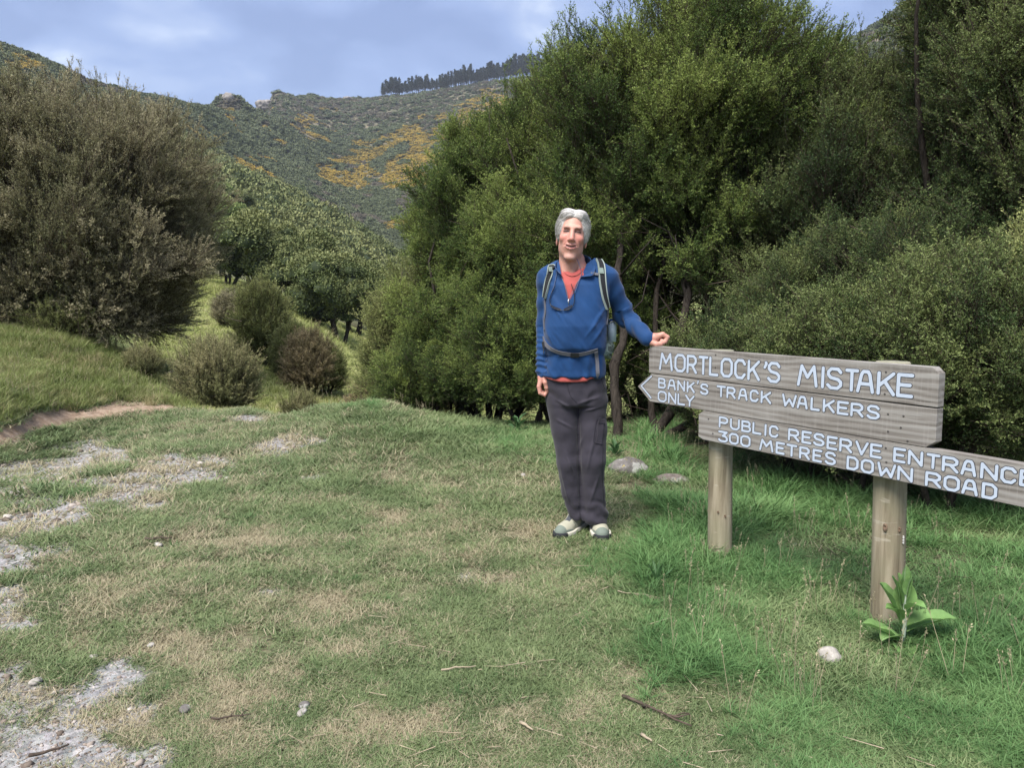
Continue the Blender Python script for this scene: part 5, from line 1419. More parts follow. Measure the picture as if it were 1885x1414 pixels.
# ---------------- head
HC = J(1053.5, 430.0, -0.02)                     # between the eyes' height, centre of the head
HR = Matrix.Rotation(math.radians(-5), 3, 'Z') @ Matrix.Rotation(math.radians(5.5), 3, 'Y') @ Matrix.Rotation(math.radians(-2), 3, 'X')
HRn = np.array(HR)
def hd(p): return HRn @ np.asarray(p, float) + HC
def head_sdf():
    S = SDF((-0.12, -0.15, -0.30), (0.12, 0.15, 0.16), 0.0021)
    S.ell((0, .018, .035), (.080, .103, .096), 0)
    S.ell((0, -.026, -.040), (.066, .070, .100), .03)
    S.ell((0, -.042, -.102), (.047, .049, .052), .02)
    for s in (-1, 1):
        S.ell((s * .043, -.006, -.084), (.021, .034, .034), .025)
        S.ell((s * .040, -.066, -.036), (.024, .024, .022), .018)
    S.ell((0, -.074, -.138), (.028, .020, .018), .018)
    S.cone((-.034, -.084, .020), (.034, -.084, .020), .0135, .0135, .012)
    for s in (-1, 1):
        S.ell((s * .030, -.102, .002), (.019, .019, .0125), .010, sub=True)
        S.ell((s * .031, -.074, -.002), (.0170, .0145, .0130), .004)
        S.cone((s * .016, -.085, .0060), (s * .046, -.077, .0048), .0036, .0036, .004)    # upper lid
        S.cone((s * .017, -.0855, -.0090), (s * .045, -.078, -.0090), .0036, .0036, .005)   # lower lid
    S.cone((0, -.090, .010), (0, -.113, -.040), .0085, .0135, .010)
    S.ell((0, -.1155, -.044), (.0135, .012, .0105), .006)
    for s in (-1, 1):
        S.ell((s * .0145, -.1035, -.0475), (.0085, .011, .0085), .005)
        S.ell((s * .0075, -.111, -.0565), (.0045, .006, .004), .002, sub=True)
    S.ell((0, -.080, -.076), (.036, .020, .026), .02)
    for a, b, r, zz in ((0, .012, .0058, -.0735), (.012, .030, .0052, -.0735)):      # lips, smiling
        for s in (-1, 1): S.cone((s * a, -.1005 + a * .12, zz + a * .06), (s * b, -.1005 + b * .28, zz + b * .15), r, r * .75, .005)
    for a, b, r in ((0, .014, .0068), (.014, .028, .0058)):
        for s in (-1, 1): S.cone((s * a, -.0985 + a * .12, -.0935 + a * .15), (s * b, -.0985 + b * .28, -.0935 + b * .42), r, r * .75, .005)
    for a, b in ((0, .014), (.014, .027)):
        for s in (-1, 1): S.cone((s * a, -.106 + a * .14, -.0838 + a * .12), (s * b, -.106 + b * .33, -.0838 + b * .30), .0056, .0030, .002, sub=True)
    for s in (-1, 1):                          # smile folds
        S.cone((s * .021, -.104, -.050), (s * .037, -.087, -.076), .0010, .0012, .009, sub=True)
        S.ell((s * .0785, .012, -.042), (.0075, .019, .031), .006)
        S.ell((s * .0845, .008, -.036), (.0045, .010, .017), .003, sub=True)
        S.cone((s * .052, -.072, .002), (s * .060, -.064, -.006), .001, .001, .003, sub=True)
    S.cone((0, .010, -.09), (0, .030, -.26), .054, .060, .022)
    S.cone((0, -.030, -.135), (0, -.012, -.24), .018, .022, .02)
    for s in (-1, 1): S.cone((s * .050, .03, -.10), (s * .018, -.035, -.245), .011, .011, .016)
    return S.mesh()
V, Q = head_sdf(); V = smooth_lap(V, Q, 1, 0.4); Q = fix_orient(V, Q)
x, y, z = V.T
skin = np.array([0.54, 0.275, 0.215])
col = np.tile(skin, (len(V), 1))
def blend(m, c, a=1.0):
    global col
    m = np.clip(m * a, 0, 1)[:, None]; col = col * (1 - m) + np.asarray(c) * m
nz = fbm(x * 90, y * 90, z * 90, 3)
gs = lambda cx, cy_, cz_, s: np.exp(-(((x - cx) ** 2 + (y - cy_) ** 2 + (z - cz_) ** 2) / s ** 2))
for s in (-1, 1): blend(gs(s * .040, -.085, -.038, .024), (0.56, 0.20, 0.165), 0.75)
blend(gs(0, -.118, -.042, .017), (0.55, 0.19, 0.16), 0.75)
blend(gs(0, -.09, .055, .035), (0.60, 0.36, 0.28), 0.6)
blend((z < -.145) * 1.0, (0.44, 0.225, 0.165), 0.7)
for s in (-1, 1): blend(gs(s * .08, .012, -.042, .028), (0.52, 0.22, 0.18), 0.6)
stub = np.clip((-.058 - z) / .02, 0, 1) * np.clip((z + .155) / .012, 0, 1) * np.clip((0.035 - y) / .03, 0, 1) * np.clip(np.maximum(np.abs(x) - .040, -.108 - z) / .012, 0, 1)
blend(stub * (0.35 + 0.9 * nz), (0.47, 0.35, 0.31), 0.28)
lip = np.exp(-((z + .0935 - np.abs(x) * .3) / .006) ** 2) * (np.abs(x) < .029) * (y < -.08) + 0.7 * np.exp(-((z + .0735 - np.abs(x) * .12) / .0045) ** 2) * (np.abs(x) < .030) * (y < -.08)
blend(lip, (0.40, 0.145, 0.13), 0.8)
slit = (np.abs(z + .0836 - np.abs(x) * .22) < .0056) * (np.abs(x) < .028) * (y < -.07) * (y > -.1025)
blend(slit * 1.0, (0.10, 0.03, 0.03), 0.95)
for s in (-1, 1):  # eyelid shading is painted into the skin colour
    lash_shade = np.clip(1.6 * np.exp(-((z - .0005 + np.abs(x - s * .031) ** 2 * 9) / .0046) ** 2), 0, 1) * (np.abs(x - s * .031) < .0165) * (y < -.07)
    blend(lash_shade, (0.035, 0.022, 0.020), 1.0)  # lash line, widened to paint in the shade of the eye
    blend(np.exp(-((z + .0055) / .004) ** 2) * (np.abs(x - s * .031) < .014) * (y < -.07), (0.20, 0.11, 0.09), 0.65)
    brow = np.exp(-((z - .0205 - 0.10 * (.016 - np.abs(np.abs(x) - .030))) / .0042) ** 2) * (np.abs(x - s * .034) < .020) * (y < -.06)
    blend(brow * (0.4 + nz), (0.27, 0.19, 0.16), 0.55)
    blend(np.exp(-((z - .0095) / .0055) ** 2) * (np.abs(x - s * .030) < .017) * (y < -.06), (0.25, 0.11, 0.085), 0.75)  # shadow under the brow, painted onto the upper lid
    for t_ in np.linspace(0, 1, 7): blend(gs(s * (.0205 + .0165 * t_), -.100 + .014 * t_, -.050 - .028 * t_, .0045), (0.30, 0.12, 0.095), 0.35)  # crease shade of the smile folds, painted as darker skin
SKIN = vc_mat('skin', 0.48, 260, 0.35, 0.12, 0.25, 0.0008)
headV = (HRn @ V.T).T + HC; headQ = Q; headC = col
# ---------------- hands
def hand_sdf_left():
    """closed hand resting on the plank end, thumb side to the viewer"""
    S = SDF(J(1180, 655, -.16), J(1245, 590, .12), 0.0017)
    w = J(1193.5, 625.5, -.085); k = J(1219.5, 617, -.095)          # wrist, index knuckle
    ax = unit(k - w); back = np.array([0, 1.0, 0.0])
    S.chain([J(1181, 613, -.04), w, w + ax * 0.03], [.025, .026, .027], .012)
    S.ell(w + np.array([.046, .028, -.020]), (.034, .036, .028), .012)
    for i in range(4):
        o = back * 0.0195 * i
        kn = k + o + np.array([0.004 - 0.003 * abs(i - 1), 0, 0.004 - 0.004 * i])
        S.chain([w + o * 0.6 + ax * .012, kn], [.022, .0145 - .0006 * i], .012)      # metacarpal
        p1 = kn + np.array([.027, -.003, -.016]) * (1 - .05 * abs(i - 1)); p2 = p1 + np.array([-.012, -.003, -.024]) ; p3 = p2 + np.array([-.020, 0, .006])
        S.chain([kn, p1, p2, p3], [.0138, .0124, .0115, .0098], .0022)
    t0 = w + np.array([.012, -.014, -.012]); t1 = t0 + np.array([.026, -.014, -.012]); t2 = t1 + np.array([.024, .000, .004]); t3 = t2 + np.array([.016, .006, .004])
    S.chain([t0, t1, t2, t3], [.019, .0150, .0132, .0108], .006)
    V, Q = S.mesh(); return smooth_lap(V, Q, 1, .3), Q
def hand_sdf_right():
    """loosely closed hand hanging beside the thigh"""
    S = SDF(J(970, 760, -.12), J(1025, 670, .12), 0.0017)
    w = J(999, 684, 0.0)
    S.chain([J(1001, 655, 0.0), w, w + np.array([-.004, -.004, -.03])], [.028, .024, .025], .012)
    k0 = w + np.array([-.022, -.030, -.078])                   # index knuckle, to the front
    for i in range(4):
        kn = k0 + np.array([.004 * i, .0205 * i, -.004 * abs(i - 1)])
        S.chain([w + np.array([0, -.012 + .008 * i, -.012]), kn], [.018, .0125], .012)
        p1 = kn + np.array([.006, -.004, -.036 + .003 * i]); p2 = p1 + np.array([.026, .002, -.012]); p3 = p2 + np.array([.012, .002, .016])
        S.chain([kn, p1, p2, p3], [.0122, .0106, .0100, .0088], .0022)
    t0 = w + np.array([.004, -.026, -.024]); t1 = t0 + np.array([.008, -.014, -.034]); t2 = t1 + np.array([.008, .002, -.030]); t3 = t2 + np.array([.004, .006, -.018])
    S.chain([t0, t1, t2, t3], [.016, .0130, .0112, .0092], .006)
    V, Q = S.mesh(); return smooth_lap(V, Q, 1, .3), Q
# inner body, one volume from neck to ankles, wholly under the clothes
def inner_body():
    S = SDF(J(960, 1000, -.35), J(1240, 470, .4), 0.009)
    S.chain([J(1057, 480, .03), J(1062, 560, .03), J(1060, 680, .02)], [.06, .085, .085], .04)
    for sh, el, wr in SL_: S.chain([J(1057, 505, .03), sh, el, wr], [.06, .045, .034, .022], .03)
    for L in LEGS_: S.chain(L, [.06, .045, .032], .03)
    V, Q = S.mesh(); return V, Q
SL_ = [(J(1008, 512, .03), J(1003, 600, .06), J(999, 690, 0.0)), (J(1119, 513, .03), J(1151, 584, .10), J(1193, 624, -.085))]
LEGS_ = [[J(1033, 715, .02), J(1048, 850, .0), J(1062, 945, .04)], [J(1087, 715, .02), J(1088, 850, -.02), J(1095, 948, .02)]]
parts = [(headV, headQ, headC)]
for (hv, hq) in (hand_sdf_left(), hand_sdf_right(), inner_body()):
    hq = fix_orient(hv, hq); c = np.tile(np.array([0.52, 0.265, 0.205]), (len(hv), 1)); n3 = fbm(hv[:, 0] * 70, hv[:, 1] * 70, hv[:, 2] * 70, 3)[:, None]
    c = c * (1 - 0.4 * (n3 > .55)) * 1.0 + np.array([0.56, 0.215, 0.175]) * 0.4 * (n3 > .55)
    parts.append((hv, hq, c))
bV = []; bQ = []; bC = []; b0 = 0
for v_, q_, c_ in parts: bV.append(v_); bQ.append(q_ + b0); bC.append(c_); b0 += len(v_)
sdf_obj('body', np.vstack(bV), np.vstack(bQ), SKIN, man, np.vstack(bC))
# teeth and eyes
TEETH = simple_mat('teeth', (0.62, 0.56, 0.48), 0.3)
mb = MB(); pts = [hd((s * .0180, -.0955 + abs(s) ** 2 * .009, -.0812 + abs(s) * .003)) for s in np.linspace(-1, 1, 9)]
mb.tube(pts, [.0015, .0030, .0036, .0038, .0038, .0038, .0036, .0030, .0015], 8); mb.build('teeth', TEETH, man, smooth=True)
EYE = simple_mat('eye', (0.035, 0.025, 0.022), 0.35, spec=0.3)
for s in (-1, 1):
    V, Fc = rock_mesh(1, 0.0100, .0050, .0030, n=2, amp=0.0); V = V + np.array([s * .031, -.0845, -.0012]); mesh_obj('eye', (HRn @ V.T).T + HC, Fc, EYE, man, smooth=True)
# ---------------- hair
def hair():
    S = SDF((-0.14, -0.16, -0.14), (0.14, 0.18, 0.18), 0.0025)
    S.ell((0, .026, .038), (.089, .116, .090), 0)
    S.ell((-.026, -.026, .092), (.046, .058, .036), .02)
    S.ell((.034, -.022, .090), (.038, .058, .036), .02)
    S.ell((.062, .010, .012), (.030, .060, .072), .02)
    S.ell((-.058, .010, .010), (.029, .060, .068), .02)
    S.ell((0, .09, -.02), (.06, .045, .06), .03)
    S.ell((-.008, -.130, -.020), (.066, .085, .104), .010, sub=True)
    S.ell((-.002, -.115, .030), (.080, .070, .056), .008, sub=True)
    for s in (-1, 1): S.ell((s * .095, .010, -.062), (.03, .032, .026), .01, sub=True)
    S.ell((0, -.06, -.13), (.075, .11, .07), .01, sub=True)
    sl, X, Y, Z = S.block((-.02, -.13, .08), (.04, .0, .18)); 
    S.cone((.010, -.09, .130), (.006, .02, .142), .005, .003, .012, sub=True)
    return S.mesh()
V, Q = hair(); Q = fix_orient(V, Q); V = smooth_lap(V, Q, 2, .5); N = vnormals(V, Q)
ang = np.arctan2(V[:, 0] - .008, V[:, 2] + .02); fr_ = V[:, 1] * 8
V = V + N * ((fbm(ang * 9 + 5, fr_, V[:, 1] * 3, 3) - .5) * .005 + (vnoise(V[:, 1] * 150 + ang * 4, ang * 5, 1) - .5) * .003)[:, None]
HAIR = simple_mat('silver_hair', (0.50, 0.49, 0.475), 0.6, 40, 0.2)
hair_o = sdf_obj('hair', (HRn @ V.T).T + HC, Q, HAIR, man)
rng = np.random.default_rng(3)
mb = MB()
idx = rng.choice(np.nonzero((N[:, 2] > -.6) & (V[:, 1] < .10) & (V[:, 2] > -.03))[0], 2300)
from mathutils.bvhtree import BVHTree
bv = BVHTree.FromPolygons([tuple(v) for v in V], [tuple(int(i) for i in q) for q in Q])
for i in idx:
    p = V[i].copy(); pts = []; side = 1 if p[0] > .008 else -1
    wv = rng.normal() * .3; lf = .0018 if rng.random() < .88 else .008
    for k in range(11):
        loc, nn, _, _ = bv.find_nearest(Vector(p)); nn = np.array(nn); pts.append(np.array(loc) + nn * (.0002 + lf * (k / 10) ** 2))
        top = np.clip((p[2] - .03) / .08, 0, 1)
        d = np.array([side * (0.4 + top), 0.9 - .5 * top + wv * .4, -1.2 + 1.1 * top + .3 * math.sin(k + wv * 5)])
        d = d - nn * (d @ nn); p = np.array(loc) + unit(d) * .0085
    mb.tube((HRn @ np.array(pts).T).T + HC, np.linspace(.0013, .0004, 11), 4, mi=int(rng.integers(0, 3)), cap=False)
HM = [simple_mat('hair_strand_light', (0.68, 0.66, 0.64), 0.5), simple_mat('hair_strand_grey', (0.52, 0.50, 0.48), 0.5), simple_mat('hair_strand_dark', (0.38, 0.36, 0.345), 0.5)]
st = mb.build('hair_strands', None, hair_o, mats=[HM[0], HM[1], HM[2]]); st['kind'] = 'stuff'
# ---------------- zip top
def pxloft(rows, cyv, ryv):
    """rows (py, left px, right px) from bottom to top -> loft arguments"""
    zs, cx, rx = [], [], []
    for (py, a, b) in rows:
        A = J(a, py); B = J(b, py); zs.append(A[2]); cx.append((A[0] + B[0]) / 2); rx.append((B[0] - A[0]) / 2)
    return zs, cx, [YM + c for c in cyv], rx, list(ryv)
def top_sdf(grow=0.0, hem=0.0):
    S = SDF(J(960, 720, -.35), J(1230, 455, .4), 0.0042)
    rows = [(693, 995, 1115.5), (680, 997, 1115.5), (655, 1003, 1112), (640, 1000, 1114), (600, 1001, 1116), (560, 1002, 1119), (525, 1000, 1124), (503, 1004, 1128), (490, 1024, 1102)]
    zs, cx, cyv, rx, ry = pxloft(rows, [.01, .01, .0, -.012, -.015, .0, .015, .03, .03], [.135, .132, .127, .140, .142, .130, .118, .10, .075])
    S.loft(zs, cx, cyv, rx, ry, 0, 2.35, .012)
    S.chain([J(1030, 497, .03), J(1007, 511, .03)], [.055, .056], .05)
    S.chain([J(1090, 492, .03), J(1116, 508, .03)], [.055, .056], .05)
    a, e, w = SL_[0]; S.chain([a, e, w + (e - w) * 0.02], [.060, .047, .038], .012)
    a, e, w = SL_[1]; S.chain([a, e, w + (e - w) * 0.03], [.060, .054, .043], .018)
    return S
S = top_sdf()
# the open zip: a V cut out of the front
V, Q = S.mesh(); Q = fix_orient(V, Q); V = smooth_lap(V, Q, 3, .5)
px, py, dep = proj(V[:, 0], V[:, 1], V[:, 2]); N = vnormals(V, Q)
def seg_field(V, a, b):
    d = b - a; t = np.clip(((V - a) @ d) / (d @ d), 0, 1); return t, np.linalg.norm(V - a - t[:, None] * d, axis=1)
disp = np.zeros(len(V))
# folds: rings on the sleeves, drag lines on the body
a, e, w = SL_[0]; t, d = seg_field(V, e, w); m = (d < .075) & (t > .0); disp += m * np.clip(t, 0.25, 1) * .0052 * np.sin(t * 52 + 1.2 * np.sin(V[:, 0] * 60) + fbm(V[:, 0] * 18, V[:, 2] * 9, 0, 2) * 6) * (fbm(V[:, 0] * 14, V[:, 2] * 10, 3, 2) > .35)
t, d = seg_field(V, a, e); m = (d < .075); disp += m * .003 * np.sin(t * 16 + V[:, 0] * 40)
a, e, w = SL_[1]; t, d = seg_field(V, e, w); m = (d < .085); disp += m * .0075 * np.sin(t * 20 + (V[:, 2] - e[2]) * 55 + fbm(V[:, 0] * 12, V[:, 2] * 12, 5, 2) * 5) * np.clip(1.2 - t, 0, 1)
t, d = seg_field(V, a, e); m = (d < .085); disp += m * .0055 * np.sin(t * 13 + (V[:, 0] - a[0]) * 30 + fbm(V[:, 0] * 9, V[:, 2] * 9, 2, 2) * 4) * np.clip(t * 1.5, 0, 1)
body = (px > 1000) & (px < 1118) & (py > 500)
ph = (px - 1000) * .09 - (py - 500) * .055
disp += body * .0085 * (fbm(ph * .55 + 3, (px + py) * .012, 1, 3) - .5) * 2
disp += body * .0045 * np.exp(-((py - 652) / 9) ** 2) * -1.0          # cinched by the hip belt
disp += body * (py > 655) * .0045 * np.sin(px * .22 + fbm(px * .03, py * .03, 2, 2) * 5)
# dragged creases from the armpit at the right
for (x0, y0, x1, y1) in ((1118, 560, 1090, 600), (1112, 575, 1075, 625), (1118, 590, 1085, 640), (1020, 560, 1040, 600), (1005, 600, 1020, 640)):
    dx, dy_ = x1 - x0, y1 - y0; L = math.hypot(dx, dy_); tt = ((px - x0) * dx + (py - y0) * dy_) / L; nn_ = np.abs((px - x0) * dy_ - (py - y0) * dx) / L
    disp += body * .007 * np.exp(-(nn_ / 3.0) ** 2) * np.clip(1 - np.abs(tt - L / 2) / (L / 2), 0, 1)
V = V + N * disp[:, None]
# V opening: remove the front faces inside it
fc = V[Q].mean(1); fpx, fpy, _ = proj(fc[:, 0], fc[:, 1], fc[:, 2]); fn = vnormals(V, Q)[Q[:, 0]]
vl = np.interp(fpy, [470, 488, 505, 555], [1024, 1031, 1033, 1046.5]); vr = np.interp(fpy, [470, 486, 508, 530, 555], [1100, 1080, 1070, 1060, 1047.5])
hole = (fpx > vl) & (fpx < vr) & (fpy < 553) & (fc[:, 1] < YM + .03) 
Q2 = Q[~hole]
def fabric(name, c, amt=0.12, fs=900):
    m, nt = new_mat(name); n = noise(nt, 9, 4, 0.6, opos(nt)); w = noise(nt, fs, 2, 0.5, opos(nt))
    col = mixc(nt, maprange(nt, n, 0.3, 0.7), tuple(v * (1 - amt) for v in c), tuple(v * (1 + amt) for v in c))
    p = finish(nt, col, 0.75, w, 0.12, 0.0006, spec=0.25); p.inputs['Sheen Weight'].default_value = 0.15
    return m
BLUE = fabric('blue_fleece', (0.006, 0.043, 0.140))
BLUE_IN = fabric('blue_lining', (0.006, 0.025, 0.09))
CORAL = fabric('coral_shirt', (0.40, 0.082, 0.072))
zt = sdf_obj('zip_top', V, Q2, BLUE, man); zt['label'] = 'blue half zip top with the zip open'
jb = BVHTree.FromPolygons([tuple(v) for v in V], [tuple(int(i) for i in q) for q in Q])
# shirt: shows in the V, over the belly hem, and nowhere else
S = SDF(J(985, 725, -.3), J(1130, 470, .3), 0.005)
rows = [(699, 997, 1110), (690, 1000, 1110), (655, 1010, 1104), (560, 1008, 1112), (525, 1008, 1114), (503, 1012, 1110), (492, 1030, 1095)]
zs, cx, cyv, rx, ry = pxloft(rows, [.008, .008, .0, .0, .012, .022, .03], [.126, .122, .110, .116, .110, .094, .07])
S.loft(zs, cx, cyv, rx, ry, 0, 2.35, .008)
# cut the hem so that it only hangs out on the left side of the picture
V, Q = S.mesh(); Q = fix_orient(V, Q); V = smooth_lap(V, Q, 2, .5)
px, py, _ = proj(V[:, 0], V[:, 1], V[:, 2])
low = V[:, 2] < J(1050, 675)[2]
V[:, 2] += np.where(low, np.interp(px, [990, 1005, 1030, 1060, 1080, 1085, 1115], [.018, .012, -.004, -.006, .0, .012, .03]), 0)
V = V + vnormals(V, Q) * ((fbm(px * .05, py * .03, 4, 3) - .5) * .006)[:, None]
fc = V[Q].mean(1); fpx, fpy, _ = proj(fc[:, 0], fc[:, 1], fc[:, 2])
neck_hole = (np.hypot((fpx - 1056) / 19.5, (fpy - 484) / 25) < 1) & (fpy < 520)
sdf_obj('shirt', V, Q[~neck_hole], CORAL, man)['label'] = 'coral red shirt showing at the open collar and below the top'
# neckline band of the shirt
SH = BVHTree.FromPolygons([tuple(v) for v in V], [tuple(int(i) for i in q) for q in Q])
ORG = Vector((0, 0, CZ))
def hit(bvh, px, py, off=0.0):
    d = Vector(ray(px, py)).normalized(); loc, n, _, _ = bvh.ray_cast(ORG, d)
    if loc is None:
        loc, n, _, _ = bvh.find_nearest(Vector(J(px, py, -.08)))
    n = np.array(n); n = n if n @ np.array(d) < 0 else -n
    return np.array(loc) + n * off, n
def resample(P, step):
    P = np.asarray(P, float); s = np.concatenate([[0], np.cumsum(np.linalg.norm(np.diff(P, axis=0), axis=1))]); n = max(3, int(s[-1] / step) + 1); u = np.linspace(0, s[-1], n)
    # smooth (Catmull like) through interpolation of each axis on a denser set
    return np.stack([np.interp(u, s, P[:, i]) for i in range(P.shape[1])], 1)
def smooth_line(P, it=2):
    P = np.array(P, float)
    for _ in range(it): P[1:-1] = P[1:-1] * .5 + (P[:-2] + P[2:]) * .25
    return P
def ribbon(name, pxpts, width, thick, mat, parent, bvh, off=0.004, mats=None, edge=0.0, step=4.0):
    """webbing laid on a surface; the line is given where it runs on the body as seen in the photograph"""
    L = smooth_line(resample(pxpts, step), 3)
    C_, N_ = zip(*[hit(bvh, p[0], p[1], off) for p in L]); C_ = smooth_line(C_, 3); N_ = unit(smooth_line(N_, 4))
    T_ = unit(np.gradient(C_, axis=0)); W_ = unit(np.cross(T_, N_))
    us = [-1, 1] if not edge else [-1, -1 + edge, 1 - edge, 1]
    V = []; k = len(us)
    w = np.broadcast_to(np.asarray(width, float), (len(C_),))
    for i in range(len(C_)):
        for u in us: V.append(C_[i] + W_[i] * u * w[i] / 2 + N_[i] * (thick + (0.002 if edge and abs(u) > .9 else 0.0)))
        for u in us: V.append(C_[i] + W_[i] * u * w[i] / 2)
    Fc = []; M = []
    for i in range(len(C_) - 1):
        a = i * 2 * k; b = a + 2 * k
        for j in range(k - 1):
            Fc.append((a + j, a + j + 1, b + j + 1, b + j)); M.append(1 if (edge and j in (0, k - 2)) else 0)
            Fc.append((a + k + j + 1, a + k + j, b + k + j, b + k + j + 1)); M.append(0)
        Fc.append((a + k, a, b, b + k)); M.append(1 if edge else 0); Fc.append((a + k - 1, a + 2 * k - 1, b + 2 * k - 1, b + k - 1)); M.append(1 if edge else 0)
    e = (len(C_) - 1) * 2 * k
    Fc.append(tuple(range(k)) + tuple(range(2 * k - 1, k - 1, -1))); M.append(0); Fc.append(tuple(e + q for q in list(range(k - 1, -1, -1)) + list(range(k, 2 * k)))); M.append(0)
    return mesh_obj(name, V, Fc, mat, parent, smooth=False, mats=mats, midx=M if mats else None), C_, N_, W_
sb = SH
ribbon('shirt_neckband', [(1034, 487), (1037, 497), (1043, 504), (1052, 508), (1062, 505), (1070, 498), (1074, 490)], 0.020, 0.003, CORAL, man, sb, 0.002)
# collar: two flaring leaves round the neck
def collar(pts_lo, pts_hi, name='collar'):
    A = np.array([J(*p) for p in pts_lo]); B = np.array([J(*p) for p in pts_hi]); n = len(A); V = []
    A = smooth_line(resample(A, .008), 2); B_ = resample(B, .008); u = np.linspace(0, 1, len(A)); u2 = np.linspace(0, 1, len(B_)); B = smooth_line(np.stack([np.interp(u, u2, B_[:, i]) for i in range(3)], 1), 2)
    ctr = np.array(hd((0, .02, -.19)))
    R = 5; t = .004
    for side in (0, 1):
        for i in range(len(A)):
            for k in range(R):
                f = k / (R - 1); p = A[i] * (1 - f) + B[i] * f
                o = p - ctr; o[2] = 0; o = unit(o); p = p + o * (math.sin(f * math.pi) * .004 + f * f * .006) - side * o * t
                V.append(p)
    n = len(A); Fc = []
    for i in range(n - 1):
        for k in range(R - 1):
            a = i * R + k; Fc.append((a, a + R, a + R + 1, a + 1)); b = a + n * R; Fc.append((b, b + 1, b + R + 1, b + R))
        a = i * R; b = a + n * R; Fc.append((a, b, b + R, a + R)); a += R - 1; b += R - 1; Fc.append((a, a + R, b + R, b))
    for i in (0, n - 1):
        for k in range(R - 1):
            a = i * R + k; b = a + n * R; Fc.append((a, a + 1, b + 1, b) if i == 0 else (a, b, b + 1, a + 1))
    return mesh_obj(name, V, Fc, BLUE, man, smooth=True)
collar([(1035, 506, -.085), (1026, 499, -.05), (1022, 492, .0), (1030, 487, .07), (1050, 484, .11)], [(1030, 503, -.10), (1022, 492, -.065), (1026, 481, -.01), (1034, 476, .06), (1050, 474, .10)])
collar([(1069, 510, -.095), (1080, 503, -.06), (1092, 494, .0), (1078, 487, .07), (1050, 484, .11)], [(1090, 508, -.105), (1095, 494, -.06), (1084, 473, .0), (1073, 468, .06), (1050, 472, .10)])
ZIPM = simple_mat('zip_teeth', (0.10, 0.12, 0.17), 0.5)
for P_ in ([(1032, 507), (1038, 520), (1043, 537), (1046.5, 553)], [(1071, 509), (1063, 519), (1054, 537), (1047.5, 553)], [(1047, 553), (1046.7, 560), (1046.5, 572)]):
    L = [hit(jb, *p, .0015)[0] for p in resample(P_, 3.0)]
    mb = MB(); mb.tube(smooth_line(L, 2), .0022, 6, flat=.6); mb.build('zip', ZIPM, zt, smooth=True)
mb = MB(); L = [hit(jb, 1046.8, q, .004)[0] for q in (551, 555, 560)]; mb.tube(L, [.0025, .0030, .0020], 8); mb.build('zip_pull', simple_mat('zip_pull_metal', (0.6, 0.6, 0.62), 0.3, metal=0.8), zt, smooth=True)
# cuffs
WATCH = simple_mat('wrist_band', (0.03, 0.03, 0.04), 0.5)
# ---------------- trousers
S = SDF(J(975, 1010, -.3), J(1140, 665, .3), 0.0045)
rows = [(745, 1010, 1114.5), (715, 1003, 1116), (680, 1002, 1114)]
zs, cx, cyv, rx, ry = pxloft(rows, [.02, .015, .01], [.118, .122, .112]); S.loft(zs, cx, cyv, rx, ry, 0, 2.4, .01)
S.chain([J(1032, 735, .01), J(1040, 790, .0), J(1047, 850, -.005), J(1053, 905, .015), J(1066, 951, .035)], [.088, .078, .068, .060, .058], .02)
S.chain([J(1087, 735, .01), J(1089, 790, .0), J(1091, 850, -.025), J(1092, 905, .0), J(1096, 952, .012)], [.088, .080, .073, .066, .070], .02)
# cut the bottoms flat
for c, w_ in (((1066, 969), .10), ((1097, 972), .12)):
    q = J(*c, 0.02); sl, X, Y, Z = S.block(q - np.array([w_, .16, .12]), q + np.array([w_, .16, .06])); d = (Z - J(c[0], 958.5 if c[0] < 1080 else 963.5, 0)[2]); msk = (np.abs(X - q[0]) < (.045 if c[0] < 1080 else .09)) 
    S.D[sl] = np.where(X < J(1078, 960)[0], np.maximum(S.D[sl], -(Z - J(1066, 957, 0)[2])), np.maximum(S.D[sl], -(Z - J(1097, 962, 0)[2])))
V, Q = S.mesh(); Q = fix_orient(V, Q); V = smooth_lap(V, Q, 2, .5); N = vnormals(V, Q); px, py, _ = proj(V[:, 0], V[:, 1], V[:, 2])
disp = (fbm(px * .035, py * .022, 1, 3) - .5) * .010
disp += .0018 * np.sin(py * .16 + np.abs(px - 1060) * .10 + fbm(px * .04, py * .03, 5, 2) * 7) * np.clip((py - 690) / 40, 0, 1) * np.clip((790 - py) / 60, 0, 1)
disp += .0035 * np.sin(py * .25 - px * .10 + fbm(px * .05, py * .03, 7, 2) * 6) * np.clip((py - 915) / 25, 0, 1)
disp += .005 * np.exp(-((px - np.interp(py, [760, 960], [1064, 1070])) / 2.2) ** 2) * -1.2 * (py > 752) * (V[:, 1] < YM + .05)
for (x0, y0, x1, y1, a_) in ((1060, 745, 1105, 730, .005), (1060, 760, 1110, 748, .005), (1058, 755, 1020, 735, .005), (1056, 790, 1020, 770, .004), (1095, 800, 1080, 870, .005), (1040, 830, 1058, 880, .006), (1105, 870, 1085, 930, .005), (1030, 850, 1050, 935, .005), (1062, 835, 1076, 800, .004)):
    dx, dy_ = x1 - x0, y1 - y0; L = math.hypot(dx, dy_); tt = ((px - x0) * dx + (py - y0) * dy_) / L; nn_ = np.abs((px - x0) * dy_ - (py - y0) * dx) / L
    disp += a_ * np.exp(-(nn_ / 2.6) ** 2) * np.clip(1.1 - np.abs(tt - L / 2) / (L / 2), 0, 1) * (V[:, 1] < YM + .05)
V = V + N * (disp * 1.6)[:, None]
TROU = fabric('charcoal_trouser_cloth', (0.036, 0.032, 0.044), 0.15, 1200)
tr = sdf_obj('trousers', V, Q, TROU, man); tr['label'] = 'dark charcoal hiking trousers with a cargo pocket'
tb = BVHTree.FromPolygons([tuple(v) for v in V], [tuple(int(i) for i in q) for q in Q])
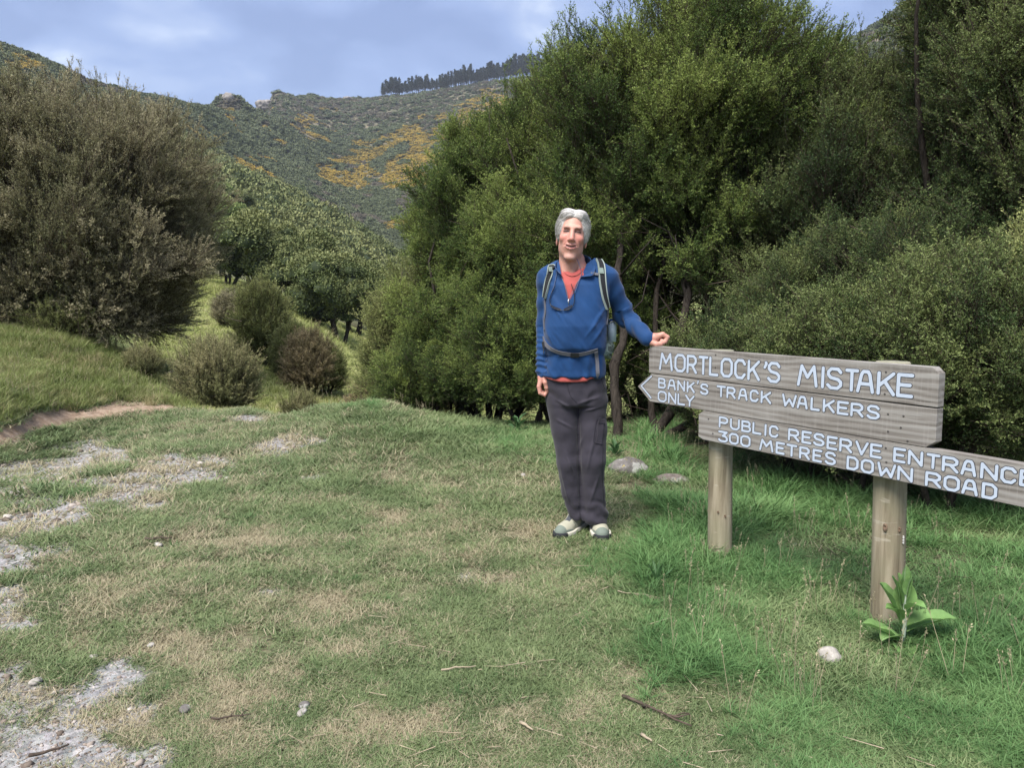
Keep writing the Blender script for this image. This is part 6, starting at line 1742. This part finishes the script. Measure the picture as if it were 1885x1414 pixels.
SEAM = simple_mat('trouser_seam', (0.022, 0.020, 0.028), 0.9)
for P_ in ([(1044, 693), (1045, 712), (1050, 730), (1062, 742)], [(1106, 693), (1109, 705), (1113, 716)], [(1003, 700), (1008, 712)], [(1113, 768), (1098, 772), (1092, 815), (1112, 820)], [(1110, 822), (1108, 870), (1112, 935)], [(1099, 772), (1113, 773)], [(1045, 702), (1052, 700)]):
    L = smooth_line([hit(tb, *p, .0005)[0] for p in resample(P_, 3.0)], 2); mb = MB(); mb.tube(L, .0014, 5); mb.build('seam', SEAM, tr, smooth=True)
ribbon('cargo_pocket', [(1105.5, 776), (1105, 796), (1101.5, 817)], 0.036, 0.0035, TROU, tr, tb, .0008)
ribbon('pocket_flap', [(1106.5, 770), (1106, 779)], 0.042, 0.004, TROU, tr, tb, .004)
# ---------------- shoes
def shoe(toe_px, heel_px, label, toe_dy, heel_dy):
    toe = np.array(at(toe_px[0], toe_px[1], YM + toe_dy)); heel = np.array(at(heel_px[0], heel_px[1], YM + heel_dy)); g0 = max(gz(toe[0], toe[1]), gz(heel[0], heel[1])) + .006
    d = heel - toe; d[2] = 0; Ln = np.linalg.norm(d); f = d / Ln; r = np.array([-f[1], f[0], 0]); L = .315
    S = SDF((-.08, -.03, -.01), (.08, L + .04, .16), .0024)
    # local: y from toe (0) to heel, x across, z up
    def LF(zs, prof, k=0): pass
    rad = lambda y: np.interp(y, [0, .03, .08, .13, .20, .27, .30], [.030, .044, .051, .050, .040, .040, .034])
    S.chain([(0, .045, .030), (0, .09, .032), (0, .16, .034), (0, .26, .036)], [.036, .043, .036, .034], .02, sq=(1, 1, 1.15))
    S.cone((0, .035, .026), (0, .06, .030), .030, .036, .02)
    S.chain([(0, .12, .045), (0, .185, .075), (0, .24, .095)], [.034, .034, .036], .02)
    S.cone((0, .22, .06), (0, .265, .08), .038, .034, .02)
    sl, X, Y, Z = S.block((-.08, -.03, -.01), (.08, L + .04, .16)); S.D[sl] = np.maximum(S.D[sl], .014 - Z); S.D[sl] = np.maximum(S.D[sl], Z - .118)
    V, Q = S.mesh(); Q = fix_orient(V, Q); V = smooth_lap(V, Q, 2, .4)
    x_, y_, z_ = V.T
    c = np.tile(np.array([0.36, 0.35, 0.27]), (len(V), 1))
    cap = (y_ < .042) | ((z_ < .034 + .010 * np.sin(y_ * 30)) & (y_ < .13)); c[cap] = (0.16, 0.19, 0.16)
    c[(y_ > .20)] = (0.19, 0.21, 0.19)
    tong = (np.abs(x_) < .017) & (y_ > .105) & (y_ < .215) & (z_ > .05); c[tong] = (0.06, 0.065, 0.075)
    ln = (np.abs((y_ - .10) - np.abs(x_) * .9) < .003) & (z_ < .07); c[ln] = (0.10, 0.12, 0.11)
    tow = lambda V: (toe + np.outer(V[:, 1], f) + np.outer(-V[:, 0], r)) * np.array([1, 1, 0]) + np.array([0, 0, g0]) + np.outer(V[:, 2], [0, 0, 1])
    o = sdf_obj('shoe', tow(V), Q[:, ::-1].copy() if np.linalg.det(np.array([-r, f, [0, 0, 1]])) < 0 else Q, SHOE, man, c); o['label'] = label
    S = SDF((-.08, -.03, -.02), (.08, L + .04, .08), .003)
    S.chain([(0, .050, .012), (0, .10, .012), (0, .17, .012), (0, .265, .012)], [.052, .056, .047, .044], .02); S.cone((0, .03, .014), (0, .06, .014), .036, .048, .02)
    sl, X, Y, Z = S.block((-.08, -.03, -.02), (.08, L + .04, .08)); S.D[sl] = np.maximum(np.maximum(S.D[sl], .0 - Z), Z - .030)
    V, Q = S.mesh(); Q = fix_orient(V, Q); c = np.tile(np.array([0.55, 0.52, 0.44]), (len(V), 1)); c[V[:, 2] < .011] = (0.03, 0.03, 0.032); c[(V[:, 1] < .035) & (V[:, 2] < .04)] = (0.025, 0.026, 0.03)
    s = sdf_obj('sole', tow(V), Q[:, ::-1].copy() if np.linalg.det(np.array([-r, f, [0, 0, 1]])) < 0 else Q, SHOE, man, c); s.parent = o
    mb = MB()
    for k in range(5):
        y0 = .115 + .020 * k; z0 = .073 + .010 * k
        P_ = np.array([(-.020, y0 + .004, z0 - .006), (-.008, y0, z0 + .006), (.008, y0 + .006, z0 + .006), (.020, y0 + .002, z0 - .006)]); mb.tube(tow(P_), .0024, 5)
        P_ = np.array([(.020, y0 - .006, z0 - .009), (0, y0 - .002, z0 + .006), (-.020, y0 + .012, z0 - .003)]); mb.tube(tow(P_), .0022, 5)
    l = mb.build('laces', simple_mat('dark_laces', (0.10, 0.105, 0.115), 0.9), man, smooth=True); l.parent = o
SHOE = vc_mat('shoe_cloth', 0.8, 350, 0.25, bstr=.4, bdist=.001)
shoe((1026, 989), (1078, 962), 'right shoe, turned out to the left of the picture', -.10, .17)
shoe((1110, 998), (1096, 965), 'left shoe, pointing at the viewer', -.14, .16)
# ---------------- day pack, worn by the man but a thing of its own
pack = empty('backpack', (0, 0, 0), 'grey green daypack with black straps worn by the man', 'backpack')
GRN = simple_mat('pack_grey_green', (0.17, 0.215, 0.19), 0.8, 40, 0.2); BLK = simple_mat('black_mesh_padding', (0.018, 0.019, 0.021), 0.85, 300, 0.5); EDG = simple_mat('strap_edging', (0.28, 0.33, 0.30), 0.8)
WEB = simple_mat('grey_webbing', (0.125, 0.125, 0.145), 0.7, 500, 0.2); BUC = simple_mat('buckle_plastic', (0.03, 0.03, 0.035), 0.4)
S = SDF(J(1000, 720, .05), J(1165, 470, .55), .005)
zs = [J(1060, q, .25)[2] for q in (676, 660, 600, 540, 500, 488)]
S.loft(zs, [J(1066, 600, .25)[0]] * 6, [YM + .24] * 6, [.13, .155, .165, .16, .14, .10], [.07, .09, .105, .105, .09, .05], 0, 3.0, .03)
S.loft([J(1, 660, .2)[2], J(1, 640, .2)[2], J(1, 600, .2)[2], J(1, 588, .2)[2]], [J(1117, 620, .17)[0]] * 4, [YM + .19] * 4, [.03, .042, .040, .034], [.05, .062, .06, .055], .01, 2.3, .01)
V, Q = S.mesh(); Q = fix_orient(V, Q); V = V + vnormals(V, Q) * ((fbm(V[:, 0] * 22, V[:, 1] * 22, V[:, 2] * 22, 3) - .5) * .014)[:, None]
sdf_obj('pack_body', V, Q, GRN, pack)
pb = BVHTree.FromPolygons([tuple(v) for v in V], [tuple(int(i) for i in q) for q in Q])
ribbon('side_strap', [(1116, 612), (1124, 608), (1133, 598)], .012, .003, WEB, pack, pb, .003)
# hip wing with its mesh pocket at the right of the picture
S = SDF(J(1085, 680, -.2), J(1140, 610, .25), .0035)
S.chain([J(1104, 652, -.05), J(1116, 646, .02), J(1121, 640, .12)], [.022, .034, .036], .02, sq=(1.1, 1, .95))
V, Q = S.mesh(); Q = fix_orient(V, Q); V = V + vnormals(V, Q) * ((vnoise(V[:, 0] * 60 + V[:, 2] * 60, V[:, 1] * 60, V[:, 2] * 80) - .5) * .007)[:, None]
cc = np.tile(np.array([0.16, 0.205, 0.18]), (len(V), 1)); cc[(vnoise(V[:, 0] * 70, V[:, 1] * 50, V[:, 2] * 90) > .58)] = (0.05, 0.065, 0.058)
sdf_obj('hip_pocket', V, Q, vc_mat('hip_pocket_mesh', .85), pack, cc)
# shoulder straps: black padding with grey green edging
ribbon('shoulder_strap', [(1101, 479), (1106, 484), (1107, 500), (1108, 520), (1111, 545), (1117, 568)], [.040] * 1, .010, None, pack, jb, .002, mats=[BLK, EDG], edge=.26)
ribbon('shoulder_strap', [(1016, 483), (1013, 492), (1011, 506), (1008, 524), (1004, 548)], .032, .010, None, pack, jb, .002, mats=[BLK, EDG], edge=.28)
ribbon('strap_patch', [(1104.5, 496), (1106, 505)], .026, .004, GRN, pack, jb, .013); ribbon('strap_patch', [(1013, 494), (1011.5, 501)], .020, .004, GRN, pack, jb, .013)
ribbon('webbing', [(1004, 546), (1003.5, 556), (1006, 572), (1002, 592), (1003, 608)], .012, .003, WEB, pack, jb, .003)
ribbon('webbing', [(1117, 566), (1118, 580), (1118.5, 598)], .014, .003, WEB, pack, jb, .004)
ribbon('chest_strap', [(1087, 505), (1094, 505), (1101, 506)], .014, .004, WEB, pack, jb, .008)
ribbon('hip_belt', [(1001, 622), (1003, 632), (1010, 640), (1024, 647), (1040, 651), (1060, 653), (1080, 650), (1100, 643)], .022, .003, WEB, pack, jb, .004)
ribbon('belt_tail', [(1096, 646), (1097.5, 668), (1099, 690), (1101, 704)], .021, .003, WEB, pack, jb, .010)
ribbon('buckle', [(1050, 652.3), (1058, 653), (1066, 652.5)], .027, .006, BUC, pack, jb, .006)
ribbon('buckle', [(1002.5, 630), (1004, 640)], .020, .006, BUC, pack, jb, .007)
ribbon('belt_end', [(1004, 640), (1003, 650)], .014, .003, WEB, pack, jb, .008)
# drinking bottle in the side pocket
BOT = simple_mat('clear_bottle', (0.55, 0.66, 0.78), 0.2); CAPM = simple_mat('blue_cap', (0.03, 0.10, 0.42), 0.4)
bt = empty('water_bottle', (0, 0, 0), 'blue and white water bottle in the side pocket of the daypack', 'bottle')
q = J(1127, 597, .13); mb = MB(); mb.tube([q + np.array([0, 0, -.10]), q + np.array([0, 0, -.005]), q + np.array([0, 0, .006]), q + np.array([0, 0, .012])], [.024, .026, .022, .014], 18); mb.build('bottle_body', BOT, bt, smooth=True)
mb = MB(); mb.tube([q + np.array([0, 0, .010]), q + np.array([0, 0, .020]), q + np.array([.004, 0, .030])], [.019, .018, .010], 14); mb.build('bottle_cap', CAPM, bt, smooth=True)
mb = MB(); mb.tube([q + np.array([-.02, -.01, .0]), q + np.array([-.01, -.02, .016]), q + np.array([.012, -.02, .018]), q + np.array([.024, -.008, .0])], .004, 8); mb.build('bottle_ring', simple_mat('white_plastic', (.8, .8, .8), .4), bt, smooth=True)
# glasses hanging on a cord
gl = empty('sunglasses', (0, 0, 0), 'dark framed glasses hanging on a cord at the man\'s chest', 'glasses')
CORD = simple_mat('cord', (0.10, 0.12, 0.19), 0.8); FRM = simple_mat('glasses_frame', (0.012, 0.012, 0.014), 0.3)
mb = MB(); L = [hit(jb, *p, .008)[0] for p in resample([(1026, 500), (1024, 512), (1022, 524), (1016, 540), (1014, 552)], 3)]; mb.tube(smooth_line(L, 2), .0016, 6)
mb.build('cord', CORD, gl, smooth=True)
mb = MB(); L = [np.array(hd((.036, -.040, -.13)))] + [hit(jb, *p, .008)[0] for p in resample([(1072, 500), (1068, 512), (1062, 528), (1057, 541)], 3)]; mb.tube(smooth_line(L, 2), .0016, 6); mb.build('cord', CORD, gl, smooth=True)
mb = MB(); L = [hit(jb, *p, .011)[0] for p in resample([(1024.5, 526), (1016, 542), (1013.5, 553), (1014.5, 561), (1020, 568), (1028, 572), (1034, 573.5), (1042, 572.5), (1050, 570), (1055, 564), (1057.5, 553), (1057, 542), (1051, 524)], 3)]
mb.tube(smooth_line(L, 3), .0028, 7, flat=.7); mb.build('frame', FRM, gl, smooth=True)
for P_ in ([(1017, 564), (1024, 569), (1033, 571.5)], [(1038, 571.5), (1046, 569), (1053, 563)]):
    ribbon('lens', P_, .011, .0015, simple_mat('dark_lens', (0.01, 0.01, 0.015), 0.08, spec=.8), gl, jb, .012)
# ------------------------------------------------------------------ boulders, stones, sticks and broad leaved plants
def lichen_rock_mat(name, c, l):
    m, nt = new_mat(name); P = opos(nt)
    n = noise(nt, 14, 6, 0.7, P); v = nt.n('ShaderNodeTexVoronoi'); v.inputs['Scale'].default_value = 16; nt.l(P, v.inputs['Vector'])
    col = ramp(nt, n, [(0.3, tuple(x * .5 for x in c)), (0.55, c), (0.75, tuple(min(1, x * 1.5) for x in c))])
    col = mixc(nt, maprange(nt, noise(nt, 7, 5, 0.75, P), 0.52, 0.58), col, l)
    col = mixc(nt, maprange(nt, noise(nt, 19, 4, 0.7, P), 0.64, 0.68), col, (0.40, 0.33, 0.10))
    finish(nt, col, 0.95, n, 0.8, 0.012, spec=0.15); return m
LR = lichen_rock_mat('lichen_boulder', (0.18, 0.165, 0.155), (0.36, 0.355, 0.33))
LR2 = lichen_rock_mat('brown_boulder', (0.20, 0.165, 0.15), (0.27, 0.25, 0.235))
PALE = lichen_rock_mat('pale_stone', (0.40, 0.37, 0.33), (0.50, 0.47, 0.43))
p = on_ground(1158, 872); rock('boulder', (p.x, p.y + .06, p.z + 0.01), (.165, .12, .105), 31, LR, 'grey boulder with white lichen in the grass between the man and the sign', cat='boulder', n=4, amp=.22, rz=.2)
p = on_ground(1240, 893); rock('boulder', (p.x, p.y + .05, p.z + 0.0), (.155, .11, .072), 32, LR2, 'flatter brown boulder half sunk in grass left of the first sign post', cat='boulder', n=4, amp=.25, rz=-.25)
for (px, py, s, lab, k) in ((963, 879, (.030, .018, .016), 'pale oblong stone in the grass left of the man', 33), (972, 832, (.024, .018, .015), 'small white stone near the thicket edge left of the man', 34),
                            (1526, 1220, (.042, .040, .038), 'mottled pale stone in the lush grass left of the leafy plant', 35), (1117, 1015, (.020, .016, .012), 'small pale stone just below the man\'s left shoe', 36),
                            (292, 1006, (.034, .018, .010), 'flat grey stone with dark debris behind it on the open turf', 37), (560, 1306, (.020, .016, .013), 'darker of two small grey stones by a green tuft', 38), (556, 1320, (.024, .014, .010), 'paler of two small grey stones by a green tuft', 39),
                            (1463, 1013, (.022, .020, .02), 'grey stone in the shade between the sign posts', 40), (140, 878, (.035, .02, .012), 'pale stone at the rim of the left gravel patch', 41), (66, 1262, (.022, .018, .012), 'light stone at the lower left in the worn ground', 42),
                            (252, 942, (.030, .02, .010), 'flat pale stone below the middle gravel patch', 43), (172, 1215, (.018, .012, .010), 'small whitish stone above the lower left gravel', 44), (278, 1192, (.016, .012, .009), 'tiny white stone on the worn turf at the lower left', 45), (341, 1312, (.026, .018, .010), 'grey flat stone right of the lower left gravel', 46)):
    p = on_ground(px, py); rock('stone', (p.x, p.y, p.z + s[2] * .5 + .004), s, k, PALE if k not in (38, 46) else LR, lab, cat='stone', n=3, amp=.25, rz=k)
BARKP = simple_mat('dead_stick', (0.075, 0.055, 0.042), 0.9, 30, 0.5); DRY = simple_mat('dry_stick', (0.34, 0.28, 0.20), 0.9, 30, 0.3)
def stick(px, py, L, ang, r, mat, label, seed, forks=2):
    rng = np.random.default_rng(seed); p = on_ground(px, py); root = empty('stick', (p.x, p.y, p.z), label, 'stick', rz=ang)
    def line(a, b, n=6): t = np.linspace(0, 1, n)[:, None]; P_ = a + (b - a) * t + rng.normal(size=(n, 3)) * L * .02; P_[:, 2] = np.abs(P_[:, 2]) + .012; return P_
    mb = MB(); mb.tube(line(np.array([-L / 2, 0, .01]), np.array([L / 2, 0, .014])), np.linspace(r, r * .4, 6), 6); mb.build('stem', mat, root, smooth=True)
    for k in range(forks):
        x0 = rng.uniform(-.3, .35) * L; mb = MB(); mb.tube(line(np.array([x0, 0, .015]), np.array([x0 + rng.uniform(.1, .3) * L, rng.choice([-1, 1]) * rng.uniform(.1, .22) * L, .02]), 4), np.linspace(r * .6, r * .3, 4), 5); mb.build('twig', mat, root, smooth=True)
stick(1205, 1322, .26, -.75, .006, BARKP, 'dark forked stick with pale chips in the lower middle of the turf', 1, 3)
stick(1250, 1190, .15, -.6, .005, BARKP, 'short black stick in the turf left of the lush grass', 2, 1)
stick(1235, 1003, .18, .3, .004, BARKP, 'thin dark twig on the grass between the shoes and the left post', 3, 2)
stick(292, 1000, .14, .1, .006, BARKP, 'dark bark flake resting by the flat grey stone', 4, 2)
stick(820, 790, .34, -.75, .003, DRY, 'long pale stalk lying down the grass slope near the thicket', 5, 1)
stick(310, 985, .16, -.5, .002, DRY, 'thin pale stalk on the open turf', 6, 1)
stick(1180, 1105, .22, -.45, .003, DRY, 'pale broken stalk at the edge of the lush grass', 7, 2)
stick(845, 1242, .12, .05, .004, DRY, 'short pale stick in the middle of the worn turf', 8, 1)
stick(1190, 1375, .05, -1.1, .006, DRY, 'tan wood chip at the bottom of the picture', 9, 0)
stick(970, 1352, .06, -.9, .006, DRY, 'small brown wood chip on the lower turf', 10, 0)
stick(425, 1335, .12, .2, .004, BARKP, 'dark twig right of the lower left gravel', 11, 2)
stick(90, 1400, .10, .5, .006, BARKP, 'dark stick at the bottom left corner', 12, 0)
# broad leaved plants
def leaf_mesh(L, W, curl, seed, fold=.25, nseg=9, wavy=.02, lobes=0):
    rng = np.random.default_rng(seed); V = []; cols = 5
    for i in range(nseg + 1):
        t = i / nseg; w = W * (math.sin(math.pi * min(1, t * .93 + .05)) ** .75) * (1 - .25 * t) + .001
        if lobes: w *= 1 + .35 * math.sin(t * lobes * 6.28)
        x = L * (t - .12 * curl * t * t); z = L * (.55 * t * (1 - curl * t) ) 
        for j in range(cols):
            u = (j / (cols - 1) - .5) * 2
            V.append((x, u * w / 2, z + abs(u) * w * fold + wavy * L * math.sin(t * 14 + u * 2 + seed) * abs(u) - (.003 if j == 2 else 0)))
    Fc = [(i * cols + j, (i + 1) * cols + j, (i + 1) * cols + j + 1, i * cols + j + 1) for i in range(nseg) for j in range(cols - 1)]
    return V, Fc
def leafmat(name, c, vein):
    m, nt = new_mat(name); P = opos(nt)
    n = noise(nt, 25, 4, .6, P); s = nt.n('ShaderNodeSeparateXYZ'); nt.l(P, s.inputs[0])
    ab = nt.n('ShaderNodeMath', operation='ABSOLUTE'); nt.l(s.outputs[1], ab.inputs[0])
    col = mixc(nt, maprange(nt, n, .3, .7), tuple(v * .75 for v in c), tuple(v * 1.2 for v in c))
    col = mixc(nt, maprange(nt, ab.outputs[0], 0.0, 0.0035, 0.8, 0), col, vein)
    finish(nt, col, .55, n, .3, .003, spec=.3, trans=.3); return m
BL = leafmat('broad_leaf', (0.19, 0.33, 0.11), (0.34, 0.46, 0.27)); BLD = leafmat('dark_broad_leaf', (0.055, 0.125, 0.045), (0.12, 0.2, 0.09)); WOOL = simple_mat('woolly_stem', (0.36, 0.42, 0.33), .9, 60, .15)
def plant(px, py, label, specs, stem_h, mat, name='leafy_plant', seed=0, lobes=0, stem_r=.008, Yoff=0):
    p = on_ground(px, py); root = empty(name, (p.x, p.y, p.z), label, 'plant')
    if stem_h:
        mb = MB(); mb.tube([(0, 0, -.02), (.006, 0, stem_h * .4), (.002, .004, stem_h * .8), (.004, 0, stem_h)], [stem_r, stem_r * .9, stem_r * .7, stem_r * .5], 9); mb.build('stem', WOOL if stem_r > .006 else mat, root, smooth=True)
    for k, (h, az, L, W, el, curl) in enumerate(specs):
        if seed == 1: W *= 1.35; L *= .85; el *= .8
        V, Fc = leaf_mesh(L, W, curl, seed * 31 + k, lobes=lobes)
        o = mesh_obj('leaf', V, Fc, mat, root, smooth=True)
        o.location = (math.cos(az) * stem_r, math.sin(az) * stem_r, h); o.rotation_euler = (0, -el, az)
    return root
D = math.radians
plant(1660, 1196, 'tall soft leaved plant with big light green leaves at the foot of the right post', [
    (.02, D(178), .20, .075, D(15), .5), (.05, D(-160), .13, .07, D(-5), .9), (.07, D(5), .27, .085, D(-5), .55), (.09, D(-15), .17, .08, D(10), .7), (.10, D(150), .19, .085, D(50), .3),
    (.12, D(195), .12, .06, D(35), .8), (.13, D(60), .15, .07, D(60), .2), (.15, D(120), .16, .07, D(70), .2), (.16, D(-60), .11, .055, D(30), 1.0), (.18, D(165), .13, .045, D(60), .3), (.20, D(20), .12, .045, D(75), .2),
    (.21, D(100), .13, .04, D(80), .1), (.22, D(-80), .09, .03, D(70), .4), (.01, D(-40), .16, .07, D(-15), .9), (.01, D(-110), .14, .07, D(-10), .9), (.02, D(-5), .13, .06, D(-22), .8)], .235, BL, seed=1)
plant(882, 775, 'dark green thistle like plant at the thicket edge left of the man', [(.02 + .022 * k, D(137.5 * k), .20 - .009 * k, .05, D(5 + 6 * k), .6) for k in range(12)], .30, BLD, seed=2, lobes=3, stem_r=.005)
plant(782, 757, 'slim dark plant standing on the crest where the thicket begins', [(.02 + .022 * k, D(137.5 * k), .15 - .007 * k, .04, D(10 + 6 * k), .6) for k in range(10)], .26, BLD, seed=3, lobes=3, stem_r=.004)
plant(952, 800, 'low sprawling dark leaved plant right of the thistle like one', [(.02 + .01 * k, D(137.5 * k), .17, .05, D(8 + 4 * k), .7) for k in range(9)], .08, BLD, seed=4, lobes=2, stem_r=.004)
plant(925, 785, 'small leafy plant between the two larger dark plants', [(.02 + .01 * k, D(137.5 * k), .14, .045, D(12 + 4 * k), .7) for k in range(8)], .08, BLD, seed=5, lobes=2, stem_r=.004)
plant(1132, 845, 'little green leafed plant right behind the man by the boulder', [(.02 + .01 * k, D(137.5 * k), .10, .05, D(20 + 5 * k), .6) for k in range(7)], .08, BLD, seed=6, stem_r=.004)
plant(1210, 1085, 'short broad grass leaf tuft in the lush grass', [(.01, D(100 * k), .12, .02, D(30 + 9 * k), .4) for k in range(5)], 0, BLD, seed=7, stem_r=.004)
# old thick stems lying and standing in the dark of the thicket, right behind the boulders
def old_trunk(P_, r, label, seed, twigs=6):
    rng = np.random.default_rng(seed); root = empty('dead_tree_stem', tuple(P_[0]), label, 'tree trunk'); P0 = np.array(P_[0]); P_ = np.array([np.array(q) - P0 for q in P_])
    L = resample(P_, .12); L = smooth_line(L, 3) + rng.normal(size=L.shape) * .01
    mb = MB(); mb.tube(L, np.linspace(r, r * .45, len(L)) * (1 + .12 * np.sin(np.arange(len(L)) * 1.7)), 12); mb.build('trunk', BARK, root, smooth=True)
    for k in range(twigs):
        i = rng.integers(len(L) // 3, len(L)); e = L[i] + np.array([rng.normal() * .3, rng.normal() * .15, rng.uniform(.1, .6)]); mb = MB(); m_ = (L[i] + e) / 2 + rng.normal(size=3) * .06
        mb.tube([L[i], m_, e], [r * .25, r * .15, .004], 5); mb.build('branch', BARK, root, smooth=True)
old_trunk([at(1135, 850, 7.0), at(1140, 780, 7.1), at(1128, 700, 7.2), at(1150, 600, 7.4), at(1135, 520, 7.6), at(1145, 420, 8.0), at(1140, 330, 8.5)], .055, 'twisted stringy trunk rising in the dark just right of the man', 1)
old_trunk([at(1180, 830, 6.9), at(1215, 790, 7.0), at(1250, 740, 7.2), at(1240, 660, 7.3), at(1268, 560, 7.5), at(1262, 500, 7.6), at(1280, 400, 8.2), at(1270, 320, 8.6)], .055, 'bent trunk leaning right behind the left end of the sign', 2)
old_trunk([at(1130, 842, 6.75), at(1180, 828, 6.75), at(1240, 798, 6.9), at(1300, 752, 7.2), at(1345, 700, 7.5), at(1380, 640, 7.8)], .05, 'low slanting trunk behind the lichen boulder', 3)
old_trunk([at(1205, 800, 7.6), at(1195, 720, 7.7), at(1215, 640, 7.8), at(1200, 560, 8.0), at(1222, 500, 8.1), at(1215, 400, 8.5)], .04, 'thin grey stem deep in the thicket between two trunks', 4)
old_trunk([at(1300, 800, 7.4), at(1292, 700, 7.5), at(1312, 620, 7.7), at(1300, 540, 7.8), at(1310, 440, 8.2)], .035, 'thin stem behind the upper left of the sign', 5)
# ------------------------------------------------------------------ the air
def haze_box():
    m, nt = new_mat('thin_air'); v = nt.n('ShaderNodeVolumePrincipled')
    v.inputs['Color'].default_value = (0.80, 0.87, 1.0, 1); v.inputs['Density'].default_value = 0.00020; v.inputs['Anisotropy'].default_value = 0.2
    o = nt.n('ShaderNodeOutputMaterial'); nt.l(v.outputs[0], o.inputs['Volume'])
    zs = np.array([v_.co.z for v_ in ground_obj.data.vertices])
    lo = zs.min() - 1.0; hi = zs.max() + 45.0; R = 3700.0
    V = [(x_, y_, z_) for z_ in (lo, hi) for y_ in (-R, R) for x_ in (-R, R)]
    Fc = [(0, 2, 3, 1), (4, 5, 7, 6), (0, 1, 5, 4), (2, 6, 7, 3), (0, 4, 6, 2), (1, 3, 7, 5)]
    h = mesh_obj('haze', V, Fc, m); tag(h, 'thin bluish air between the viewer and the far ridge', None, None, 'stuff')
haze_box()
